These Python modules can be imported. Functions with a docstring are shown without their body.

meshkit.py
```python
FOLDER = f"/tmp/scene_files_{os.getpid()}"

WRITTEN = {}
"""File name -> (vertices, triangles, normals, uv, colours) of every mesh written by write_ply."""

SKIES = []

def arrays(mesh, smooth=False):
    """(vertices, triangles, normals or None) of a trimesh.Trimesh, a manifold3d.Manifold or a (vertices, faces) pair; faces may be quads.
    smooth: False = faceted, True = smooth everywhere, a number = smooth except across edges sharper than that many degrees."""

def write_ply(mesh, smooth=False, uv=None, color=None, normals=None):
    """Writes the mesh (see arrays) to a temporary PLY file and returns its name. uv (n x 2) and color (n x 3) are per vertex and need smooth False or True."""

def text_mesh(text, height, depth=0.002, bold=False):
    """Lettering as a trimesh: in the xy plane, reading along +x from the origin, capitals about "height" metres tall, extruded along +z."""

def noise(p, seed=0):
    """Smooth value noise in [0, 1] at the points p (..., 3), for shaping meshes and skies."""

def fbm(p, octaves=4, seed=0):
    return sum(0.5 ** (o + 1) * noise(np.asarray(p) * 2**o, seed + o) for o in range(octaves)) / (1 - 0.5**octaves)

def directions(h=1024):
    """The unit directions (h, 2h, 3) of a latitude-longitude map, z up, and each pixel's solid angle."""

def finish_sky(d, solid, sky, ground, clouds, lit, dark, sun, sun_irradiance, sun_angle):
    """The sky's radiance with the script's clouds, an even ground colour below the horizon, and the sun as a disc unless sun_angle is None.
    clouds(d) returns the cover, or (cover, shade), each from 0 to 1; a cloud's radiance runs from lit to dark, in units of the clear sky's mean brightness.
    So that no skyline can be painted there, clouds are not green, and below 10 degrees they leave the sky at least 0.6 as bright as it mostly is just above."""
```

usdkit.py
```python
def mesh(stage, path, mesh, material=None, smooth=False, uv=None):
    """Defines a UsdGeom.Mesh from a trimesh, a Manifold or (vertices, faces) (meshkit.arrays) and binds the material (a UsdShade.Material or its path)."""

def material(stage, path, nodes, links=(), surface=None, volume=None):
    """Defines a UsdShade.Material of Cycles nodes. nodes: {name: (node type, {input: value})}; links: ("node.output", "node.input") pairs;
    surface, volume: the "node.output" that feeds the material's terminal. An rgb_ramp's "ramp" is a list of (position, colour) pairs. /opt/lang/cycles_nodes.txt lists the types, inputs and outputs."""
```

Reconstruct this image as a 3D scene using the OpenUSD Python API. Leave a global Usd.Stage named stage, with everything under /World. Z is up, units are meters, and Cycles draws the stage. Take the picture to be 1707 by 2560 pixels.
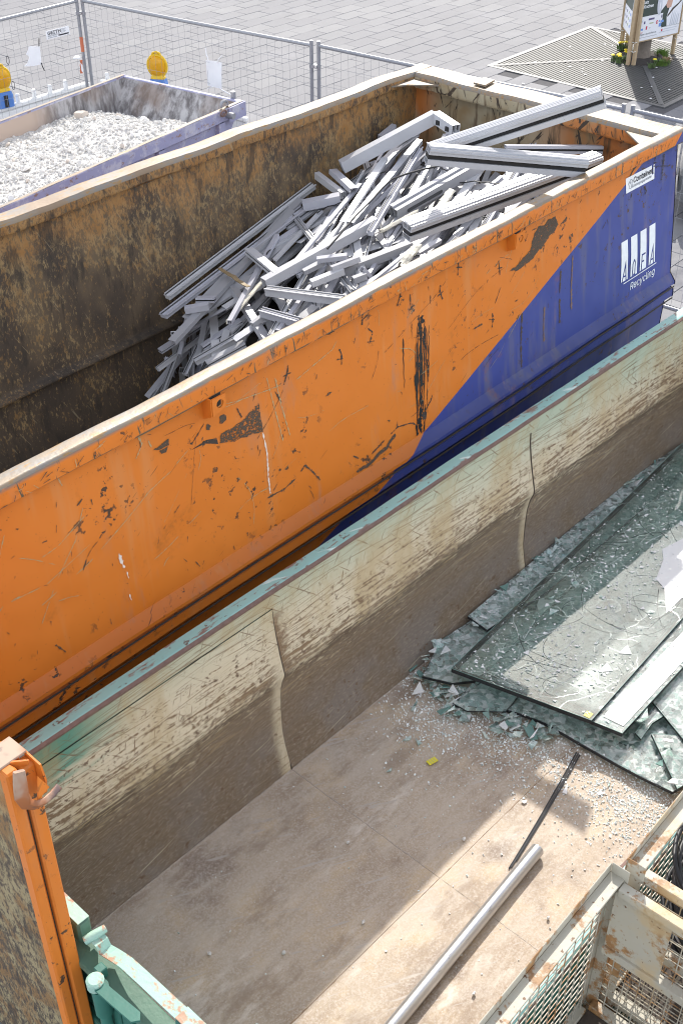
import math, random
import numpy as np, trimesh, usdkit, meshkit
from shapely.geometry import Polygon, box as sbox, LineString, Point
from shapely import affinity
from pxr import Usd, UsdGeom, UsdLux, UsdShade, Gf, Sdf

stage = Usd.Stage.CreateInMemory()
UsdGeom.SetStageUpAxis(stage, UsdGeom.Tokens.z)
UsdGeom.Xform.Define(stage, '/World')
UsdGeom.Scope.Define(stage, '/World/Looks')
random.seed(7)
rng = np.random.default_rng(7)

# ------------------------------------------------------------------ camera, sky, sun, exposure
CAM_PITCH, CAM_AZ, CAM_H = 36.6146, 41.0297, 5.65
cam = UsdGeom.Camera.Define(stage, '/World/camera')
a, p = math.radians(CAM_AZ), math.radians(CAM_PITCH)
head = np.array([math.cos(a), math.sin(a), 0]); right = np.array([math.sin(a), -math.cos(a), 0])
fwd = head * math.cos(p) + np.array([0, 0, -math.sin(p)]); upv = head * math.sin(p) + np.array([0, 0, math.cos(p)])
M = Gf.Matrix4d(*right, 0, *upv, 0, *(-fwd), 0, 0, 0, CAM_H, 1)
cam.AddTransformOp().Set(M)
cam.CreateHorizontalApertureAttr(24.0)
cam.CreateFocalLengthAttr(24.0 * 2971.5 / 1707)
cam.CreateClippingRangeAttr(Gf.Vec2f(0.05, 2000))
cam.CreateExposureAttr(0.45)

SUN = np.array([0.96, 0.695, 1.0]); SUN = SUN / np.linalg.norm(SUN)
elev, rot = math.asin(SUN[2]), math.atan2(SUN[0], SUN[1])
dome = UsdLux.DomeLight.Define(stage, '/World/sky')
dome.GetPrim().SetCustomDataByKey('kind', 'structure')
skym = usdkit.material(stage, '/World/Looks/sky_light', {
    's': ('sky_texture', {'sky_type': 'single_scattering', 'sun_disc': False, 'sun_elevation': elev, 'sun_rotation': rot, 'aerosol_density': 2.0}),
    'tc': ('texture_coordinate', {}),
    'n': ('noise_texture', {'scale': 2.2, 'detail': 6.0, 'roughness': 0.6}),
    'r': ('map_range', {'from_min': 0.44, 'from_max': 0.66, 'to_min': 0.0, 'to_max': 0.85, 'clamp': True}),
    'm': ('mix_color', {'b': (12.0, 12.0, 12.2), 'use_clamp': False}),
    'b': ('background_shader', {'strength': 0.147})},
    [('tc.generated', 'n.vector'), ('n.fac', 'r.value'), ('r.result', 'm.fac'), ('s.color', 'm.a'), ('m.result', 'b.color')], surface='b.background')
UsdShade.MaterialBindingAPI.Apply(dome.GetPrim()).Bind(skym)
sun = UsdLux.DistantLight.Define(stage, '/World/sun')
sun.CreateIntensityAttr(1.06); sun.CreateAngleAttr(0.53); sun.CreateNormalizeAttr(True)
sun.CreateColorAttr(Gf.Vec3f(1.0, 0.955, 0.88))
z = SUN; x = np.cross([0, 0, 1], z); x /= np.linalg.norm(x); y = np.cross(z, x)
sun.AddTransformOp().Set(Gf.Matrix4d(*x, 0, *y, 0, *z, 0, 0, 0, 0, 1))

# ------------------------------------------------------------------ prim helpers
taken = {}
def numbered(parent, name):
    k = taken.get((parent, name), 0); taken[(parent, name)] = k + 1
    return name if k == 0 else f'{name}_{k:03d}'
def tag(prim, label=None, cat=None, group=None, kind=None):
    for k, v in (('label', label), ('category', cat), ('group', group), ('kind', kind)):
        if v: prim.SetCustomDataByKey(k, v)
class T:
    def __init__(s, path, R, t): s.path, s.R, s.t = path, R, t
def Rz(a): c, s = math.cos(a), math.sin(a); return np.array([[c, -s, 0], [s, c, 0], [0, 0, 1]])
def thing(name, label, cat, loc=(0, 0, 0), rotz=0.0, group=None, kind=None):
    path = '/World/' + numbered('/World', name)
    x = UsdGeom.Xform.Define(stage, path)
    x.AddTranslateOp().Set(Gf.Vec3d(*map(float, loc)))
    if rotz: x.AddRotateZOp().Set(math.degrees(rotz))
    tag(x.GetPrim(), label, cat, group, kind)
    return T(path, Rz(rotz), np.array(loc, float))
class MB:
    def __init__(s): s.v, s.f, s.n = [], [], 0
    def add(s, v, f):
        v = np.asarray(v, float); f = np.asarray(f, int)
        if f.shape[1] == 4: f = np.vstack([f[:, [0, 1, 2]], f[:, [0, 2, 3]]])
        s.v.append(v); s.f.append(f + s.n); s.n += len(v); return s
    def tm(s, m): return s.add(np.array(m.vertices), np.array(m.faces))
    def box(s, c, d, R=None):
        c, d = np.asarray(c, float), np.asarray(d, float) / 2
        v = np.array([[i, j, k] for i in (-1, 1) for j in (-1, 1) for k in (-1, 1)]) * d
        if R is not None: v = v @ np.asarray(R).T
        return s.add(v + c, BOXF)
    def b2(s, lo, hi):
        lo, hi = np.array(lo, float), np.array(hi, float); return s.box((lo + hi) / 2, hi - lo)
    def cbox(s, lo, hi, c=0.006):
        lo, hi = np.array(lo, float), np.array(hi, float); h = (hi - lo) / 2; c = min(c, h.min() * .8)
        pts = []
        for i in (-1, 1):
            for j in (-1, 1):
                for k in (-1, 1):
                    for ax in range(3):
                        q = np.array([i, j, k]) * (h - c); q[ax] = [i, j, k][ax] * h[ax]; pts.append(q)
        m = trimesh.convex.convex_hull(np.array(pts)); return s.add(np.array(m.vertices) + (lo + hi) / 2, np.array(m.faces))
    def bar(s, p0, p1, w, h, up=(0, 0, 1), ext=0.0):
        p0, p1 = np.array(p0, float), np.array(p1, float); d = p1 - p0; L = np.linalg.norm(d); d = d / L
        p0, p1 = p0 - d * ext, p1 + d * ext
        u = np.cross(np.array(up, float), d); u /= np.linalg.norm(u); w_ = np.cross(d, u)
        v = np.array([q + u * (i * w / 2) + w_ * (k * h / 2) for q in (p0, p1) for i in (-1, 1) for k in (-1, 1)])
        return s.add(v, BOXF)
    def tube(s, pts, r, sides=8, cap=True):
        p = np.asarray(pts, float); n = len(p)
        t = np.gradient(p, axis=0); t /= np.linalg.norm(t, axis=1, keepdims=True) + 1e-12
        a = np.cross(t[0], [0, 0, 1.0] if abs(t[0][2]) < .9 else [1.0, 0, 0]); a /= np.linalg.norm(a)
        V = []; r = np.broadcast_to(r, (n,)); ang = np.arange(sides) * 2 * np.pi / sides
        for i in range(n):
            a = a - t[i] * (a @ t[i]); a /= np.linalg.norm(a); b = np.cross(t[i], a)
            V.append(p[i] + r[i] * (np.cos(ang)[:, None] * a + np.sin(ang)[:, None] * b))
        V = np.vstack(V); F = []
        for i in range(n - 1):
            for k in range(sides):
                k2 = (k + 1) % sides; F.append([i * sides + k, i * sides + k2, (i + 1) * sides + k2, (i + 1) * sides + k])
        s.add(V, np.array(F)[:, ::1])
        if cap:
            for i, o in ((0, 1), (n - 1, -1)):
                c = len(V); idx = np.arange(sides) + i * sides
                f = np.array([[sides, (k + 1) % sides, k][::o] for k in range(sides)])
                s.add(np.vstack([V[idx], p[i]]), f)
        return s
    def grid(s, P, flip=False):
        P = np.asarray(P, float); n, m = P.shape[:2]
        i, j = np.meshgrid(np.arange(n - 1), np.arange(m - 1), indexing='ij'); q = (i * m + j).ravel()
        f = np.stack([q, q + 1, q + m + 1, q + m], 1)
        if flip: f = f[:, ::-1]
        return s.add(P.reshape(-1, 3), f)
    def rings(s, rings, closed=True, cap=True):
        R = np.asarray(rings, float); n, m = R.shape[:2]; F = []
        for i in range(n - 1):
            for k in range(m if closed else m - 1):
                k2 = (k + 1) % m; F.append([i * m + k, i * m + k2, (i + 1) * m + k2, (i + 1) * m + k])
        s.add(R.reshape(-1, 3), F)
        if cap:
            for i, o in ((0, -1), (n - 1, 1)):
                c = R[i].mean(0); s.add(np.vstack([R[i], c]), [[m, k, (k + 1) % m][::o] for k in range(m)])
        return s
    def poly(s, poly, thick, O, U, V, W):
        """2-D polygon (shapely) extruded by thick along W, placed at O with axes U, V."""
        for g in getattr(poly, 'geoms', [poly]):
            if g.is_empty or g.area < 1e-9: continue
            m = trimesh.creation.extrude_polygon(g, thick, engine='earcut'); q = np.array(m.vertices)
            s.add(np.array(O) + q[:, :1] * np.array(U) + q[:, 1:2] * np.array(V) + q[:, 2:] * np.array(W), np.array(m.faces))
        return s
    def ico(s, c, r, sub=0, jitter=0.0, seed=0, sc=(1, 1, 1)):
        m = ICO[sub]; g = np.random.default_rng(seed); v = m[0] * (1 + jitter * g.uniform(-1, 1, (len(m[0]), 1)))
        q, _ = np.linalg.qr(g.normal(size=(3, 3)))
        return s.add((v * np.array(sc)) @ q.T * r + np.array(c), m[1])
    def mesh(s): return np.vstack(s.v), np.vstack(s.f)
BOXF = np.array([[0, 1, 3, 2], [4, 6, 7, 5], [0, 4, 5, 1], [2, 3, 7, 6], [0, 2, 6, 4], [1, 5, 7, 3]])
ICO = {k: (np.array(m.vertices), np.array(m.faces)) for k, m in ((k, trimesh.creation.icosphere(k, 1.0)) for k in (0, 1, 2, 3))}
def part(parent, name, mb, mat, label=None, smooth=False, kind=None, world=True):
    """One mesh under a thing (T) or a part (path). Points are given in world coordinates unless world=False."""
    v, f = mb.mesh() if isinstance(mb, MB) else (np.array(mb.vertices), np.array(mb.faces))
    if isinstance(parent, T):
        base, top = parent.path, parent
    else: base, top = parent[0], parent[1]
    if world: v = (v - top.t) @ top.R
    path = base + '/' + numbered(base, name)
    m = usdkit.mesh(stage, path, (v, f), mat, smooth=smooth)
    tag(m.GetPrim(), label, None, None, kind)
    return (path, top)
def one(name, label, cat, mb, mat, group=None, smooth=False, kind=None, center=True):
    v, f = mb.mesh() if isinstance(mb, MB) else (np.array(mb.vertices), np.array(mb.faces))
    path = '/World/' + numbered('/World', name)
    c = np.array([(v[:, 0].min() + v[:, 0].max()) / 2, (v[:, 1].min() + v[:, 1].max()) / 2, v[:, 2].min()]) if center else np.zeros(3)
    m = usdkit.mesh(stage, path, (v - c, f), mat, smooth=smooth)
    UsdGeom.Xformable(m).AddTranslateOp().Set(Gf.Vec3d(*map(float, c)))
    tag(m.GetPrim(), label, cat, group, kind)
    return T(path, np.eye(3), c)
def copy_of(src, name, loc, rotz, label, cat, group=None):
    path = '/World/' + numbered('/World', name)
    x = UsdGeom.Xform.Define(stage, path)
    x.GetPrim().GetReferences().AddInternalReference(src.path)
    x.ClearXformOpOrder(); x.AddTranslateOp().Set(Gf.Vec3d(*map(float, loc))); x.AddRotateZOp().Set(math.degrees(rotz)); x.GetPrim().SetInstanceable(True)
    tag(x.GetPrim(), label, cat, group)

# ------------------------------------------------------------------ material graphs
class Ref(str): pass
class G:
    def __init__(s): s.nodes, s.links, s.k = {}, [], 0
    def add(s, kind, out, **kw):
        s.k += 1; name = f'n{s.k}'; vals = {}
        for k, v in kw.items():
            if isinstance(v, Ref): s.links.append((str(v), f'{name}.{k}'))
            else: vals[k] = v
        s.nodes[name] = (kind, vals); return Ref(f'{name}.{out}')
    def pos(s): return s.add('geometry', 'position')
    def objc(s): return s.add('texture_coordinate', 'object')
    def map(s, v, scale=(1, 1, 1), rot=(0, 0, 0), loc=(0, 0, 0)): return s.add('mapping', 'vector', vector=v, scale=scale, rotation=rot, location=loc)
    def noise(s, v, scale=1.0, detail=4.0, rough=.55, dist=0.0): return s.add('noise_texture', 'fac', vector=v, scale=scale, detail=detail, roughness=rough, distortion=dist)
    def vor(s, v, scale=5.0, feature='f1', rand=1.0, out='distance'): return s.add('voronoi_texture', out, vector=v, scale=scale, feature=feature, randomness=rand)
    def rng(s, v, lo, hi, a=0.0, b=1.0, kind='smoothstep'): return s.add('map_range', 'result', range_type=kind, value=v, from_min=lo, from_max=hi, to_min=a, to_max=b, clamp=True)
    def m(s, op, a, b=0.5, clamp=False): return s.add('math', 'value', math_type=op, value1=a, value2=b, use_clamp=clamp)
    def mix(s, f, a, b): return s.add('mix_color', 'result', fac=f, a=a, b=b)
    def mul(s, f, a, b): return s.add('mix_color', 'result', blend_type='multiply', fac=f, a=a, b=b)
    def xyz(s, v):
        s.k += 1; name = f'n{s.k}'; s.nodes[name] = ('separate_xyz', {}); s.links.append((str(v), f'{name}.vector'))
        return Ref(name + '.x'), Ref(name + '.y'), Ref(name + '.z')
    def bump(s, h, strength=.5, dist=.01, **kw): return s.add('bump', 'normal', height=h, strength=strength, distance=dist, **kw)
    def contour(s, v, scale, width, seed=0.0, detail=1.0, stretch=(1, 1, 1), keep=(.5, .6), kscale=3.0):
        """Thin wandering scratch lines: the level line of a noise, broken up by a second one."""
        q = s.map(v, stretch, loc=(seed, seed * 1.7, seed * .6))
        n = s.noise(q, scale, detail, .5); d = s.m('absolute', s.m('subtract', n, .5))
        line = s.rng(d, width, width * .4)
        return s.m('multiply', line, s.rng(s.noise(s.map(v, loc=(seed + 9, 3, seed)), kscale, 2.0), keep[0], keep[1]))
    def streak(s, v, rot, stretch, scale, lo, hi, seed=0.0, detail=3.0):
        q = s.map(s.map(v, rot=rot, loc=(seed, 0, seed)), stretch)
        return s.rng(s.noise(q, scale, detail, .6), lo, hi)
    def pbsdf(s, color, rough=.5, metallic=0.0, **kw): return s.add('principled_bsdf', 'BSDF', base_color=color, roughness=rough, metallic=metallic, **kw)
    def out(s, name, surf): return usdkit.material(stage, '/World/Looks/' + name, s.nodes, s.links, surface=str(surf))
def plain(name, color, rough=.5, metallic=0.0, var=.12, scale=12.0, bump=0.0, **kw):
    g = G(); q = g.pos(); n = g.noise(q, scale, 4)
    c = g.mix(n, tuple(x * (1 - var) for x in color), tuple(min(1, x * (1 + var)) for x in color))
    if bump: kw['normal'] = g.bump(g.noise(q, scale * 6, 3), .4, bump)
    return g.out(name, g.pbsdf(c, rough, metallic, **kw))

# ------------------------------------------------------------------ materials
RUST, DARK = (0.11, 0.055, 0.028), (0.035, 0.027, 0.021)
def orange_paint(name, rim=False):
    g = G(); q = g.pos(); x, y, z = g.xyz(q)
    n = g.noise(q, 1.3, 3)
    org = g.mix(n, (0.55, 0.146, 0.017), (0.65, 0.200, 0.028))
    org = g.mix(g.rng(g.noise(g.map(q, (9, 9, .7)), 1.0, 3), .56, .75, 0, .35), org, (0.55, 0.26, 0.10))
    blu = g.mix(g.noise(q, 2.2, 3), (0.034, 0.046, 0.185), (0.058, 0.075, 0.255))
    blu = g.mix(g.rng(g.noise(g.map(q, (8, 8, .6), loc=(3, 1, 2)), 1.0, 4), .50, .72, 0, .55), blu, (0.13, 0.125, 0.17))
    line = g.m('subtract', g.m('add', g.m('multiply', g.m('subtract', x, 8.23), 1.0), 2.51), z) if rim else g.m('subtract', g.m('add', g.m('multiply', g.m('subtract', x, 4.501), .377), 1.24), z)
    c = g.mix(g.rng(line, -.004, .004), org, blu)
    sc3 = g.streak(q, (0, .55, 0), (2.2, 2.2, 34), 3.0, .70, .73, 4.0, 2.0)
    c = g.mix(g.m('multiply', sc3, g.rng(g.noise(q, 1.1, 2), .52, .6, 0, .8)), c, DARK)
    chip = g.m('multiply', g.rng(g.noise(q, 16, 4, .65), .60, .64), g.rng(g.noise(g.map(q, loc=(5, 5, 5)), 1.7, 3), .47 if not rim else .42, .62))
    c = g.mix(chip, c, g.mix(g.noise(q, 30, 2), DARK, RUST))
    if rim:
        vs = g.streak(q, (0, .15, 0), (14, 4, 1.5), 2.2, .60, .66, 2.0, 4.0)
        c = g.mix(vs, c, (0.10, 0.08, 0.05))
        edge = g.m('multiply', g.rng(z, 2.615, 2.64), g.rng(g.noise(q, 5, 4), .38, .5))
        c = g.mix(edge, c, (0.16, 0.14, 0.12))
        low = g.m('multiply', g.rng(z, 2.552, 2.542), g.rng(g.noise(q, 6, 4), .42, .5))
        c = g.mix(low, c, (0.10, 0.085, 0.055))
    smear = g.m('multiply', g.rng(g.noise(g.map(q, (5, 5, 1.2), loc=(7, 2, 3)), 1.0, 5, .65), .54, .72, 0, .5), g.rng(g.noise(q, .8, 2), .4, .6))
    c = g.mix(smear, c, (0.30, 0.19, 0.14))
    c = g.mix(g.rng(g.noise(g.map(q, (1, 1, 1), loc=(1, 6, 2)), 3.0, 5, .7), .62, .78, 0, .5), c, (0.24, 0.085, 0.02))
    c = g.mix(g.rng(g.noise(g.map(q, loc=(4, 4, 4)), 70, 3, .7), .68, .73, 0, .8), c, DARK)
    nrm = g.bump(g.m('add', g.noise(q, 1.6, 2), g.m('multiply', chip, -.06)), .7, .06)
    return g.out(name, g.pbsdf(c, g.rng(n, .3, .7, .38, .55), 0.0, normal=nrm, specular_ior_level=.35))
def bare_rim(name, a=(0.235, 0.182, 0.125), b=(0.19, 0.175, 0.158)):
    g = G(); q = g.pos()
    c = g.mix(g.rng(g.noise(g.map(q, (1, 3, 3)), 6, 5, .65), .38, .64), a, b)
    c = g.mix(g.rng(g.noise(g.map(q, (2, 9, 9), loc=(1, 2, 3)), 5, 4), .54, .62), c, (0.27, 0.165, 0.07))
    c = g.mix(g.rng(g.noise(g.map(q, (3, 12, 12), loc=(4, 2, 3)), 7, 4, .7), .58, .66), c, (0.24, 0.17, 0.12))
    c = g.mix(g.rng(g.noise(q, 2.2, 4), .54, .66), c, (0.22, 0.155, 0.10))
    return g.out(name, g.pbsdf(c, .48, .15, normal=g.bump(g.noise(q, 40, 4), .4, .004)))
def worn_inside(name, light, top, bias=0.0, base_z=0.4, top_z=2.55):
    """Inside of the orange container: brown to black steel with ochre and cream flecks of old paint, streaked downwards."""
    g = G(); q = g.pos(); x, y, z = g.xyz(q)
    w1 = g.map(g.map(q, rot=(0, .22, 0)), (44, 44, 17)); w2 = g.map(g.map(q, rot=(0, -.30, 0), loc=(4, 4, 4)), (95, 95, 38))
    n1 = g.noise(w1, 1.0, 7, .72); n3 = g.noise(w2, 1.0, 4, .7); n2 = g.noise(q, 1.3, 4); n4 = g.noise(g.map(q, (3, 3, 1.6), loc=(8, 1, 1)), 1.0, 4)
    h = g.rng(z, base_z, top_z, 0, 1, 'linear')
    c = g.mix(g.noise(q, 5, 4), (0.032, 0.025, 0.020), (0.085, 0.060, 0.040))
    c = g.mix(g.m('multiply', g.rng(n4, .38, .62), g.rng(z, .7, 2.3)), c, (0.15, 0.105, 0.06))
    thr = g.m('add', g.m('multiply', g.m('subtract', 1.0, h), .11), g.m('add', g.m('multiply', g.m('subtract', .5, n2), .24), g.m('multiply', g.m('subtract', .5, n4), .12)))
    fleck = g.rng(g.m('subtract', g.m('add', g.m('multiply', n1, .62), g.m('multiply', n3, .38)), thr), .462 - bias, .535 - bias)
    lc = g.mix(g.rng(g.noise(q, 9, 4), .40, .62), light, (0.30, 0.165, 0.055))
    c = g.mix(g.m('multiply', fleck, .70), c, lc)
    topm = g.m('multiply', g.rng(g.m('add', z, g.m('multiply', g.m('subtract', n4, .5), .9)), 2.25, 2.50), g.rng(n1, .36, .56))
    c = g.mix(g.m('multiply', topm, .5), c, top)
    dk = g.rng(g.noise(g.map(q, (11, 11, 2.6), loc=(2, 7, 1)), 1.0, 6, .68), .53, .64)
    c = g.mix(g.m('multiply', dk, .72), c, (0.030, 0.023, 0.018))
    sc = g.streak(q, (0, .5, 0), (30, 30, 2.2), 1.0, .66, .70, 6.0, 3.0)
    c = g.mix(g.m('multiply', sc, .5), c, (0.36, 0.29, 0.18))
    return g.out(name, g.pbsdf(c, .62, 0, normal=g.bump(g.m('add', n1, g.m('multiply', n3, .4)), .5, .02)))
def end_wall_mat(name):
    g = G(); q = g.pos(); x, y, z = g.xyz(q)
    n = g.noise(q, 2.0, 4)
    c = g.mix(g.rng(n, .35, .6), (0.27, 0.185, 0.09), (0.36, 0.31, 0.21))
    org = g.m('maximum', g.rng(y, 5.3, 4.5), g.rng(y, 6.0, 6.3))
    c = g.mix(g.m('multiply', org, g.rng(g.noise(q, 3, 3), .32, .55)), c, (0.48, 0.16, 0.035))
    v = g.rng(g.noise(g.map(q, (10, 10, 1.4), loc=(1, 4, 2)), 1.0, 5, .65), .52, .66)
    c = g.mix(g.m('multiply', v, .85), c, (0.10, 0.06, 0.03))
    k = g.m('maximum', g.streak(q, (.35, 0, 0), (16, 16, 2.0), 1.0, .60, .64, 3, 4), g.streak(q, (-.7, 0, 0), (16, 16, 2.4), 1.0, .62, .66, 13, 4))
    c = g.mix(k, c, (0.045, 0.030, 0.020))
    c = g.mix(g.rng(z, 2.36, 1.9, 0, .6), c, (0.16, 0.10, 0.045))
    b = g.rng(g.noise(g.map(q, (2, 2, 1.2)), 6, 4, .7), .61, .66)
    c = g.mix(b, c, (0.035, 0.025, 0.018))
    return g.out(name, g.pbsdf(c, .6, 0, normal=g.bump(g.noise(q, 12, 5), .4, .012)))
def green_inside(name):
    """Inner skin of the green container: mint and cream paint above, scraped along the length to brown steel below."""
    g = G(); q = g.objc(); x, y, z = g.xyz(q)
    n = g.noise(q, 1.4, 3)
    mint = g.mix(n, (0.34, 0.43, 0.33), (0.48, 0.52, 0.40)); teal = (0.085, 0.27, 0.20)
    cream = g.mix(g.noise(q, 7, 3), (0.54, 0.46, 0.31), (0.64, 0.57, 0.43))
    hz = g.m('add', z, g.m('multiply', g.m('subtract', g.noise(g.map(q, (.7, 1, 2)), 1.4, 3), .5), .30))
    c = g.mix(g.m('multiply', g.rng(hz, g.rng(x, 1.0, 5.5, 1.30, 1.06, 'linear'), 1.56), g.rng(x, .8, 5.0, .62, 1.0)), cream, mint)
    left = g.m('multiply', g.rng(x, 1.05, .55), g.rng(g.m('add', hz, g.m('multiply', g.noise(g.map(q, (1.2, 1, 12)), 3, 4), .28)), 1.36, 1.52))
    c = g.mix(left, c, teal)
    # dark steel laid bare below the fold, fine scrapes along the length above it
    f1 = g.noise(g.map(g.map(q, rot=(0, -.03, 0)), (3.2, 20, 62)), 1.0, 8, .72); f2 = g.noise(g.map(q, (9, 40, 120), loc=(2, 3, 1)), 1.0, 5, .7); f3 = g.noise(g.map(q, (34, 34, 46), loc=(5, 5, 5)), 1.0, 4, .68)
    fine = g.m('add', g.m('multiply', f1, .50), g.m('add', g.m('multiply', f2, .22), g.m('multiply', f3, .28)))
    blot = g.noise(g.map(q, (1.3, 1, 2.6), loc=(5, 1, 0)), 1.0, 4, .6)
    zz = g.m('add', z, g.m('multiply', g.m('subtract', blot, .5), .58))
    thr = g.add('rgb_ramp', 'color', fac=g.rng(zz, .55, 1.45, 0, 1, 'linear'), ramp=[(0, (.30,) * 3), (.28, (.43,) * 3), (.47, (.475,) * 3), (.52, (.492,) * 3), (.66, (.520,) * 3), (.82, (.556,) * 3), (1, (.625,) * 3)])
    bare = g.rng(g.m('subtract', fine, thr), -.004, .012)
    bare = g.m('multiply', bare, g.rng(z, 1.43, 1.38))
    seamx = g.m('maximum', g.m('multiply', g.rng(g.m('add', x, g.m('multiply', f3, .06)), 1.87, 1.955), g.rng(x, 1.948, 1.9445)), g.m('multiply', g.rng(g.m('add', x, g.m('multiply', f3, .06)), 4.25, 4.32), g.rng(x, 4.313, 4.3095)))
    bare = g.m('multiply', bare, g.m('subtract', 1.0, g.m('multiply', seamx, .85)))
    right_of = g.m('multiply', g.m('multiply', g.rng(x, 1.9445, 1.948), g.rng(g.m('subtract', x, g.m('multiply', g.m('add', f3, g.noise(q, 7, 4, .7)), .16)), 1.90, 1.80)), g.rng(z, 1.42, 1.36))
    bare = g.m('maximum', bare, right_of)
    brown = g.mix(g.noise(g.map(q, (2.4, 12, 46)), 1.6, 7, .7), (0.060, 0.042, 0.029), (0.275, 0.205, 0.135))
    brown = g.mix(g.m('multiply', g.rng(f1, .52, .62), g.m('multiply', g.rng(z, .62, .85), .7)), brown, (0.36, 0.27, 0.15))
    gy = g.rng(g.noise(q, 2.6, 5, .6), .38, .62)
    brown = g.mix(g.m('multiply', gy, g.rng(z, .80, .45)), brown, (0.185, 0.155, 0.130))
    brown = g.mix(g.rng(g.noise(g.map(q, (40, 40, 90)), 1.0, 3, .75), .50, .64, 0, .5), brown, (0.34, 0.29, 0.235))
    under = g.m('multiply', g.rng(z, 1.02, .985), g.rng(z, .86, .96))  # darker just below the fold: wear, plus shade of the downward face painted in
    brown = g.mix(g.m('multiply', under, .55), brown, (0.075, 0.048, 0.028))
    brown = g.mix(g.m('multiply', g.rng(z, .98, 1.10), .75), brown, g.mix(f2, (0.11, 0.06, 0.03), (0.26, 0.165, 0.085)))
    c = g.mix(bare, c, brown)
    l1 = g.streak(q, (0, .05, 0), (1.1, 24, 110), 1.0, .60, .64, 7.0, 3.0); l2 = g.streak(q, (0, -.10, 0), (1.5, 24, 120), 1.0, .61, .65, 17.0, 3.0); l3 = g.streak(q, (0, -.75, 0), (3.0, 24, 90), 1.0, .645, .68, 37.0, 3.0); l4 = g.streak(q, (0, 1.2, 0), (5, 24, 90), 1.0, .645, .68, 47.0, 3.0)
    cuts = g.m('maximum', g.m('maximum', l1, l2), g.m('maximum', l3, l4))
    c = g.mix(g.m('multiply', g.m('multiply', cuts, .8), g.m('subtract', 1.0, bare)), c, (0.15, 0.085, 0.038))
    chip = g.m('multiply', g.rng(g.noise(g.map(q, (1.6, 2, 2.0)), 15, 5, .72), .59, .64), g.rng(z, 1.56, 1.22))
    c = g.mix(chip, c, (0.13, 0.08, 0.048))
    stain = g.rng(g.noise(g.map(q, (3, 3, 1.4), loc=(1, 1, 4)), 1.0, 5, .65), .42, .64, 0, .6)
    c = g.mix(g.m('multiply', stain, g.m('subtract', 1.0, bare)), c, (0.40, 0.29, 0.14))
    pale = g.streak(q, (0, .18, 0), (1.8, 30, 120), 1.0, .665, .70, 29.0, 3.0)
    c = g.mix(g.m('multiply', pale, .6), c, (0.62, 0.58, 0.42))
    return g.out(name, g.pbsdf(c, .55, 0, normal=g.bump(g.m('add', g.m('multiply', bare, -.25), g.m('add', fine, g.m('multiply', g.noise(q, 1.6, 3), 2.4))), .5, .014)))
def mint_rim(name):
    g = G(); q = g.objc(); x, y, z = g.xyz(q)
    n = g.noise(q, 3, 4)
    c = g.mix(n, (0.19, 0.39, 0.36), (0.28, 0.47, 0.43))
    c = g.mix(g.rng(g.noise(g.map(q, (1, 4, 4)), 5, 5, .7), .55, .62), c, (0.20, 0.125, 0.10))
    c = g.mix(g.streak(q, (0, 0, .35), (3, 26, 8), 1.0, .62, .68, 3, 3), c, (0.50, 0.62, 0.58))
    c = g.mix(g.rng(g.noise(g.map(q, (2, 3, 3), loc=(9, 0, 0)), 12, 4), .64, .68), c, (0.12, 0.09, 0.07))
    return g.out(name, g.pbsdf(c, .5, 0, normal=g.bump(g.noise(q, 30, 4), .4, .006)))
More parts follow.
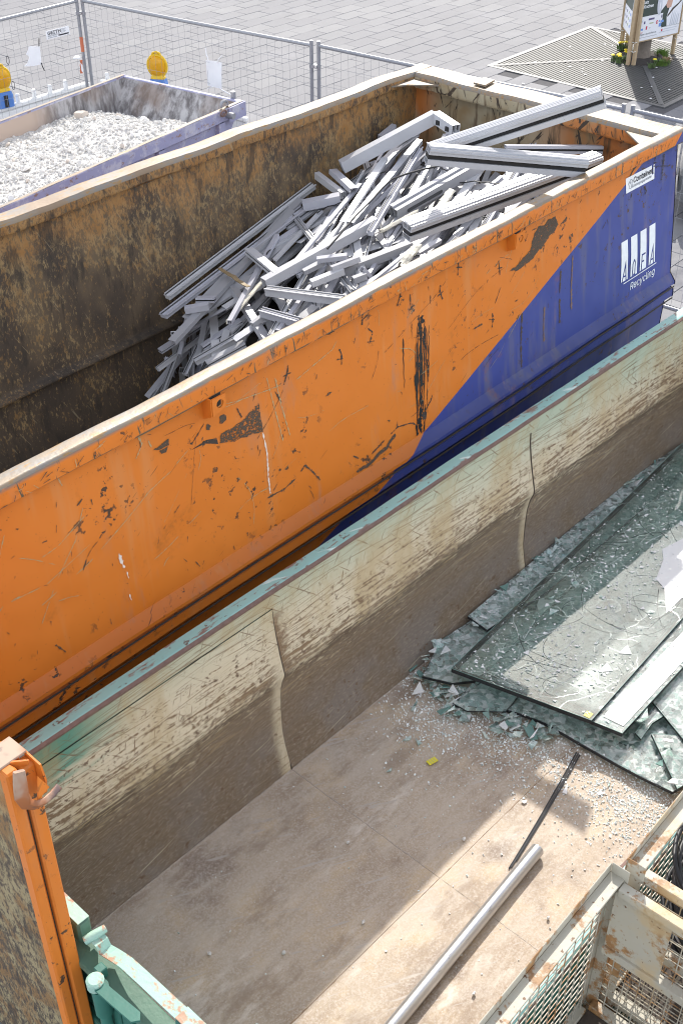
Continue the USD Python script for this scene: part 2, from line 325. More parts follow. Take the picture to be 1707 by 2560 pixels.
def rusty_mint(name):
    g = G(); q = g.objc()
    c = g.mix(g.noise(q, 3, 3), (0.25, 0.43, 0.35), (0.34, 0.50, 0.42))
    r = g.rng(g.noise(g.map(q, (1.5, .8, 1)), 9, 6, .7), .53, .60)
    c = g.mix(r, c, g.mix(g.noise(q, 26, 3), (0.30, 0.15, 0.085), (0.42, 0.27, 0.18)))
    return g.out(name, g.pbsdf(c, .55, 0, normal=g.bump(g.noise(q, 35, 4), .4, .006)))
def floor_mat(name):
    g = G(); q = g.objc()
    n = g.noise(q, 1.1, 5, .6); f = g.noise(q, 90, 4, .75)
    c = g.mix(g.rng(n, .35, .65), (0.305, 0.228, 0.160), (0.46, 0.375, 0.285))
    c = g.mix(g.rng(g.noise(g.map(q, (1, 1.6, 1), loc=(4, 2, 0)), 2.2, 6, .65), .48, .66, 0, .8), c, (0.54, 0.42, 0.28))
    c = g.mix(g.rng(g.noise(g.map(q, (1, 2.2, 1), loc=(7, 5, 0)), 1.9, 7, .7), .54, .68, 0, .8), c, (0.70, 0.645, 0.57))
    c = g.mix(g.rng(g.noise(g.map(q, (1, 1, 1), loc=(1, 8, 0)), 1.7, 4), .56, .72, 0, .7), c, (0.185, 0.135, 0.105))
    c = g.mix(g.rng(f, .44, .66, 0, .55), c, (0.62, 0.56, 0.50))
    c = g.mix(g.rng(g.noise(g.map(q, loc=(3, 3, 3)), 120, 3, .75), .56, .68, 0, .35), c, (0.12, 0.085, 0.07))
    c = g.mix(g.streak(q, (0, 0, .5), (3, 34, 1), 1.0, .62, .68, 5, 3), c, (0.46, 0.41, 0.36))
    dr = g.noise(g.map(q, (1.4, 5, 1), loc=(3, 9, 0)), 1.6, 7, .75)
    c = g.mix(g.rng(dr, 0.44, .64, 0, .5), c, (0.56, 0.49, 0.41))
    c = g.mix(g.rng(g.noise(g.map(q, (1.3, 3.4, 1), loc=(13, 2, 0)), 1.4, 7, .75), .50, .66, 0, .5), c, (0.23, 0.165, 0.115))
    return g.out(name, g.pbsdf(c, .72, 0, normal=g.bump(g.m('add', f, g.m('multiply', n, .6)), .35, .006)))
def alu(name, color, rough=.34, dirt=.25):
    g = G(); q = g.pos()
    c = g.mix(g.rng(g.noise(q, 3, 5, .65), .45, .75, 0, dirt), color, tuple(v * .68 for v in color))
    c = g.mix(g.rng(g.noise(q, 38, 4, .7), .66, .72, 0, .7), c, (0.22, 0.20, 0.17))
    return g.out(name, g.pbsdf(c, rough, .08, specular_ior_level=.6))
def pavement(name, color):
    g = G(); q = g.pos()
    c = g.mix(g.noise(q, 1.2, 5, .6), tuple(v * .93 for v in color), tuple(v * 1.06 for v in color))
    c = g.mix(g.rng(g.noise(q, 55, 4, .7), .4, .7, 0, .5), c, tuple(v * .80 for v in color))
    c = g.mix(g.rng(g.noise(g.map(q, loc=(5, 1, 0)), .55, 6, .65), .50, .72, 0, .7), c, tuple(v * 1.22 for v in color))
    c = g.mix(g.rng(g.noise(g.map(q, loc=(15, 1, 0)), .8, 6, .65), .54, .74, 0, .6), c, tuple(v * .80 for v in color))
    c = g.mix(g.rng(g.noise(g.map(q, loc=(2, 1, 9)), 6, 3, .5), .74, .77, 0, .7), c, tuple(v * 1.6 for v in color))
    return g.out(name, g.pbsdf(c, .8, 0, normal=g.bump(g.noise(q, 80, 3), .3, .004)))
def glass_mat(name, tint=(0.80, 0.90, 0.87), haze=0.0, scale=30.0, seed=0.0, dust=.13):
    """Window pane seen both ways: tinted transparency and mirror reflection by Fresnel; haze adds a net of white crazing."""
    g = G(); q = g.pos()
    tr = g.add('transparent_bsdf', 'BSDF', color=tint)
    gl = g.add('glossy_bsdf', 'BSDF', color=(.95, 1.0, .98), roughness=.035)
    fr = g.add('fresnel', 'fac', IOR=1.85)
    s = g.add('mix_closure', 'closure', fac=fr, closure1=tr, closure2=gl)
    # dust on the pane, and a few hairline cracks that catch the light
    dd = g.add('diffuse_bsdf', 'BSDF', color=(.66, .84, .77)); dg = g.add('glossy_bsdf', 'BSDF', color=(.9, .95, .93), roughness=.32)
    du = g.add('mix_closure', 'closure', fac=.45, closure1=dd, closure2=dg)
    dn = g.rng(g.noise(g.map(q, loc=(seed, 1, 2)), 3.0, 7, .72), .36, .70, .015, dust)
    qc = g.map(g.map(q, rot=(0, 0, .5)), (1.0, 2.2, 1), loc=(seed, 3, 0)); wv = g.add('vector_math', 'vector', math_type='add', vector1=qc, vector2=g.add('noise_texture', 'color', vector=q, scale=2.0, detail=3.0))
    ck = g.m('multiply', g.rng(g.vor(wv, 3.4, 'distance_to_edge'), .012, .003), g.rng(g.noise(q, 2.2, 3), .42, .55))
    s = g.add('mix_closure', 'closure', fac=g.m('maximum', dn, g.m('multiply', ck, .8)), closure1=s, closure2=du)
    if haze:
        qs = g.map(q, loc=(seed, seed, 0)); wq = g.add('vector_math', 'vector', math_type='add', vector1=qs, vector2=g.add('vector_math', 'vector', math_type='scale', vector1=g.add('noise_texture', 'color', vector=qs, scale=14.0, detail=3.0), scale=.05))
        e = g.vor(wq, scale, 'distance_to_edge'); cell = g.add('separate_color', 'r', color=g.vor(wq, scale, 'f1', out='color'))
        e2 = g.vor(g.map(wq, loc=(2, seed, 4)), scale * .2, 'distance_to_edge')
        net = g.rng(e, .07, .01)
        cl = g.rng(g.noise(g.map(q, loc=(seed, 2, 1)), 5.0, 7, .7), .42, .58, .10, 1.0)
        body = g.m('multiply', g.rng(g.noise(g.map(q, loc=(2, seed, 1)), 60, 4, .75), .40, .62, .10, 1.0), g.rng(cell, .1, .9, .3, 1.0))
        f = g.m('multiply', g.m('multiply', g.m('maximum', g.m('multiply', net, .9), body), cl), haze, True)
        f = g.m('multiply', g.m('add', g.m('multiply', g.rng(cell, .15, .85), .55), g.m('multiply', f, .45)), g.rng(e2, .0, .02, .25, 1.0))
        cell2 = g.add('separate_color', 'g', color=g.vor(wq, scale, 'f1', out='color')); wc = g.mix(g.rng(cell2, .25, .75), (.88, .95, .93), (.47, .67, .62)); wc = g.mix(net, wc, (.92, .95, .95))
        df = g.add('diffuse_bsdf', 'BSDF', color=wc); tl = g.add('translucent_bsdf', 'BSDF', color=wc)
        gb = g.add('glossy_bsdf', 'BSDF', color=(.95, .98, .97), roughness=.12, normal=g.bump(g.m('add', cell, g.noise(q, 90, 3)), .9, .02))
        w = g.add('mix_closure', 'closure', fac=.28, closure1=df, closure2=tl); w = g.add('mix_closure', 'closure', fac=.16, closure1=w, closure2=gb)
        s = g.add('mix_closure', 'closure', fac=f, closure1=s, closure2=w)
    return g.out(name, s)
def cage_paint(name):
    g = G(); q = g.pos()
    c = g.mix(g.noise(q, 4, 4), (0.37, 0.34, 0.265), (0.46, 0.435, 0.36))
    r = g.rng(g.noise(q, 7, 6, .72), .51, .59)
    c = g.mix(r, c, g.mix(g.noise(q, 40, 3), (0.16, 0.075, 0.03), (0.42, 0.24, 0.10)))
    c = g.mix(g.m('multiply', g.rng(g.noise(g.map(q, loc=(3, 3, 3)), 3, 5), .56, .68), .75), c, (0.48, 0.36, 0.20))
    c = g.mix(g.rng(g.noise(g.map(q, loc=(6, 3, 3)), 45, 3), .66, .70), c, (0.14, 0.07, 0.03))
    return g.out(name, g.pbsdf(c, .5, 0, normal=g.bump(g.noise(q, 40, 4), .4, .004)))
M = dict(
    orange=orange_paint('orange_and_blue_paint'), orange_rim=orange_paint('orange_rim_paint', True), bare=bare_rim('scuffed_rim'),
    worn=worn_inside('worn_inside', (0.38, 0.265, 0.125), (0.40, 0.17, 0.035)), worndoor=worn_inside('worn_door', (0.42, 0.34, 0.18), (0.40, 0.17, 0.035), .045, -1.5, 2.55), endw=end_wall_mat('worn_end_wall'),
    green_in=green_inside('scraped_green_inside'), mint=mint_rim('mint_rim'), rmint=rusty_mint('rusty_mint'),
    green=plain('green_paint', (0.028, 0.125, 0.095), .5, var=.3, scale=5, bump=.003), floor=floor_mat('rusty_floor'),
    rust=plain('rusted_steel', (0.060, 0.045, 0.034), .8, var=.55, scale=60, bump=.004), dark=plain('dark_scratch', (0.033, 0.028, 0.024), .8, var=.4, scale=40),
    tar=plain('black_tar', (0.012, 0.012, 0.012), .45), pale=plain('pale_scratch', (0.42, 0.34, 0.18), .6, var=.4, scale=50), chalk=plain('white_splash', (0.7, 0.62, 0.55), .8),
    edge_rust=plain('rust_edge', (0.17, 0.105, 0.085), .75, var=.45, scale=40, bump=.004), weld=plain('weld_bead', (0.23, 0.155, 0.095), .7, var=.4, scale=50),
    floor_weld=plain('floor_weld', (0.40, 0.34, 0.29), .7, var=.5, scale=60),
    white=plain('white_plastic', (0.78, 0.78, 0.76), .45, var=.04), paper=plain('white_sheet', (0.80, 0.80, 0.80), .6, var=.04),
    black=plain('black_rubber', (0.014, 0.014, 0.015), .5, var=.3), rub2=plain('pale_grey_rubber', (0.10, 0.10, 0.105), .5), gasket=plain('grey_rubber', (0.06, 0.062, 0.066), .5, var=.3), spacer=plain('black_sealant', (0.016, 0.017, 0.018), .4, var=.4, scale=50),
    blacktxt=plain('black_print', (0.03, 0.03, 0.035), .5), greytxt=plain('grey_print', (0.35, 0.36, 0.38), .5), whitetxt=plain('white_print', (0.78, 0.79, 0.80), .5, var=.10, scale=30),
    bluegrey=plain('lilac_paint', (0.235, 0.235, 0.44), .55, var=.18, scale=7, bump=.004),
    zinc=plain('galvanised_tube', (0.29, 0.295, 0.31), .42, .45, var=.22, scale=25), wire=plain('fence_wire', (0.26, 0.26, 0.275), .5, .3, var=.2),
    pipe=None, concrete=plain('rubble_concrete', (0.575, 0.56, 0.53), .9, var=.22, scale=14, bump=.006), concrete2=plain('rubble_warm', (0.52, 0.46, 0.40), .9, var=.25, scale=14, bump=.006), concrete3=plain('rubble_white', (0.70, 0.69, 0.67), .9, var=.1, scale=14, bump=.006),
    yellow=plain('yellow_plastic', (0.72, 0.46, 0.02), .35, var=.1), blue=plain('blue_plastic', (0.09, 0.21, 0.52), .4), lens=None, tagy=plain('yellow_tag', (0.75, 0.66, 0.03), .45),
    green2=plain('dirty_shaded_green_paint', (0.075, 0.155, 0.11), .55, var=.35, scale=8, bump=.004), wood=plain('raw_timber', (0.42, 0.31, 0.19), .75, var=.2, scale=20), bark=plain('tree_bark', (0.20, 0.165, 0.135), .9, var=.4, scale=20, bump=.02), veneer=plain('brown_veneer', (0.24, 0.17, 0.085), .6, var=.4, scale=25),  # green2: dirt plus the shade of the header sides, both put into the colour
    soil=plain('dark_soil', (0.05, 0.042, 0.038), .95, var=.4, scale=20), grass=plain('grass_blade', (0.10, 0.17, 0.03), .6, var=.4), leaf=plain('dandelion_leaf', (0.10, 0.15, 0.05), .6, var=.4), petal=plain('dandelion_petal', (0.80, 0.62, 0.01), .6), dry=plain('dry_grass', (0.32, 0.22, 0.12), .8, var=.3),
    grate=plain('cast_grate', (0.075, 0.075, 0.072), .6, .2, var=.3, scale=8), grate_l=plain('cast_grate_edge', (0.10, 0.10, 0.102), .5, .3, var=.15), pit=plain('dark_pit', (0.05, 0.045, 0.04), .9),
    asphalt=plain('asphalt', (0.075, 0.075, 0.078), .9, var=.25, scale=30, bump=.004), joint=plain('joint_sand', (0.075, 0.073, 0.077), .95, var=.3), kerb=plain('kerb_stone', (0.24, 0.24, 0.245), .8, var=.1, scale=20),
    foil=plain('cream_foil', (0.66, 0.63, 0.53), .4, var=.18, scale=16), foam=plain('old_foam', (0.64, 0.60, 0.50), .9, var=.3, scale=30, bump=.01), zincs=plain('mottled_zinc', (0.40, 0.41, 0.44), .4, .3, var=.35, scale=14),
    pgreen=plain('poster_dark_green', (0.035, 0.05, 0.042), .4, var=.06), pwhite=plain('poster_white', (0.74, 0.74, 0.77), .5, var=.03), skin=plain('print_skin', (0.55, 0.33, 0.25), .5, var=.1), pgrey=plain('print_grey', (0.5, 0.52, 0.57), .5, var=.15), pdark=plain('print_brown', (0.06, 0.045, 0.04), .5, var=.3), pblue=plain('print_blue', (0.16, 0.29, 0.62), .5), pred=plain('print_red', (0.5, 0.05, 0.08), .5), ptan=plain('print_olive', (0.42, 0.46, 0.30), .5), porange=plain('print_orange', (0.8, 0.28, 0.04), .5), pviolet=plain('print_violet', (0.10, 0.08, 0.18), .5),
    redw=plain('orange_tape', (0.52, 0.15, 0.075), .5), carp=plain('car_paint', (0.085, 0.088, 0.092), .25, .2, coat_weight=.6), cgl=plain('car_window', (0.02, 0.022, 0.025), .08), chrome=plain('headlamp', (0.6, 0.6, 0.62), .2, .6), cage=cage_paint('cage_paint'), hook=None,
    crumb=None, glass=glass_mat('window_glass', (0.93, 0.985, 0.965), 0.0, 30.0, 0.0, .09), craze=glass_mat('crazed_glass', (0.88, 0.95, 0.93), 1.0, 34.0, 1.0), craze2=glass_mat('shattered_glass', (0.88, 0.95, 0.93), .95, 26.0, 6.0), clear2=glass_mat('hazy_glass', (0.93, 0.975, 0.96), .42, 30.0, 3.0),
    gedge=plain('glass_edge', (0.16, 0.28, 0.25), .2, var=.3), crackw=plain('white_fracture', (0.80, 0.84, 0.84), .3), crackd=plain('dark_fracture', (0.02, 0.035, 0.032), .3), film=plain('flat_white', (0.80, 0.80, 0.80), .5, var=.02),
    slab0=pavement('paving_a', (0.172, 0.171, 0.182)), slab1=pavement('paving_b', (0.178, 0.177, 0.188)), slab2=pavement('paving_c', (0.185, 0.184, 0.194)), slab3=pavement('paving_d', (0.198, 0.197, 0.205)),
    al0=alu('aluminium_white', (0.47, 0.473, 0.495)), al1=alu('aluminium_lilac', (0.44, 0.442, 0.485), .30), al2=alu('aluminium_grey', (0.34, 0.342, 0.36), .38, .4), al3=alu('aluminium_bright', (0.58, 0.58, 0.595), .30, .15),
)
def crumb_mat():
    g = G(); r = g.rng(g.noise(g.pos(), 130.0, 1.0, .4), .30, .62, 0, 1, 'linear')
    c = g.add('rgb_ramp', 'color', fac=r, ramp=[(0, (.26, .33, .32)), (.25, (.50, .57, .56)), (.55, (.78, .84, .83)), (.8, (.93, .95, .95)), (1, (.97, .98, .98))])
    return g.out('glass_crumb', g.pbsdf(c, .10, 0, specular_ior_level=1.0))
def decal(name, c0, c1, sc=70.0, lo=.36, hi=.44):
    g = G(); q = g.pos(); n = g.noise(q, sc, 5, .7)
    b = g.pbsdf(g.mix(g.noise(q, sc * 1.7, 3), c0, c1), .8)
    return g.out(name, g.add('mix_closure', 'closure', fac=g.rng(n, lo, hi), closure1=g.add('transparent_bsdf', 'BSDF', color=(1., 1., 1.)), closure2=b))
M['rustd'] = decal('rust_scab', (0.035, 0.026, 0.02), (0.11, 0.07, 0.04)); M['darkd'] = decal('dark_scab', (0.022, 0.018, 0.015), (0.06, 0.042, 0.03)); M['paled'] = decal('pale_scrape', (0.28, 0.20, 0.09), (0.50, 0.42, 0.24), 120.0, .38, .5)
M['crumb'] = crumb_mat(); M['flake'] = plain('glass_flake', (0.80, 0.86, 0.85), .12, var=.35, scale=120, specular_ior_level=.9)
def pipe_mat():
    g = G(); q = g.objc()
    c = g.mix(g.noise(q, 6, 5), (0.42, 0.42, 0.42), (0.60, 0.60, 0.60))
    c = g.mix(g.rng(g.noise(g.map(q, (.6, 3, 3)), 14, 5, .7), .58, .66, 0, .8), c, (0.22, 0.19, 0.17))
    return g.out('pipe_metal', g.pbsdf(c, .33, .85))
M['pipe'] = pipe_mat()
def lens_mat():
    g = G(); q = g.objc()
    c = g.mix(g.noise(q, 20, 2), (0.84, 0.56, 0.01), (0.92, 0.68, 0.04))
    a = g.pbsdf(c, .12, 0, specular_ior_level=.8); t = g.add('translucent_bsdf', 'BSDF', color=(1.0, .62, .04))
    return g.out('amber_lens', g.add('mix_closure', 'closure', fac=.4, closure1=a, closure2=t))
M['lens'] = lens_mat()
def hook_mat():
    g = G(); q = g.pos()
    c = g.mix(g.rng(g.noise(q, 5, 4), .40, .6), (0.36, 0.26, 0.19), (0.30, 0.105, 0.035))
    c = g.mix(g.rng(g.noise(g.map(q, loc=(2, 2, 2)), 9, 5), .52, .64), c, (0.12, 0.08, 0.075))
    return g.out('worn_hook', g.pbsdf(c, .5, .1))
M['hook'] = hook_mat()
def skip_inside():
    g = G(); q = g.pos(); x, y, z = g.xyz(q)
    s = g.noise(g.map(q, (6, 6, 1.6)), 1.6, 6, .65)
    c = g.mix(g.rng(s, .35, .66), (0.11, 0.10, 0.10), (0.40, 0.39, 0.39))
    c = g.mix(g.rng(g.noise(q, 1.6, 4), .50, .68, 0, .7), c, (0.17, 0.12, 0.09))
    tan = g.m('multiply', g.rng(x, 7.95, 7.4), g.rng(y, 10.4, 10.7))
    c = g.mix(tan, c, (0.42, 0.33, 0.265))
    return g.out('skip_inside', g.pbsdf(c, .75))
M['skipin'] = skip_inside()
def skip_paint():
    g = G(); q = g.pos()
    c = g.mix(g.noise(q, 3, 4), (0.235, 0.235, 0.365), (0.32, 0.32, 0.44))
    c = g.mix(g.rng(g.noise(g.map(q, (1, 1, 2)), 9, 5, .7), .58, .64), c, (0.24, 0.15, 0.11))
    c = g.mix(g.rng(g.noise(g.map(q, loc=(3, 3, 3)), 5, 5, .7), .50, .62, 0, .75), c, (0.46, 0.45, 0.50))
    return g.out('skip_paint', g.pbsdf(c, .55, 0, normal=g.bump(g.noise(q, 18, 4), .4, .006)))
M['skip'] = skip_paint()

# ------------------------------------------------------------------ the ground: plaza, road, kerb, paving slabs
def sheet(name, lo, hi, zz, mat, kind='structure', label=None):
    m = MB().add([[lo[0], lo[1], zz], [hi[0], lo[1], zz], [hi[0], hi[1], zz], [lo[0], hi[1], zz]], [[0, 1, 2, 3]])
    v, f = m.mesh(); path = '/World/' + numbered('/World', name); u = usdkit.mesh(stage, path, (v, f), mat); tag(u.GetPrim(), label, None, None, kind); return path
gq = G(); qq = gq.pos()
bt = gq.add('brick_texture', 'color', vector=qq, color1=(.205, .203, .218), color2=(.235, .233, .245), mortar=(.08, .08, .08), scale=1.0, mortar_size=.006, brick_width=.6, row_height=.327, offset=.5)
far_mat = gq.out('far_paving', gq.pbsdf(bt, .85))
rq = G(); q_ = rq.pos()
rc = rq.mix(rq.noise(q_, 1.4, 5), (.20, .20, .205), (.24, .24, .25)); rc = rq.mix(rq.rng(rq.noise(q_, 70, 3, .7), .45, .7, 0, .5), rc, (.19, .19, .20))
road_mat = rq.out('pale_asphalt', rq.pbsdf(rc, .9))
sheet('ground', (-400, -400), (400, 400), -0.020, far_mat)
sheet('road', (-30, -30), (10.70, 60), -0.004, road_mat)
KX = 10.84
kb = MB()
for i in range(40):
    y0 = -8 + i * 1.0; kb.b2((KX - .14, y0 + .004, -.1), (KX - .005, y0 + .996, .004))
one('kerb', None, None, kb, M['kerb'], kind='structure')
bed = sheet('paving_bed', (KX + .003, -8), (27, 27), -0.013, M['joint'])
def project(P):
    q = np.asarray(P, float) - np.array([0, 0, CAM_H]); zc = q @ fwd
    return 853.5 + 2971.5 * (q @ right) / zc, 1280 - 2971.5 * (q @ upv) / zc
paving = thing('plaza_paving', None, None, kind='structure')
PW, PH = .6, .3265
GX0, GX1, GY0, GY1 = 16.40, 19.52, 7.98, 11.14
slabs = []
for j in range(-30, 80):
    y0 = 14.04 - PH * 45 + PH * j
    if y0 < -7 or y0 > 26: continue
    for i in range(-2, 30):
        x0 = 10.42 + PW * i + (.3 if j % 2 == 0 else 0)
        x0c, x1c = max(x0, KX + .01), min(x0 + PW, 26.9)
        if x1c - x0c < .05: continue
        cx_, cy_ = (x0c + x1c) / 2, y0 + PH / 2
        if GX0 < cx_ < GX1 and GY0 < cy_ < GY1: continue
        u, v = project((cx_, cy_, 0))
        seen = -40 < u < 1750 and -20 < v < 800 and (v < 500 - .36 * u if u < 1000 else v < 150 + .232 * (u - 1038) or u > 1660)
        slabs.append((0 if seen else 1, cx_ ** 2 + cy_ ** 2, x0c, x1c, y0))
slabs.sort()
slab_far = [MB() for _ in range(4)]
def slab_geo(mb, x0, x1, y0, g):
    t = g.uniform(-.0025, .0025, 4); b = .003; gp = .0035
    X0, X1, Y0, Y1 = x0 + gp, x1 - gp, y0 + gp, y0 + PH - gp
    v = [[X0, Y0, -.016], [X1, Y0, -.016], [X1, Y1, -.016], [X0, Y1, -.016], [X0, Y0, -.004], [X1, Y0, -.004], [X1, Y1, -.004], [X0, Y1, -.004],
         [X0 + b, Y0 + b, t[0]], [X1 - b, Y0 + b, t[1]], [X1 - b, Y1 - b, t[2]], [X0 + b, Y1 - b, t[3]]]
    f = [[8, 9, 10, 11]] + [[k, (k + 1) % 4, 4 + (k + 1) % 4, 4 + k] for k in range(4)] + [[4 + k, 4 + (k + 1) % 4, 8 + (k + 1) % 4, 8 + k] for k in range(4)]
    mb.add(v, f)
g_ = np.random.default_rng(3)
for n, (_, _, x0, x1, y0) in enumerate(slabs):
    k = int(g_.choice(4, p=[.33, .34, .22, .11]))
    if n < 290:
        mb = MB(); slab_geo(mb, x0, x1, y0, g_); part(paving, 'paving_slab', mb, M[f'slab{k}'])
    else: slab_geo(slab_far[k], x0, x1, y0, g_)
for k in range(4): part(paving, 'farther_paving_slabs', slab_far[k], M[f'slab{k}'], kind='stuff')
# frame of plain stone round the tree grate
fr = MB(); w = .10
fr.b2((GX0 - .02, GY0 - .02, -.02), (GX1 + .02, GY0 + .06, .006)); fr.b2((GX0 - .02, GY1 - .06, -.02), (GX1 + .02, GY1 + .02, .006))
fr.b2((GX0 - .02, GY0 + .06, -.02), (GX0 + .05, GY1 - .06, .006)); fr.b2((GX1 - .05, GY0 + .06, -.02), (GX1 + .02, GY1 - .06, .006))

# ------------------------------------------------------------------ tree grate, tree, poster stand, weeds
GC = np.array([(GX0 + GX1) / 2, (GY0 + GY1) / 2]); TR = np.array([18.42, 9.50])
gr = thing('tree_grate', 'square cast iron tree grate of narrow slats let into the paving', 'tree grate', (GC[0], GC[1], 0))
part(gr, 'frame', fr, M['grate_l'])
part(gr, 'pit', MB().b2((GX0, GY0, -.018), (GX1, GY1, -.0105)), M['pit'])
hole = .46
slat_off = MB()
yy = GY0 + .09; k = 0
while yy < GY1 - .09:
    segs = [(GX0 + .06, GX1 - .06)]
    dy = abs(yy - TR[1])
    if dy < hole:
        dx = math.sqrt(hole ** 2 - dy ** 2); segs = [(GX0 + .06, TR[0] - dx), (TR[0] + dx, GX1 - .06)]
    for s0, s1 in segs:
        if s1 - s0 < .05: continue
        mb = MB(); mb.b2((s0, yy - .018, -.010), (s1, yy + .018, .003)); part(gr, 'slat', mb, M['grate'])
    yy += .056
for sx, sy in ((-1, -1), (1, -1), (-1, 1), (1, 1)):
    e = np.array([GX0 + .06 if sx < 0 else GX1 - .06, GY0 + .07 if sy < 0 else GY1 - .07]); d = TR - e; L = np.linalg.norm(d); d /= L
    mb = MB(); mb.bar((*e, .0075), (*(TR - d * (hole + .02)), .0075), .075, .005); mb.bar((*e, .011), (*(TR - d * (hole + .02)), .011), .02, .004)
    part(gr, 'ridge_bar', mb, M['grate_l'])
# pale litter on the grate and paving
for n in range(26):
    g = np.random.default_rng(900 + n)
    if n < 20: c = (g.uniform(16.6, 18.8), g.uniform(8.2, 10.9))
    else: c = (g.uniform(13.2, 16.0), g.uniform(7.5, 10.5))
    pts = [(math.cos(t) * g.uniform(.6, 1), math.sin(t) * g.uniform(.4, 1)) for t in np.linspace(0, 6.28, 8)[:-1]]
    s = g.uniform(.015, .035)
    one('paper_scrap', 'tiny white scrap littered on the tree grate or paving around it', 'litter', MB().poly(Polygon(pts).buffer(0), .003, (*c, .0075), (s, 0, 0), (0, s, 0), (0, 0, 1)), M['paper'], group='white litter scraps around the tree')
tree = thing('street_tree', 'slim grey barked tree trunk rising behind the poster stand from the grate', 'tree', (TR[0], TR[1], 0))
g = np.random.default_rng(5)
def limb(mb, p, d, r, L, depth):
    pts = [np.array(p)]; dd = np.array(d, float)
    for i in range(7):
        dd = dd + g.normal(0, .10, 3) + np.array([0, 0, .03]); dd /= np.linalg.norm(dd); pts.append(pts[-1] + dd * L / 7)
    mb.tube(pts, np.linspace(r, r * .45, 8), 7 if depth < 2 else 4, cap=False)
    if depth < 3:
        for i in range(3, 8):
            n = g.normal(size=3); n[2] = abs(n[2]) * .6; n -= dd * (n @ dd) * .4; n /= np.linalg.norm(n)
            limb(mb, pts[i], n, r * .4, L * .55, depth + 1)
zz = np.array([0, .1, .5, 1.2, 2.2, 3.2, 4.2]); rr = np.array([.155, .13, .122, .118, .113, .108, .10])
tk = MB(); ringz = []
for z0, r0 in zip(np.linspace(-.01, 4.2, 40), np.interp(np.linspace(0, 4.2, 40), zz, rr)):
    an = np.arange(20) * 2 * np.pi / 20
    P_ = np.stack([np.cos(an), np.sin(an), np.full(20, z0)], 1); rad = r0 * (1 + .09 * (meshkit.fbm(np.stack([np.cos(an) * 3, np.sin(an) * 3, np.full(20, z0 * 2)], 1)) - .5))
    ringz.append(np.stack([TR[0] + P_[:, 0] * rad + .01 * z0, TR[1] + P_[:, 1] * rad, P_[:, 2]], 1))
tk.rings(ringz); part(tree, 'trunk', tk, M['bark'], smooth=60)
lb = MB()
for an in np.arange(5) * 1.257: limb(lb, (TR[0] + .04, TR[1], 4.15), (math.cos(an) * .6, math.sin(an) * .6, .8), .06, 2.4, 1)
part(tree, 'crown', lb, M['bark'])
soil = MB(); R_ = []
for rr_, h in ((.02, .035), (.25, .03), (.40, .015), (.455, -.004)):
    an = np.arange(24) * 2 * np.pi / 24; R_.append(np.stack([TR[0] + np.cos(an) * rr_, TR[1] + np.sin(an) * rr_, h + .02 * meshkit.noise(np.stack([np.cos(an) * 4 * rr_ * 5, np.sin(an) * 20 * rr_, an * 0], 1)) - .012], 1))
soil.rings(R_, cap=False); one('tree_pit_soil', None, None, soil, M['soil'], kind='structure')
def tuft(mb, c, n, h, w, spread, seed):
    g = np.random.default_rng(seed)
    for _ in range(n):
        an, t = g.uniform(0, 6.28), g.uniform(.1, 1) * spread; b = np.array([c[0] + math.cos(an) * t, c[1] + math.sin(an) * t, .005])
        out = np.array([math.cos(an), math.sin(an), 0]) * g.uniform(.1, .7); hh = h * g.uniform(.5, 1.1); sd = np.array([-math.sin(an), math.cos(an), 0]) * w * g.uniform(.6, 1.2)
        m1 = b + out * hh * .4 + (0, 0, hh * .7); tip = b + out * hh + (0, 0, hh * .95)
        mb.add([b - sd, b + sd, m1 + sd * .8, m1 - sd * .8, tip], [[0, 1, 2], [0, 2, 3], [3, 2, 4]])
dl = [((18.00, 9.66), 60, 9, 'dandelion clump with many yellow flowers left of the poster stand foot', .15), ((18.62, 9.98), 30, 5, 'tall dandelion with yellow flowers showing behind the front poster post', .10), ((18.03, 9.10), 14, 1, 'small single flowered dandelion in front of the poster post', .07)]
for (c, nl, nf, lab, sp) in dl:
    th = thing('dandelion', lab, 'weed', (c[0], c[1], 0)); mb = MB(); tuft(mb, c, nl * 2, .085, .013, sp, int(nl)); part(th, 'leaves', mb, M['leaf'])
    g = np.random.default_rng(nl)
    for _ in range(nf):
        an, t = g.uniform(0, 6.28), sp * g.uniform(.2, 1.1); p0 = np.array([c[0] + math.cos(an) * t, c[1] + math.sin(an) * t, .01]); p1 = p0 + (0, 0, g.uniform(.08, .14))
        fl = MB().tube([p0, p1], .004, 4); st_ = part(th, 'stem', fl, M['leaf']); hd = MB()
        hd.rings([[(p1[0] + math.cos(a_) * r_, p1[1] + math.sin(a_) * r_, p1[2] + h_) for a_ in np.arange(9) * .698] for r_, h_ in ((.006, -.006), (.034, .004), (.024, .016), (.004, .02))]); part(th, 'flower', hd, M['petal'])
for c, n, h, sp, mt, lab in (((18.72, 9.30), 260, .11, .12, 'grass', 'green grass tuft right of the trunk inside the grate hole'), ((18.30, 9.08), 300, .065, .16, 'grass', 'low green grass patch in front of the trunk'), ((18.52, 9.10), 120, .055, .12, 'dry', 'dry brown grass patch right of the low green one'), ((18.62, 9.62), 160, .08, .16, 'grass', 'dull green grass behind the trunk on its right')):
    mb = MB(); tuft(mb, c, n, h, .006, sp, n); one('grass_tuft', lab, 'grass', mb, M[mt])
one('bark_piece', 'dark rotten bark piece lying at the foot of the trunk', 'bark', MB().tube([(18.33, 9.15, .03), (18.5, 9.2, .05), (18.66, 9.33, .04)], [.02, .035, .015], 6), M['soil'])

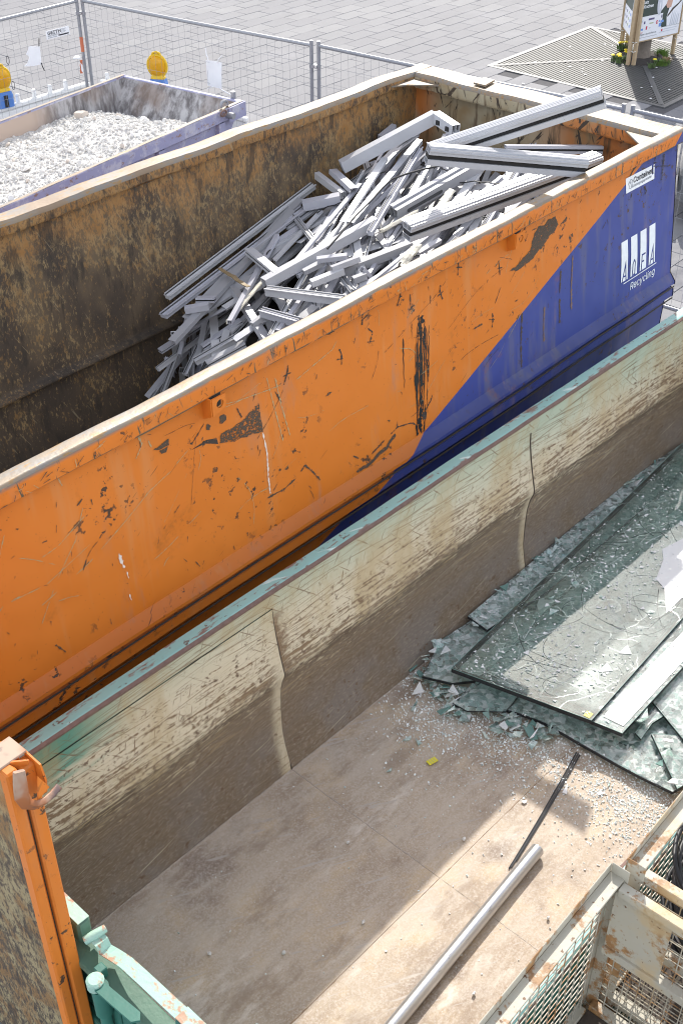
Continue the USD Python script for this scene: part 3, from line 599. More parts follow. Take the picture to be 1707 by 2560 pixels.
A_, B_, C_ = np.array([17.955, 9.425]), np.array([18.945, 9.178]), np.array([18.69, 10.06])
ps = thing('poster_stand', 'three sided timber poster stand with event posters around the tree trunk', 'poster stand', ((A_[0] + B_[0] + C_[0]) / 3, 9.55, 0))
def post(c, w=.05, zt=2.6, off=(0, 0)):
    part(ps, 'timber_post', MB().cbox((c[0] - w / 2 + off[0], c[1] - w / 2 + off[1], 0), (c[0] + w / 2 + off[0], c[1] + w / 2 + off[1], zt), .004), M['wood'])
post(A_, .055, off=(.015, -.035)); post(A_, .055, off=(-.035, .04)); post(B_, .055, off=(.0, .045)); post(C_, .055, off=(.03, .0)); post(C_ + (.04, -.12), .055, off=(.02, .03))
def board(a, b, n_out, poster):
    a, b = np.array([*a, 0.]), np.array([*b, 0.]); u = b - a; L = np.linalg.norm(u); u /= L; w = np.array(n_out, float); w -= u * (w @ u); w /= np.linalg.norm(w); zv = np.array([0, 0, 1.])
    Z0, Z1 = .33, 2.5
    bd = part(ps, 'poster_board', MB().poly(sbox(-.02, Z0, L + .03, Z1), .012, a - w * .012, u, zv, w), M['wood'])
    pp = part(bd, 'poster_sheet', MB().poly(sbox(.0, Z0 + .02, L, Z1 - .02), .002, a + w * .001, u, zv, w), M['pwhite'])
    return a, u, zv, w, L, bd
a, u, zv, w, L, bd = board(A_, B_, (-.25, -1, 0), True)
def pr(name, poly, mat, lv=1): part(bd, name, MB().poly(poly, .0012, a + w * (.0025 + .0014 * lv), u, zv, w), M[mat])
Zb = .35
pr('printed_ground', sbox(.01, Zb + .37, L - .01, 2.46), 'pgreen', 0); pr('printed_ground', sbox(.58, Zb + .145, L - .01, Zb + .37), 'pgreen', 0)
def txt(s, x, zc, h, mat, lv=2, bold=True, name='print_line'):
    m = meshkit.text_mesh(s, h, .0012, bold); v = np.array(m.vertices); mb = MB()
    mb.add(a + w * (.0025 + .0014 * lv) + (x + v[:, :1]) * u + (zc + v[:, 1:2]) * zv + v[:, 2:] * w, np.array(m.faces)); part(bd, name, mb, M[mat])
txt('14 Uhr', .06, Zb + .70, .050, 'tagy'); txt('Wittelsbacher', .055, Zb + .632, .046, 'whitetxt'); txt('Platz', .055, Zb + .566, .046, 'whitetxt'); txt('München', .055, Zb + .50, .046, 'whitetxt')
txt('abfragen-abschaffen.de', .06, Zb + .085, .026, 'greytxt', 1)
pr('print_line', sbox(.06, Zb + .045, .5, Zb + .052), 'greytxt', 1); pr('print_line', sbox(.55, Zb + .07, .92, Zb + .078), 'pgrey', 1); pr('print_line', sbox(.64, Zb + .105, .95, Zb + .115), 'pgrey', 1)
logos = [(.09, .31, .035, .04, 'pgrey'), (.16, .285, .03, .04, 'pviolet'), (.26, .33, .13, .028, 'pviolet'), (.29, .27, .09, .02, 'ptan'), (.44, .245, .05, .06, 'pred'), (.51, .27, .02, .03, 'pblue'), (.545, .255, .07, .035, 'pblue'), (.545, .33, .025, .045, 'pviolet'), (.515, .195, .055, .055, 'pblue'), (.58 - .03, .19, .0, .0, 'pgreen'), (.09, .19, .07, .03, 'pblue'), (.22, .19, .03, .055, 'pred'), (.29, .20, .04, .02, 'pgrey'), (.07, .145, .035, .03, 'porange'), (.11, .15, .05, .01, 'pred'), (.59, .115, .03, .035, 'pred')]
for lx, lz, lw, lh, lm in logos:
    if lw: pr('printed_emblem', affinity.scale(Point(lx + lw / 2, Zb + lz + lh / 2 - .03).buffer(.5, 8), lw, lh) if lm in ('pred', 'pgrey') and lw > .03 else sbox(lx, Zb + lz - .03, lx + lw, Zb + lz + lh - .03), lm, 1)
pr('printed_emblem', Point(.60 - .01, Zb + .19).buffer(.028), 'pgreen', 1)
pr('printed_emblem', Point(.465, Zb + .245).buffer(.012), 'pwhite', 2)
mz = Zb + .50
pr('printed_megaphone', Polygon([(.45, mz + .08), (.86, mz + .30), (.90, mz + .24), (.50, mz - .11)]), 'pwhite', 2); pr('printed_megaphone', affinity.rotate(affinity.scale(Point(.47, mz - .0).buffer(1, 16), .055, .15), 6), 'pgrey', 3); pr('printed_megaphone', affinity.scale(Point(.48, mz - .01).buffer(1, 12), .014, .06), 'pwhite', 4)
pr('printed_megaphone', Polygon([(.80, mz + .27), (.90, mz + .31), (.92, mz + .23), (.83, mz + .2)]), 'tagy', 4)
pr('printed_person', Polygon([(.70, Zb + .15), (.67, mz - .2), (.71, mz - .05), (.80, mz + .12), (.93, mz + .16), (L - .02, mz + .12), (L - .02, Zb + .15)]), 'pwhite', 3)
pr('printed_person', Polygon([(.62, mz - .02), (.64, mz + .06), (.70, mz + .09), (.76, mz + .03), (.74, mz - .06), (.66, mz - .07)]), 'skin', 4)
pr('printed_person', Polygon([(.82, mz + .10), (.86, mz + .30), (L - .02, mz + .36), (L - .02, mz + .05), (.9, mz + .02)]), 'pdark', 4)
pr('printed_person', Polygon([(.68, mz - .18), (.78, mz - .08), (.90, mz - .02), (L - .02, mz + .06), (L - .02, mz + .03), (.90, mz - .05), (.80, mz - .11), (.69, mz - .21)]), 'pdark', 4)
for k in range(5): pr('printed_person', Polygon([(.76 + .04 * k, Zb + .15), (.78 + .04 * k, mz - .2), (.80 + .04 * k, mz - .1 - .02 * k), (.79 + .04 * k, Zb + .16)]), 'pgrey', 4)
a, u, zv, w, L, bd = board(C_, A_, (-1, .6, 0), True)
pr('printed_ground', sbox(.01, Zb + .37, L - .01, 2.46), 'pgreen', 0); pr('printed_person', Polygon([(.55, Zb + .15), (.6, Zb + .6), (.8, Zb + .75), (.86, Zb + .15)]), 'pgrey', 2); pr('printed_person', Polygon([(.70, Zb + .3), (.72, Zb + .7), (.8, Zb + .7), (.80, Zb + .2)]), 'pwhite', 3)
for k in range(12): pr('printed_emblem', sbox(.06 + .13 * (k % 4), Zb + .10 + .09 * (k // 4), .06 + .13 * (k % 4) + .05, Zb + .14 + .09 * (k // 4)), ['pgrey', 'pblue', 'ptan', 'pviolet'][k * 7 % 4], 1)
a, u, zv, w, L, bd = board(B_, C_, (1, .3, 0), True)
for (c, zz_) in ((A_, .22), (A_, .36), (C_, .30), (B_, .26)): part(ps, 'cable_tie', MB().tube([(c[0] + .05 * math.cos(t), c[1] + .06 * math.sin(t), zz_ + .008 * math.sin(3 * t)) for t in np.linspace(0, 6.28, 13)], .004, 4), M['white'])

# ------------------------------------------------------------------ mobile fence panels
def fence_panel(p0, p1, label, seed=0, wires=True, lift=0.0):
    p0, p1 = np.array([*p0, 0.]), np.array([*p1, 0.]); d = p1 - p0; L = np.linalg.norm(d); d /= L; c = (p0 + p1) / 2; up = np.array([0, 0, 1.]); nrm = np.cross(d, up)
    t = thing('mesh_fence', label, 'fence panel', (c[0], c[1], 0), math.atan2(d[1], d[0]), group='mesh fence panels around the containers')
    g = np.random.default_rng(seed); H = 2.0 + lift
    for q in (p0, p1): part(t, 'post', MB().tube([q + up * .05, q + up * 1.0, q + up * (H + .05)], .021, 10), M['zinc'], smooth=50)
    part(t, 'top_rail', MB().tube([p0 + up * H + d * .0, (p0 + p1) / 2 + up * (H - .006), p1 + up * H], .0205, 10), M['zinc'], smooth=50)
    part(t, 'bottom_rail', MB().tube([p0 + up * .16, p1 + up * .16], .0205, 8), M['zinc'], smooth=50)
    n = int(L / .1); bow = g.uniform(-.02, .02)
    for i in range(1, n):
        s = L * i / n; b = bow * math.sin(math.pi * s / L)
        k = [p0 + d * (s + g.normal(0, .002)) + up * h_ + nrm * (b * math.sin(math.pi * h_ / 2) + g.normal(0, .0015)) for h_ in (.16, .7, 1.3, H)]
        part(t, 'vertical_wire', MB().tube(k, .0016, 4, cap=False), M['wire'])
    for h_ in (.38, .62, .86, 1.10, 1.34, 1.58, 1.80):
        part(t, 'horizontal_wire', MB().tube([p0 + d * L * s + up * (h_ + g.normal(0, .002)) + nrm * (.004 + bow * math.sin(math.pi * s) * math.sin(math.pi * h_ / 2)) for s in np.linspace(0, 1, 7)], .0017, 4, cap=False), M['zinc'])
    return t
F0 = fence_panel((6.04, 12.53), (9.50, 12.565), 'left mesh fence panel along the skip, carrying the name plate and torn sheet', 1, lift=.0)
F1 = fence_panel((9.55, 12.52), (9.955, 9.10), 'mesh fence panel behind the skip end, carrying the sheet tied with white cords', 2)
F2 = fence_panel((9.985, 9.02), (10.30, 5.42), 'mesh fence panel hidden mostly behind the orange container corner', 3)
F3 = fence_panel((10.315, 5.33), (10.46, 1.85), 'mesh fence panel seen right of the blue container end', 4)
for a_, b_, z_, lab in (((9.50, 12.565), (9.55, 12.52), 1.86, 'upper clamp'), ((9.50, 12.565), (9.55, 12.52), .55, ''), ((9.955, 9.10), (9.985, 9.02), 1.78, ''), ((10.30, 5.42), (10.315, 5.33), 1.8, '')):
    m_ = (np.array(a_) + np.array(b_)) / 2; dd = np.array(b_) - np.array(a_); an = math.atan2(dd[1], dd[0]); mb = MB()
    mb.box((m_[0], m_[1], z_), (.12, .052, .035), Rz(an)); mb.tube([(m_[0] - .05, m_[1] - .05, z_), (m_[0] + .05, m_[1] + .05, z_)], .009, 6); part(F1 if a_[1] > 9 else F3, 'clamp', mb, M['zinc'])
def foot(c, an, lab):
    mb = MB(); mb.cbox((-.34, -.11, 0), (.34, .11, .13), .03); v, f = mb.mesh(); m2 = MB().add(v @ Rz(an).T + np.array([c[0], c[1], 0.003]), f)
    one('concrete_block', lab, 'concrete block', m2, M['kerb'])
foot((9.52, 12.55), 1.57, 'concrete fence foot under the corner posts'); foot((9.97, 9.06), 0, 'concrete fence foot between the skip end and the orange container'); foot((10.31, 5.375), 0, 'concrete fence foot behind the blue container corner')
# name plate, papers, tape (hang on the fence: things of their own)
X0, Zp = 8.945, 1.66
npl = thing('name_plate', 'white fence name plate with bold black lettering', 'sign', (9.12, 12.51, 1.66)); pth = part(npl, 'plate', MB().poly(sbox(0, 0, .35, .10).buffer(-.008).buffer(.008), .003, (X0, 12.513, Zp), (1, 0, 0), (0, 0, 1), (0, -1, 0)), M['paper'])
def ptext(par, s, h, O, U, V, mat, bold=False, off=.0032):
    m = meshkit.text_mesh(s, h, .0008, bold); v = np.array(m.vertices); U, V = np.array(U, float), np.array(V, float); W = np.cross(U, V)
    part(par, 'lettering', MB().add(np.array(O) + v[:, :1] * U + v[:, 1:2] * V + v[:, 2:] * W + W * off, np.array(m.faces)), M[mat])
ptext(pth, 'GEITH', .036, (X0 + .018, 12.513, Zp + .052), (1.3, 0, 0), (0, 0, 1), 'blacktxt', True); ptext(pth, 'BAUGERÄTE', .018, (X0 + .02, 12.513, Zp + .028), (1.25, 0, 0), (0, 0, 1), 'greytxt', True)
lp = MB()
for k in range(4): lp.b2((X0 + .225, 12.5085, Zp + .042 + k * .013), (X0 + .225 + .055 + .02 * (k % 2), 12.5095, Zp + .0465 + k * .013))
lp.b2((X0 + .02, 12.5085, Zp + .012), (X0 + .16, 12.5095, Zp + .019)); part(pth, 'small_print', lp, M['greytxt']); part(pth, 'arrow_bar', MB().b2((X0 + .18, 12.5085, Zp + .012), (X0 + .335, 12.5095, Zp + .028)), M['blacktxt'])
tp = Polygon([(8.690, 1.64), (8.832, 1.612), (8.822, 1.40), (8.70, 1.405), (8.566, 1.432), (8.62, 1.46), (8.655, 1.51), (8.65, 1.535), (8.62, 1.56), (8.655, 1.60), (8.672, 1.64)])
ts = thing('torn_sheet', 'torn white sheet held by black ties on the left fence panel', 'sheet', (8.72, 12.51, 1.4)); part(ts, 'sheet', MB().poly(tp, .002, (0, 12.514, 0), (1, 0, 0), (0, 0, 1), (0, -1, 0)), M['paper'])
for zz_, s in ((1.625, 1), (1.41, -1)): part(ts, 'black_tie', MB().tube([(8.815, 12.505, zz_ - .01 * s), (8.818, 12.50, zz_ + .03 * s), (8.822 + .01 * (s < 0), 12.49, zz_ + .085 * s)], .006, 5), M['black'])
pt = thing('tied_sheet', 'white notice sheet tied with white cords to the fence behind the skip', 'sheet', (9.79, 10.48, 1.29))
sb = [(10.621 - .262 * i / 6, 1.60 + .022 * i / 6) for i in range(7)]; P_ = []
for k in range(5):
    r_ = []
    for i in range(7):
        s, t_ = i / 6, k / 4; r_.append((9.775 + .012 * math.sin(3 * s + t_ * 2), 10.615 - .27 * s + .01 * t_, 1.60 - .30 * t_ + .02 * s))
    P_.append(r_)
mb = MB(); mb.grid(P_); mb.grid(np.array(P_) + (.003, 0, 0), True); part(pt, 'sheet', mb, M['paper'], smooth=60)
for a_, b_ in (((9.775, 10.57, 1.60), (9.77, 10.60, 1.74)), ((9.775, 10.43, 1.60), (9.77, 10.33, 1.70)), ((9.775, 10.52, 1.31), (9.77, 10.62, 1.26)), ((9.775, 10.40, 1.31), (9.77, 10.16, 1.27))): part(pt, 'cord', MB().tube([a_, (np.array(a_) + b_) / 2 + (0, .01, 0), b_], .006, 5), M['paper'])
rb = thing('warning_tape', 'orange and white tape knotted round the left corner fence post', 'tape', (9.40, 12.52, 1.15))
part(rb, 'knot', MB().tube([(9.40 + .035 * math.cos(t), 12.565 + .04 * math.sin(t), 1.345 + .01 * math.sin(2 * t)) for t in np.linspace(0, 6.28, 12)], .014, 5), M['paper']); part(rb, 'tail', MB().grid([[(9.385 - .02 * k / 4 + .01 * (k % 2), 12.50, 1.33 - .16 * k / 5), (9.42 - .012 * k / 4, 12.49, 1.33 - .16 * k / 5)] for k in range(6)]), M['redw']); part(rb, 'white_stripe', MB().grid([[(9.388, 12.495, 1.30 - .05 * k), (9.408, 12.488, 1.27 - .05 * k)] for k in range(3)]), M['paper'])
one('post_sticker', 'faded orange band wrapped around the corner fence post', 'tape', MB().tube([(9.50, 12.565, 1.40), (9.50, 12.565, 1.58)], .0225, 10), M['redw'])
for k, (x_, z_) in enumerate(((8.35, 1.55), (8.37, 1.25))): one('wire_loop', ['small black wire loop on the left fence panel above the lower one', 'small black wire loop lower on the left fence panel near the lamp'][k], 'wire loop', MB().tube([(x_ + .02 * math.cos(t), 12.51, z_ + .05 * math.sin(t)) for t in np.linspace(0, 6.28, 12)], .004, 4), M['black'])
# ------------------------------------------------------------------ barrier boards and warning lamps
def barrier(p0, p1, label):
    p0, p1 = np.array([*p0, 0.]), np.array([*p1, 0.]); d = p1 - p0; L = np.linalg.norm(d); d /= L; w = np.array([-d[1], d[0], 0.]); zv = np.array([0, 0, 1.]); c = (p0 + p1) / 2
    t = thing('barrier_board', label, 'barrier', (c[0], c[1], 0), math.atan2(d[1], d[0]))
    def bb(n, s0, s1, z0, z1, th, mat, ch=.012):
        m = MB(); m.cbox((s0, -th / 2, z0), (s1, th / 2, z1), ch); v, f = m.mesh(); part(t, n, MB().add(p0 + v[:, :1] * d + v[:, 1:2] * w + v[:, 2:] * zv, f), M[mat])
    bb('board', 0, L, .66, .90, .05, 'white'); bb('top_rail', 0, L, .905, .96, .07, 'white')
    for i in range(int(L / .245)):
        s = .12 + .245 * i; part(t, 'peg', MB().tube([p0 + d * s + zv * .955, p0 + d * s + zv * 1.05, p0 + d * s + zv * 1.062], [.030, .027, .018], 10), M['white'], smooth=50)
        part(t, 'stud', MB().tube([p0 + d * (s + .1) + zv * .79 - w * .024, p0 + d * (s + .1) + zv * .79 - w * .032], .02, 8), M['dry'])
    for s in (.25, L - .25): bb('foot_leg', s - .03, s + .03, .02, .66, .05, 'white'); bb('foot', s - .15, s + .15, 0.003, .1, .4, 'black')
    return t
barrier((5.5, 12.74), (9.66, 12.74), 'white plastic barrier board with pegs behind the left fence panel')
barrier((9.84, 12.70), (10.0, 10.2), 'white plastic barrier board mostly hidden behind the skip end')
def lamp(c, nrm, label):
    t = thing('warning_lamp', label, 'warning lamp', (c[0], c[1], c[2] - .34)); c = np.array(c, float); n = np.array(nrm, float); n /= np.linalg.norm(n); u = np.cross([0, 0, 1.], n); zv = np.array([0, 0, 1.])
    def disc(r0, steps): return [[c + n * h + (u * math.cos(a_) * r * 1.12 + zv * math.sin(a_) * r * 1.22) for a_ in np.arange(28) * 2 * np.pi / 28] for h, r in steps]
    part(t, 'lens', MB().rings(disc(0, [(.012, .098), (.035, .094), (.052, .074), (.062, .045), (.066, .012)])), M['lens'], smooth=40)
    part(t, 'back_lens', MB().rings(disc(0, [(-.012, .098), (-.035, .094), (-.052, .074), (-.062, .045), (-.066, .012)])[::-1]), M['lens'], smooth=40)
    part(t, 'housing_ring', MB().rings(disc(0, [(-.016, .100), (-.016, .118), (.0, .124), (.016, .118), (.016, .100)]), cap=False), M['yellow'], smooth=40)
    part(t, 'handle', MB().tube([c + zv * .138 + u * x_ + zv * h for x_, h in ((-.06, -.02), (-.045, .015), (0, .03), (.045, .015), (.06, -.02))], .013, 8), M['yellow'], smooth=60)
    nk = MB(); nk.rings([[c + zv * h + u * sx * a_ + n * sy * b_ for sx, sy in ((-1, -.7), (-.7, -1), (.7, -1), (1, -.7), (1, .7), (.7, 1), (-.7, 1), (-1, .7))] for h, a_, b_ in ((-.09, .05, .03), (-.13, .085, .045), (-.15, .09, .05))]); part(t, 'neck', nk, M['yellow'])
    bs = MB(); bs.rings([[c + zv * h + u * sx * a_ + n * sy * b_ for sx, sy in ((-1, -.8), (-.8, -1), (.8, -1), (1, -.8), (1, .8), (.8, 1), (-.8, 1), (-1, .8))] for h, a_, b_ in ((-.152, .092, .052), (-.2, .105, .06), (-.34, .105, .06))]); part(t, 'battery_case', bs, M['blue'])
    m_ = MB(); m_.bar(c + n * .062 - zv * .33, c + n * .062 - zv * .19, .05, .012, up=n); part(t, 'clasp', m_, M['black'])
lamp((8.36, 12.74, 1.29), (-.15, -1, 0), 'amber warning lamp on a blue case at the left picture edge'); lamp((9.885, 11.62, 1.32), (-1, -.55, 0), 'amber warning lamp behind the grey inner end of the skip')

# ------------------------------------------------------------------ lilac skip with rubble
th = math.radians(7.9); O = np.array([9.235, 9.442, 0.]); U = np.array([-math.cos(th), -math.sin(th), 0.]); V = np.array([-math.sin(th), math.cos(th), 0.]); ZV = np.array([0, 0, 1.])
def S(u_, v_, z_): return O + U * u_ + V * v_ + ZV * z_
SL, SW, SZ = 4.0, 1.77, 1.5
sk = thing('skip', 'lilac blue steel skip full of pale rubble', 'skip', tuple(S(SL / 2, SW / 2, 0)), th)
def sbx(name, u0, u1, v0, v1, z0, z1, mat, c=.006, label=None):
    m = MB(); m.cbox((u0, v0, z0), (u1, v1, z1), c); v, f = m.mesh(); part(sk, name, MB().add(O + v[:, :1] * U + v[:, 1:2] * V + v[:, 2:] * ZV, f[:, ::-1]), M[mat], label)
def quad(name, pts, mat, thick=None, n=12):
    p = [np.array(q) for q in pts]; mb = MB(); gr_ = [[p[0] * (1 - s) * (1 - t) + p[1] * s * (1 - t) + p[2] * s * t + p[3] * (1 - s) * t for s in np.linspace(0, 1, n)] for t in np.linspace(0, 1, n)]
    mb.grid(gr_); part(sk, name, mb, M[mat])
bi, ei = .10, .75   # inset of the sides and the sloping ends at the bottom
def shell(name, o, mat):
    a_ = [S(o, o, SZ - .02), S(SL - o, o, SZ - .02), S(SL - o, SW - o, SZ - .02), S(o, SW - o, SZ - .02)]; b_ = [S(o + ei, o + bi, .28), S(SL - o - ei, o + bi, .28), S(SL - o - ei, SW - o - bi, .28), S(o + ei, SW - o - bi, .28)]
    for k, nm in enumerate(('side_wall', 'end_wall', 'side_wall', 'end_wall')): quad(name + nm, [a_[k], a_[(k + 1) % 4], b_[(k + 1) % 4], b_[k]], mat)
    quad(name + 'floor', b_, mat)
shell('outer_', .035, 'skip'); shell('inner_', .05, 'skipin')
sbx('rim', .0, SL, .0, .055, SZ - .13, SZ, 'skip'); sbx('rim', 0, SL, SW - .05, SW, SZ - .13, SZ, 'skip'); sbx('rim', .0, .05, .057, SW - .052, SZ - .10, SZ - .004, 'skip'); sbx('rim', SL - .05, SL, .057, SW - .052, SZ - .10, SZ - .004, 'skip')
part(sk, 'rim_top', MB().grid([[S(u_, v_, SZ + .0025 + .002 * math.sin(u_ * 9)) for u_ in np.linspace(.02, SL - .02, 30)] for v_ in (.006, .05)], True), M['bare']); part(sk, 'rim_top', MB().grid([[S(u_, v_, SZ + .0025) for u_ in np.linspace(.02, SL - .02, 30)] for v_ in (SW - .045, SW - .006)], True), M['bare'])
for u_ in (.42, 1.42, 2.45, 3.45):
    mb = MB(); p4 = [S(u_ - .05, -.004, SZ - .132), S(u_ + .05, -.004, SZ - .132), S(u_ + .05, .09, .32), S(u_ - .05, .09, .32)]; q4 = [p + V * .06 for p in p4]
    mb.add(p4 + q4, [[0, 1, 2, 3], [7, 6, 5, 4], [0, 3, 7, 4], [1, 5, 6, 2]]); part(sk, 'stiffener', mb, M['skip'])
part(sk, 'corner_block', MB().tm(trimesh.convex.convex_hull(np.array([S(.0, -.012, SZ - .16), S(.3, -.012, SZ - .16), S(.3, -.012, SZ - .005), S(0, -.012, SZ - .005), S(-.02, .1, SZ - .12), S(-.02, .1, SZ - .005), S(.3, -.002, SZ - .01)]))), M['skip'])
part(sk, 'shackle', MB().tube([S(.32 + .055 * math.cos(t), .035, SZ + .03 + .045 * math.sin(t)) for t in np.linspace(-.4, 3.6, 12)], .016, 7), M['zinc'], smooth=50); part(sk, 'lifting_pin', MB().tube([S(.32, -.09, SZ - .07), S(.32, .02, SZ - .07)], .035, 10), M['zinc'], smooth=50); part(sk, 'chain_link', MB().tube([S(.42 + .05 * math.cos(t), -.03, SZ - .02 + .03 * math.sin(t)) for t in np.linspace(0, 6.28, 12)], .011, 6), M['edge_rust']); part(sk, 'rear_pin', MB().tube([S(-.03, .18, SZ - .03), S(-.03, .18, SZ + .06)], .028, 8), M['zinc'])
def rz(u_, v_): 
    p = np.stack([u_, v_, 0 * u_], -1); base = 1.345 - .20 * np.clip(1 - (u_ - .25) / .95, 0, 1) ** 1.5 + .04 * np.sin(v_ * 2.4 + .4) - .06 * np.clip((u_ - 2.2), 0, 2)
    return base + .16 * (meshkit.fbm(p * 2.0, 4, 3) - .5) + .06 * (meshkit.fbm(p * 9, 3, 5) - .5)
uu, vv = np.meshgrid(np.linspace(.12, SL - .12, 150), np.linspace(.06, SW - .06, 80), indexing='ij'); hz = rz(uu, vv)
P_ = O + uu[..., None] * U + vv[..., None] * V + hz[..., None] * ZV
mb = MB().grid(P_); g = np.random.default_rng(11)
for n in range(9500):
    u_, v_ = g.uniform(.14, SL - .2), g.uniform(.08, SW - .08); s = .005 + .018 * g.random() ** 3
    mb.ico(O + U * u_ + V * v_ + ZV * (rz(np.array(u_), np.array(v_)) + s * .35), s, 0, .35, n, (1, g.uniform(.6, 1), g.uniform(.5, .9)))
one('rubble_heap', 'pale mass of crushed concrete rubble filling the lilac skip', 'rubble', mb, M['concrete'], kind='stuff')
def cut_facets(v, seed):
    gg = np.random.default_rng(seed)
    for _ in range(14):
        k_ = gg.normal(size=3); k_ /= np.linalg.norm(k_); v = v - np.maximum(v @ k_ - gg.uniform(.5, .72), 0)[:, None] * k_
    return v
for n in range(150):
    u_, v_ = g.uniform(.30, 3.3), g.uniform(.14, SW - .14); s = .018 + .034 * g.random() ** 3
    m_ = trimesh.creation.icosphere(1, 1.0); v = np.array(m_.vertices); q, _ = np.linalg.qr(g.normal(size=(3, 3))); v = v * (1 + .5 * (meshkit.fbm(v * 1.6 + n * 7.3, 3, n) - .5)[:, None])
    for _ in range(8):
        k_ = g.normal(size=3); k_ /= np.linalg.norm(k_); h_ = v @ k_; lim = g.uniform(.42, .68); v = v - np.maximum(h_ - lim, 0)[:, None] * k_
    v = (v * np.array([1, g.uniform(.6, .95), g.uniform(.45, .8)])) @ q.T * s; c = O + U * u_ + V * v_ + ZV * (rz(np.array(u_), np.array(v_)) + s * .30)
    one('rubble_chunk', 'pale broken concrete chunk lying on the rubble heap in the lilac skip', 'rubble', MB().add(v + c, np.array(m_.faces)), M[['concrete', 'concrete3', 'concrete2', 'concrete'][n % 4]], group='rubble chunks in the skip')
for (u_, v_, s, lab, mt) in ((1.02, 1.50, .095, 'biggest grey brown rock on the rubble heap near the rusty back wall', 'concrete2'), (.62, .95, .075, 'upright whitish chunk standing at the heap foot against the inner end', 'concrete3')):
    m_ = trimesh.creation.icosphere(2, 1.0); v = np.array(m_.vertices); v = v * (1 + .5 * (meshkit.fbm(v * 1.4 + u_ * 9, 3, 2) - .5)[:, None]); c = O + U * u_ + V * v_ + ZV * (rz(np.array(u_), np.array(v_)) + s * .35); v = cut_facets(v, int(s * 1000)); one('rubble_rock', lab, 'rubble', MB().add(v * s * np.array([1.1, .8, .75]) + c, np.array(m_.faces)), M[mt])

# ------------------------------------------------------------------ dark parked car beyond the fence (its front corner is in view)
car = thing('parked_car', 'dark grey parked car whose front corner shows right of the blue container end', 'car', (13.9, 4.2, 0))
cx0 = np.array([12.56, 5.80]); cd = np.array([.42, -.907]); cw = np.array([.907, .42])       # front corner nearest the camera, direction to the rear, direction across
def CP(s, t_, z_): return np.array([*(cx0 + cd * s + cw * t_), z_])
prof = [(-.0, .30), (-.06, .48), (-.03, .62), (.08, .74), (.75, .88), (1.15, .96), (1.75, 1.40), (2.6, 1.47), (3.5, 1.36), (4.1, 1.0), (4.3, .95), (4.36, .6), (4.3, .3)]
rg = []
for t_, inset, zs in ((.0, .10, .93), (.10, .02, .99), (.4, 0, 1.0), (1.35, 0, 1.0), (1.65, .02, .99), (1.75, .10, .93)):
    rg.append([CP(np.clip(s, inset, 4.36 - inset), t_ + (.12 if z_ > 1.0 and t_ < .3 else (-.12 if z_ > 1.0 and t_ > 1.3 else 0)), .22 + (z_ - .22) * zs) for s, z_ in prof])
part(car, 'body', MB().rings(rg), M['carp'], smooth=40)
for k, t_ in ((0, -.012), (1, 1.762)):
    for s in (.85, 3.5):
        w_ = part(car, 'wheel', MB().tube([CP(s, t_ - (.0 if k == 0 else .0) + (.2 if k == 0 else -.2), .31), CP(s, t_, .31)], .31, 24), M['black']); part(w_, 'rim', MB().tube([CP(s, t_ + (-.012 if k == 0 else .012), .31), CP(s, t_ + (.05 if k == 0 else -.05), .31)], .2, 16), M['zinc'])
for t_ in (.12, 1.3): part(car, 'headlight', MB().rings([[CP(s_ + .05 * (1 - i), t_ + .32 * x_, .60 + .10 * zz_) for x_, zz_, s_ in ((0, -.5, .07), (.5, -.6, .02), (1, -.4, .0), (1, .5, .07), (.5, .75, .10), (0, .6, .16))] for i in (1, 0)]), M['chrome'])
part(car, 'grille', MB().rings([[CP(-.075 + .05 * i, .15 + 1.4 * x_, z_) for x_, z_ in ((0, .36), (1, .36), (1, .56), (0, .56))] for i in (0, 1)]), M['black'])
part(car, 'windscreen', MB().rings([[CP(s + .012 * i, t_, z_ + .02 * (1 - i)) for s, t_, z_ in ((1.2, .2, .99), (1.2, 1.55, .99), (1.72, 1.4, 1.38), (1.72, .35, 1.38))] for i in (0, 1)]), M['cgl'])

# ------------------------------------------------------------------ orange and blue roll-off container
OX0, OX1, OY0, OY1, OZ = 1.40, 8.41, 3.88, 6.43, 2.65
from shapely import union_all
oc = thing('orange_container', 'long rusty orange and blue roll off container heaped with aluminium profiles', 'container', ((OX0 + OX1) / 2, (OY0 + OY1) / 2, 0))
def ybase(x): return np.interp(x, [1.36, 3.5, 5.3, 8.38], [3.90, 3.865, 3.825, 3.80])
def yw(x, z_):
    b = ybase(x); z_ = np.asarray(z_, float)
    up_ = b + (3.925 - b) * np.clip((z_ - 1.5) / 1.03, 0, 1)
    return up_ + .020 * (meshkit.fbm(np.stack(np.broadcast_arrays(np.asarray(x) * 1.1, 0 * z_, z_ * 1.6), -1), 3, 4) - .5)
xs = np.arange(OX0, 8.385, .06); xs = np.append(xs, 8.38)
prof = [(2.53, 0), (2.3, 0), (2.1, 0), (1.9, 0), (1.7, 0), (1.56, 0), (1.502, 0), (1.498, -.006), (1.440, -.056), (1.418, -.058), (1.405, -.03), (1.392, -.022), (1.384, -.030), (1.372, -.052), (1.315, -.058), (1.300, -.045), (1.292, .004), (1.1, .01), (.7, .012), (.25, .014)]
P_ = np.array([[(x, yw(x, z_) + dy + .003 * math.sin(x * 3.1 + z_ * 9) * (dy < -.01), z_ + .008 * (meshkit.noise(np.array([x * 1.3, z_, 3.])) - .5) * (dy < -.002)) for z_, dy in prof] for x in xs])
part(oc, 'side_wall', MB().grid(P_[:, :, :]), M['orange'], 'near side wall, orange at the left and blue beyond a slanting edge', smooth=25)
part(oc, 'side_lining', MB().grid([[(x, 3.985, z_) for z_ in (2.545, 1.5, .36)] for x in (OX0, 8.25)], True), M['worn'])
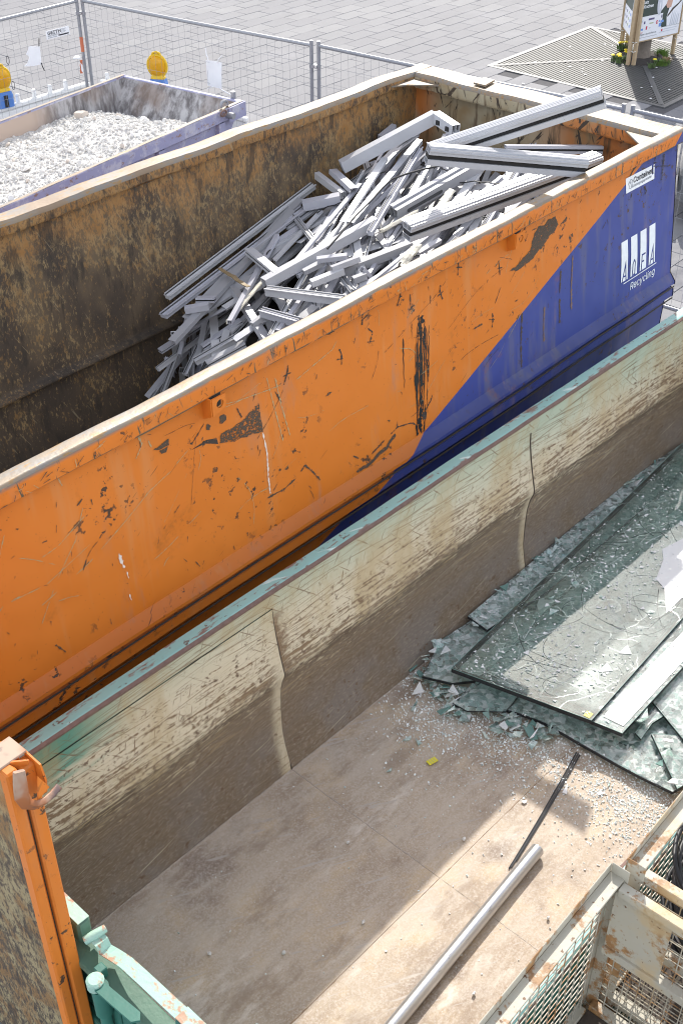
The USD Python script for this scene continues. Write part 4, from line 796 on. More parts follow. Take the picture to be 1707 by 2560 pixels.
def rim_rings(sec, x0, x1, step, amp, seed, axis='x'):
    out = []
    for x in np.arange(x0, x1 + 1e-6, step):
        dy = amp * (meshkit.fbm(np.array([x * 1.7, seed, 0]), 3, seed) - .5) * 2; dz = amp * (meshkit.fbm(np.array([x * 2.3, seed + 5, 0]), 4, seed) - .5) * 2
        out.append([(x, y_ + dy * .6, z_ + dz) if axis == 'x' else (y_ + dy * .6, x, z_ + dz) for y_, z_ in sec])
    return out
bow = lambda x: 0
nr = [(3.930, 2.538), (3.884, 2.541), (3.880, 2.550), (3.880, 2.618), (3.884, 2.634)]
part(oc, 'rim_face', MB().rings(rim_rings(nr, OX0, 8.41, .05, .009, 2), closed=False, cap=False), M['orange_rim'], 'outer face of the near rim', smooth=40)
nt = [(3.884, 2.634), (3.891, 2.645), (3.903, 2.650), (3.962, 2.650), (3.975, 2.644), (3.982, 2.630)]
part(oc, 'rim_top', MB().rings(rim_rings(nt, OX0, 8.41, .05, .009, 2), closed=False, cap=False), M['bare'], 'scuffed bare top of the near rim', smooth=40)
part(oc, 'rim_inner_face', MB().rings(rim_rings([(3.982, 2.630), (3.983, 2.54), (3.97, 2.535)], OX0, 8.41, .05, .009, 2), closed=False, cap=False), M['worn'])
part(oc, 'rim_end_cap', MB().add([(8.411, 3.884, 2.54), (8.411, 3.98, 2.54), (8.411, 3.98, 2.645), (8.411, 3.886, 2.645)], [[0, 1, 2, 3]]), M['orange_rim'])
ft = [(6.278, 2.616), (6.282, 2.638), (6.294, 2.650), (6.412, 2.650), (6.426, 2.644), (6.432, 2.62)]
part(oc, 'rim_top', MB().rings(rim_rings(ft, OX0, 8.41, .05, .018, 6), closed=False, cap=False), M['bare'], 'dented bare top of the far rim', smooth=40)
part(oc, 'rim_inner_face', MB().rings(rim_rings([(6.33, 2.535), (6.286, 2.552), (6.278, 2.570), (6.278, 2.616)], OX0, 8.2, .05, .018, 6), closed=False, cap=False), M['worn'], 'worn inner lip of the far rim', smooth=40)
part(oc, 'rim_face', MB().rings(rim_rings([(6.432, 2.62), (6.432, 2.55), (6.38, 2.54)], OX0, 8.41, .05, .018, 6), closed=False, cap=False), M['orange_rim'])
et = [(8.148, 2.612), (8.152, 2.634), (8.165, 2.6465), (8.39, 2.6465), (8.405, 2.640), (8.411, 2.62)]
part(oc, 'rim_top', MB().rings(rim_rings(et, 3.975, 6.29, .045, .011, 9, 'y'), closed=False, cap=False), M['bare'], 'broad sunlit top of the end rim', smooth=40)
part(oc, 'rim_inner_face', MB().rings(rim_rings([(8.245, 2.515), (8.160, 2.520), (8.148, 2.54), (8.148, 2.612)], 3.975, 6.29, .045, .011, 9, 'y'), closed=False, cap=False), M['endw'], smooth=40)
# far wall inside, with a lengthwise fold low down, and its outer skin
xs2 = np.append(np.arange(OX0, 8.22, .10), 8.262)
fp = [(2.54, 6.33), (2.2, 6.335), (1.8, 6.335), (1.46, 6.335), (1.43, 6.325), (1.405, 6.288), (1.39, 6.288), (1.365, 6.33), (1.33, 6.338), (1.0, 6.33), (.6, 6.32), (.36, 6.315)]
P_ = np.array([[(x, y_ + .014 * (meshkit.fbm(np.array([x * 1.2, 2, z_ * 1.4]), 3, 9) - .5), z_ + .006 * math.sin(x * 2)) for z_, y_ in fp] for x in xs2])
part(oc, 'side_lining', MB().grid(P_), M['worn'], 'far wall inside, brown and black with ochre flecks', smooth=30)
part(oc, 'side_wall', MB().grid([[(x, 6.40, z_) for z_ in (2.545, 1.5, .25)] for x in (OX0, 8.38)], True), M['orange'])
P_ = np.array([[(8.25 + .012 * (meshkit.fbm(np.array([1, y_ * 1.2, z_ * 1.2]), 3, 2) - .5), y_, z_) for z_ in np.linspace(2.52, .36, 12)] for y_ in np.linspace(3.985, 6.33, 24)])
part(oc, 'end_lining', MB().grid(P_, True), M['endw'], 'end wall inside with dark scrapes and orange ends', smooth=30)
part(oc, 'end_wall', MB().grid([[(8.384, float(yw(8.38, z_)) + dy if k == 0 else 6.40, z_) for z_, dy in prof] for k in (0, 1)], False), M['orange'])
# dark edge of the end frame, following the bent corner
part(oc, 'corner_frame', MB().rings([[(8.386, yw(8.38, z_) + dy - .004, z_), (8.402, yw(8.38, z_) + dy + .006, z_), (8.402, yw(8.38, z_) + dy + .05, z_)] for z_, dy in prof], closed=True), M['rust'])
part(oc, 'floor_plate', MB().b2((OX0, 3.99, .30), (8.245, 6.31, .355)), M['rust'])
for y_ in (4.6, 5.7): part(oc, 'skid_rail', MB().b2((OX0 + .1, y_ - .05, .03), (8.36, y_ + .05, .298)), M['rust'])
for y_ in (4.45, 5.85):
    for x in (1.6, 8.1): part(oc, 'roller', MB().tube([(x, y_ - .12, .1), (x, y_ + .12, .1)], .097, 16), M['zinc'])
part(oc, 'floor_beam', MB().b2((OX0, 3.93, .20), (8.38, 6.38, .297)), M['orange'])
# gussets in the rim corners, tab on the end rim
part(oc, 'corner_gusset', MB().poly(Polygon([(8.155, 6.285), (7.85, 6.285), (7.98, 6.21), (8.155, 5.98)]), .012, (0, 0, 2.588), (1, 0, 0), (0, 1, 0), (0, 0, 1)), M['bare'], 'pale gusset plate in the far corner')
part(oc, 'corner_gusset', MB().poly(Polygon([(8.155, 3.98), (7.92, 3.98), (8.155, 4.26)]), .012, (0, 0, 2.600), (1, 0, 0), (0, 1, 0), (0, 0, 1)), M['bare'], 'pale gusset plate in the near corner')
part(oc, 'rim_tab', MB().poly(Polygon([(8.20, 5.70), (8.20, 5.585), (8.37, 5.61), (8.37, 5.72)]), .016, (0, 0, 2.653), (1, 0, 0), (0, 1, 0), (0, 0, 1)), M['bare'])
for nm, zc, yo, hh in (('groove_shade_line', 1.397, .0275, .010), ('groove_shade_line', 1.2965, .030, .011)):  # dark strips laid along the rib grooves to draw their shadow lines
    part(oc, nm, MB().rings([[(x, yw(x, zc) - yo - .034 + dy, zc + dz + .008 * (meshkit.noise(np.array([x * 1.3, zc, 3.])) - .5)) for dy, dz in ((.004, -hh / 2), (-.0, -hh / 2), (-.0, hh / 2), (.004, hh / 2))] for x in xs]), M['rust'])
# lifting lugs under the near rim: a wedge box with a round hole in its right cheek
for x in (3.475, 6.175):
    y_ = float(yw(x, 2.46)); pl = Polygon([(-.035, 2.440), (.060, 2.462), (.060, 2.5415), (-.035, 2.5415)])
    lug = part(oc, 'lifting_lug', MB().poly(Polygon([(0, 2.5415), (.066, 2.5415), (.066, 2.440), (0, 2.405)]), .007, (x - .043, y_ + .002, 0), (0, -1, 0), (0, 0, 1), (1, 0, 0)), M['orange'], 'lifting lug with a round hole under the rim')
    part(lug, 'eye_plate', MB().poly(pl.difference(Point(.018, 2.497).buffer(.024, 12)), .008, (x, y_ - .060, 0), (1, 0, 0), (0, 0, 1), (0, -1, 0)), M['orange'])
    part(lug, 'back_plate', MB().poly(pl.buffer(-.004), .004, (x, y_ - .030, 0), (1, 0, 0), (0, 0, 1), (0, -1, 0)), M['dark'])
# ---- marks on the near wall
def on_wall(poly, off=.0025, rimface=False):
    mb = MB()
    for gm in getattr(poly, 'geoms', [poly]):
        if gm.is_empty or gm.area < 2e-7: continue
        gm = gm.segmentize(.08); v, f = trimesh.creation.triangulate_polygon(gm, engine='earcut'); v = np.asarray(v)
        y_ = (3.8785 + 0 * v[:, 0]) if rimface else yw(v[:, 0], v[:, 1])
        q = np.stack([v[:, 0], y_ - off, v[:, 1]], 1); f = np.asarray(f); nrm = np.cross(q[f[:, 1]] - q[f[:, 0]], q[f[:, 2]] - q[f[:, 0]])[:, 1]; f = np.where((nrm > 0)[:, None], f[:, ::-1], f); mb.add(q, f)
    return mb
def ragged(pts, amp, seed, step=.006):
    pl = Polygon(pts).segmentize(step); c = np.array(pl.exterior.coords); n = meshkit.fbm(np.stack([c[:, 0] * 26, c[:, 1] * 26, np.full(len(c), seed)], 1), 4, seed) - .5; m_ = meshkit.fbm(np.stack([c[:, 0] * 26 + 50, c[:, 1] * 26, np.full(len(c), seed)], 1), 4, seed + 3) - .5
    return Polygon(c + np.stack([n, m_], 1) * 2 * amp).buffer(0)
def stroke(pts, w, seed, breaks=.25):
    """A scraped line of uneven width with gaps."""
    g = np.random.default_rng(seed); ls = LineString(pts); L = ls.length; out = []; s = 0
    while s < L:
        l = g.uniform(.02, .10)
        if g.random() > breaks:
            n = max(3, int(l / .008)); q = np.array([ls.interpolate(min(L, s + l * k / n)).coords[0] for k in range(n + 1)]); d = np.gradient(q, axis=0); d /= np.linalg.norm(d, axis=1, keepdims=True) + 1e-9; nn = np.stack([-d[:, 1], d[:, 0]], 1)
            ww = w * g.uniform(.35, 1.1, n + 1)[:, None] * np.sin(np.linspace(.25, 2.9, n + 1))[:, None] ** .5; out.append(Polygon(np.vstack([q + nn * ww / 2 + nn * g.normal(0, w * .12, (n + 1, 1)), (q - nn * ww / 2)[::-1]])).buffer(0))
        s += l
    from shapely import union_all
    return union_all(out) if out else Polygon()
def speckle(poly, hole, seed):
    """A scraped patch with the paint still standing in its pits."""
    g = np.random.default_rng(seed); x0, z0, x1, z1 = poly.bounds; cut = []
    for _ in range(int(poly.area * hole)):
        c = Point(g.uniform(x0, x1), g.uniform(z0, z1)); cut.append(affinity.scale(c.buffer(g.uniform(.002, .0055), 3), g.uniform(.7, 1.8), 1))
    from shapely import union_all
    return poly.difference(union_all(cut)) if cut else poly
def mark(name, poly, mat, off=.0025, rimface=False):
    mat = {'rust': 'rustd', 'dark': 'darkd', 'pale': 'paled'}.get(mat, mat)
    mb = on_wall(poly, off, rimface)
    if mb.v: part(oc, name, mb, M[mat], kind='stuff' if name in ('small_chips', 'rim_scratches', 'fine_scratches', 'tar_run', 'gouge', 'pale_scratch', 'white_run', 'rust_streak') else None)
mark('rust_patch', speckle(ragged([(3.514, 2.225), (3.533, 2.272), (3.600, 2.274), (3.675, 2.278), (3.775, 2.318), (3.823, 2.322), (3.83, 2.145), (3.76, 2.165), (3.62, 2.195)], .010, 1), 9000, 1), 'rust')
mark('rust_patch', ragged([(3.535, 2.335), (3.56, 2.328), (3.58, 2.336), (3.585, 2.36), (3.57, 2.378), (3.545, 2.37)], .014, 2, .004), 'rust'); mark('rust_patch', ragged([(3.435, 2.34), (3.46, 2.330), (3.475, 2.35), (3.455, 2.38), (3.44, 2.37)], .014, 3, .004), 'rust')
mark('rust_patch', ragged([(3.08, 2.395), (3.19, 2.412), (3.19, 2.375), (3.13, 2.378)], .008, 4), 'rust'); mark('rust_patch', ragged([(3.12, 2.37), (3.18, 2.37), (3.16, 2.345), (3.13, 2.35)], .006, 5), 'rust')
mark('rust_patch', ragged([(6.15, 2.268), (6.25, 2.28), (6.40, 2.33), (6.44, 2.41), (6.50, 2.46), (6.56, 2.45), (6.62, 2.475), (6.70, 2.47), (6.73, 2.40), (6.60, 2.33), (6.45, 2.27), (6.33, 2.245), (6.24, 2.245)], .016, 6), 'rust')
mark('rust_patch', ragged([(7.62, 2.47), (7.68, 2.47), (7.75, 2.515), (7.80, 2.518), (7.74, 2.49), (7.70, 2.465)], .006, 61), 'rust')
mark('gouge', stroke([(3.338, 2.313), (3.427, 2.383)], .012, 7, .05), 'dark'); mark('gouge', stroke([(3.32, 2.315), (3.338, 2.308)], .012, 8, .05), 'dark'); mark('gouge', Polygon([(3.32, 2.276), (3.42, 2.268), (3.505, 2.225), (3.50, 2.262), (3.43, 2.285)]), 'dark')
mark('gouge', stroke([(3.817, 1.721), (3.95, 1.713), (4.057, 1.738), (4.127, 1.784), (4.18, 1.72), (4.24, 1.63)], .016, 9, .08), 'rust'); mark('gouge', stroke([(3.95, 2.34), (3.99, 2.26)], .014, 10, .05), 'dark'); mark('gouge', stroke([(3.66, 2.37), (3.69, 2.30)], .016, 12, .02), 'dark')
for k, pts in enumerate(([(3.897, 2.447), (3.937, 2.228), (3.975, 2.021)], [(3.958, 2.42), (3.988, 2.238), (4.032, 2.029)], [(3.0, 2.52), (3.02, 2.46), (2.97, 2.40)], [(2.52, 2.52), (2.535, 2.47)], [(3.06, 2.46), (3.075, 2.41)])): mark('pale_scratch', stroke(pts, .010, 20 + k, .03), 'pale')
for k, pts in enumerate(([(3.516, 2.441), (3.677, 2.405), (3.902, 2.372), (4.13, 2.341), (4.42, 2.40), (4.50, 2.47)], [(2.3, 1.90), (2.6, 1.98), (2.86, 2.10), (3.017, 2.181), (3.166, 2.22), (3.31, 2.291)], [(2.15, 2.02), (2.35, 2.0), (2.52, 2.05), (2.62, 2.08)], [(2.28, 2.15), (2.45, 2.17), (2.62, 2.25)], [(2.0, 1.95), (2.12, 2.03), (2.2, 2.02)], [(2.62, 2.3), (2.55, 2.15), (2.40, 1.98), (2.28, 1.8)], [(2.9, 1.75), (3.1, 1.80), (3.35, 1.90)])): mark('pale_scratch', stroke(pts, .0065, 40 + k, .18), 'pale' if k % 2 == 0 else 'pale')
g = np.random.default_rng(404); fine, fdark = [], []
for n in range(46):
    x, z_ = g.uniform(2.0, 6.2), g.uniform(1.56, 2.45); an = g.choice([.35, .55, -.3, 1.1, .2]) + g.normal(0, .2); L = g.uniform(.06, .38) * (2 if n % 9 == 0 else 1); k_ = g.normal(0, 1.2); q = [np.array([x, z_])]
    for _ in range(8): an += k_ * .06 + g.normal(0, .06); q.append(q[-1] + np.array([math.cos(an), math.sin(an)]) * L / 8)
    (fine if n % 3 else fdark).append(stroke(q, g.uniform(.0025, .0055), 2000 + n, .22))
wallbox = Polygon([(1.5, 1.512), (7.0, 1.512), (7.0, 2.49), (1.5, 2.49)])
mark('fine_scratches', union_all(fine).intersection(wallbox), 'pale'); mark('fine_scratches', union_all(fdark).intersection(wallbox), 'dark')
# black tar runs by the colour edge
g = np.random.default_rng(77); drips = MB()
dr = []
for n in range(46):
    x0 = g.normal(5.19, .055); z1 = 2.30 - abs(g.normal(0, .28)); L = g.uniform(.06, .42) * (1.3 if n < 10 else 1); w = g.uniform(.004, .011) * (2.2 if n in (0, 3, 5, 8) else 1); x1 = x0 - L * g.uniform(-.02, .10); q = np.array([(x0 + (x1 - x0) * s + g.normal(0, .0022), z1 - L * s) for s in np.linspace(0, 1, 14)]); ww = w * np.concatenate([[.35, .9, 1, 1], np.linspace(.9, .25, 10)]) * g.uniform(.7, 1.25, 14)
    dr.append(Polygon(np.vstack([q + np.stack([ww / 2, 0 * ww], 1), (q - np.stack([ww / 2, 0 * ww], 1))[::-1]])).buffer(0))
for pts, w in (([(5.20, 2.27), (5.215, 2.17), (5.19, 1.98), (5.20, 1.84)], .028), ([(5.185, 1.80), (5.19, 1.70), (5.17, 1.62)], .026), ([(5.165, 1.63), (5.17, 1.55), (5.18, 1.515)], .034), ([(5.23, 2.3), (5.245, 2.25)], .022), ([(5.13, 1.60), (5.14, 1.515)], .020)): dr.append(stroke(pts, w * 1.3, int(w * 1e4), .0))
mark('tar_run', union_all([p for p in dr]).intersection(sbox(4.9, 1.512, 5.6, 2.5)), 'tar')
mark('tar_run', union_all([stroke([(5.18, 1.62), (5.28, 1.70), (5.36, 1.83)], .014, 91, .1), stroke([(4.82, 1.62), (4.95, 1.66), (5.08, 1.63), (5.13, 1.60)], .012, 92, .1), ragged([(5.19, 1.60), (5.23, 1.595), (5.235, 1.64), (5.2, 1.65)], .006, 4), stroke([(4.70, 1.585), (4.82, 1.625)], .016, 93, .1)]), 'dark')
mark('gouge', ragged([(4.55, 1.535), (4.70, 1.545), (4.85, 1.59), (4.92, 1.63), (4.93, 1.60), (4.84, 1.555), (4.68, 1.515), (4.56, 1.512)], .010, 95), 'rust')
for x, z_, sd in ((6.93, 2.0, 1), (6.78, 1.95, 2), (6.58, 1.82, 3), (6.30, 1.80, 4)): mark('rust_streak', union_all([stroke([(x, z_ + .12), (x - .01, z_ - .10), (x - .005, z_ - .28)], .026, 120 + sd, .1)]).intersection(Polygon([(4.6, 1.512), (8.3, 1.512), (8.3, 2.45), (7.6, 2.40)])), 'edge_rust' if sd % 2 else 'rust')
for n, (x, z_) in enumerate(((4.42, 2.505), (4.72, 2.50), (5.05, 2.50), (5.62, 2.48), (6.05, 2.33), (6.33, 2.46), (6.02, 2.15), (4.48, 2.33), (4.05, 2.40), (4.75, 2.36), (5.42, 2.38), (5.95, 2.0), (8.05, 2.47), (7.72, 2.35), (8.02, 2.39))): 
    g = np.random.default_rng(300 + n); q = [(x + g.normal(0, .012), z_ + .05), (x + g.normal(0, .02), z_ + .01), (x + g.normal(0, .02), z_ - .05)]
    mark('gouge', union_all([stroke(q, .016, 310 + n, .1), stroke([(x - .03, z_ + g.normal(0, .02)), (x + .03, z_ + g.normal(0, .02))], .010, 330 + n, .2)]), 'dark')
g = np.random.default_rng(55); sp = []
for n in range(150):
    x, z_ = g.uniform(2.0, 8.2), g.uniform(1.53, 2.49); s = .0025 + .009 * g.random() ** 3; an = g.choice([.5, -.6, 1.4, 1.6]) + g.normal(0, .25); L = s * g.uniform(1, 5); d = np.array([math.cos(an), math.sin(an)])
    if 7.4 < x and g.random() < .8: continue
    sp.append(stroke([(x - d[0] * L, z_ - d[1] * L), (x + d[0] * L, z_ + d[1] * L)], s * 1.5, 600 + n, .0))
mark('small_chips', union_all(sp), 'rust')
for pts, w in (([(3.83, 2.14), (3.845, 2.0), (3.835, 1.85), (3.84, 1.74)], .014), ([(2.78, 1.93), (2.785, 1.88), (2.80, 1.83)], .020), ([(2.81, 1.80), (2.815, 1.70)], .010), ([(2.80, 1.66), (2.81, 1.58)], .010), ([(2.82, 1.80), (2.83, 1.77)], .008)): mark('white_run', stroke(pts, w, int(w * 1e4) + 3, .12), 'chalk')
mark('gouge', union_all([stroke([(8.175, 2.50), (8.165, 2.42), (8.15, 2.31)], .022, 701, .05), stroke([(8.02, 2.45), (8.27, 2.385)], .008, 702, .1), stroke([(7.90, 2.33), (7.93, 2.29), (7.88, 2.25)], .014, 703, .1)]), 'dark', .0075)
# scratches on the rim face
g = np.random.default_rng(66); sp = []; sp2 = []
for n in range(230):
    x = g.uniform(2.0, 8.2); z_ = g.uniform(2.555, 2.615); an = g.choice([1.2, 1.5, .35, -.9]) + g.normal(0, .3); L = g.uniform(.006, .032); d = np.array([math.cos(an), math.sin(an)]); st_ = stroke([(x - d[0] * L, z_ - d[1] * L), (x + d[0] * L, z_ + d[1] * L)], g.uniform(.003, .007), 900 + n, .0)
    (sp if g.random() < .75 else sp2).append(st_)
strip = sbox(1.4, 2.553, 8.4, 2.617); mark('rim_scratches', union_all(sp).intersection(strip), 'rust', .0035, True); mark('rim_scratches', union_all(sp2).intersection(strip), 'pale', .0035, True)
# ---- sticker and logo
sq = Polygon([(7.562, 2.491), (7.954, 2.489), (7.972, 2.378), (7.578, 2.380)])
stk = part(oc, 'container_sticker', on_wall(Polygon([(7.630, 2.463), (8.000, 2.461), (8.008, 2.39), (8.030, 2.39), (8.022, 2.459), (8.042, 2.459), (8.044, 2.349), (7.644, 2.350)]), .003), M['paper'])
def wall_text(par, s, h, x, z_, mat, bold, sx=1.0, off=.0048, slant=0.0, zslope=0.0):
    m = meshkit.text_mesh(s, h, .0006, bold); v = np.array(m.vertices); X = x + v[:, 0] * sx + slant * v[:, 1]; Z = z_ + v[:, 1] + zslope * (X - x)
    part(par, 'lettering', MB().add(np.stack([X, yw(X, Z) - off - v[:, 2], Z], 1), np.array(m.faces)), M[mat])
wall_text(stk, 'Container', .040, 7.735, 2.403, 'blacktxt', True, 1.08, slant=.12); wall_text(stk, '-Entsorgungsprodukte', .019, 7.725, 2.373, 'greytxt', True, .98)
em = [LineString([(7.67 + .035 + .030 * math.cos(t) * (1 + .2 * math.sin(5 * t)), 2.406 + .032 * math.sin(t)) for t in np.linspace(0.6, 5.9, 30)]).buffer(.003), Point(7.695, 2.416).buffer(.010), LineString([(7.725, 2.426), (7.715, 2.381), (7.735, 2.376)]).buffer(.005)]
part(stk, 'emblem', on_wall(union_all(em), .0048), M['greytxt'])
Zb_, Zt_ = 1.680, 2.000
bars = []
for k, x in enumerate((7.588, 7.726, 7.864, 8.000)):
    b = Polygon([(x + .002, Zt_), (x + .092, Zt_), (x + .118, Zb_), (x + .022, Zb_)]); bars.append((x, b))
def cutL(x, ch):
    o = x + .030; z0 = Zb_; s = .30
    if ch == 'A': return union_all([LineString([(o + .006, z0 - .01), (o + .045, z0 + .135), (o + .066, z0 - .01)]).buffer(.0065, cap_style=2, join_style=2), sbox(o + .026, z0 + .030, o + .060, z0 + .043)])
    if ch == 'F': return union_all([sbox(o + .008, z0 - .01, o + .021, z0 + .130), sbox(o + .008, z0 + .117, o + .066, z0 + .131), sbox(o + .008, z0 + .062, o + .050, z0 + .075)])
    return union_all([sbox(o + .012, z0 - .01, o + .025, z0 + .10), LineString([(o + .018, z0 + .095), (o + .036, z0 + .125), (o + .052, z0 + .10), (o + .054, z0 - .01)]).buffer(.006), sbox(o + .03, z0 + .0, o + .055, z0 + .012)])
for (x, b), ch in zip(bars, 'AHFA'): part(oc, 'logo_bar', on_wall(b.difference(cutL(x, ch)), .003), M['whitetxt'])
part(oc, 'logo_line', on_wall(Polygon([(7.650, 1.655), (8.142, 1.660), (8.142, 1.667), (7.650, 1.662)]), .003), M['whitetxt'])
lg = thing  # (lettering below the line)
wall_text(oc, 'Recycling', .058, 7.745, 1.572, 'whitetxt', False, 1.02, off=.0035, slant=.10, zslope=.02)
# ---- the door, swung open in front of the green container, and its twin on the far side
DX0, DX1, DY = 1.252, 1.362, 2.545
wornd = M['worn']
def door(y_free, y_hinge, label):
    s = 1 if y_hinge > y_free else -1
    lo, hi = min(y_free, y_hinge), max(y_free, y_hinge)
    d = part(oc, 'door', MB().cbox((DX0 + .012, lo + .062, .34), (DX1 - .02, hi, 2.60), .004), M['orange'], label)
    part(d, 'door_lining', MB().grid([[(DX0 + .009, y_, z_) for z_ in np.linspace(2.598, .345, 8)] for y_ in np.linspace(lo + .045, hi, 6)], True), M['worndoor'], 'worn yellow brown inner face of the door')
    yf = y_free
    def ed(n, x0, x1, a_, b_, z0, z1, mt): part(d, n, MB().cbox((x0, min(yf + s * a_, yf + s * b_), z0), (x1, max(yf + s * a_, yf + s * b_), z1), .007), M[mt])
    ed('edge_channel', DX0, DX0 + .046, .006, .060, .34, 2.615, 'orange'); ed('edge_channel', DX0 + .056, DX1, .0, .058, .34, 2.60, 'orange'); ed('edge_groove', DX0 + .04, DX0 + .062, .022, .055, .36, 2.58, 'rust')
    return d
d1 = door(DY, 3.86, 'near door leaf swung open in front of the green container'); door(7.75, 6.45, 'far door leaf swung open behind the container')
# top bracket and hook of the near door
part(d1, 'bracket_plate', MB().poly(Polygon([(0, 0), (.085, 0), (.10, .07), (.085, .14), (0, .15)]), .007, (1.358, 2.60, 2.47), (0, -1, 0), (0, 0, 1), (1, 0, 0)), M['orange'])
part(d1, 'bracket_plate', MB().poly(Polygon([(0, 0), (.075, 0), (.075, .145), (0, .145)]), .007, (1.285, 2.60, 2.475), (.75, -.66, 0), (0, 0, 1), (.66, .75, 0)), M['orange'])
part(d1, 'bracket_top', MB().cbox((1.25, 2.59, 2.612), (1.366, 2.69, 2.622), .003), M['hook'])
hk = MB(); ptsH = [(1.284, 2.520, 2.640), (1.270, 2.505, 2.60), (1.258, 2.492, 2.560), (1.262, 2.478, 2.528), (1.285, 2.466, 2.512), (1.318, 2.462, 2.506), (1.352, 2.464, 2.507), (1.386, 2.470, 2.514)]
rg = []
for k, (p_, wd) in enumerate(zip(ptsH, (.030, .036, .040, .040, .036, .032, .026, .014))):
    t_ = np.array(ptsH[min(k + 1, 7)]) - np.array(ptsH[max(k - 1, 0)]); t_ = t_ / np.linalg.norm(t_); a1 = np.cross(t_, np.array([0.35, .75, .55])); a1 /= np.linalg.norm(a1); a2 = np.cross(t_, a1)
    rg.append([np.array(p_) + a1 * wd * sx * .62 + a2 * .012 * sy for sx, sy in ((-1, -.6), (-.8, -1), (.8, -1), (1, -.6), (1, .6), (.8, 1), (-.8, 1), (-1, .6))])
hk.rings(rg); part(d1, 'latch_hook', hk, M['hook'], smooth=50)
part(d1, 'hook_web', MB().poly(Polygon([(0, 0), (.055, .012), (.03, .075)]), .008, (1.300, 2.475, 2.52), (1, .1, 0), (0, .25, 1), (0, -1, .2)), M['orange'])

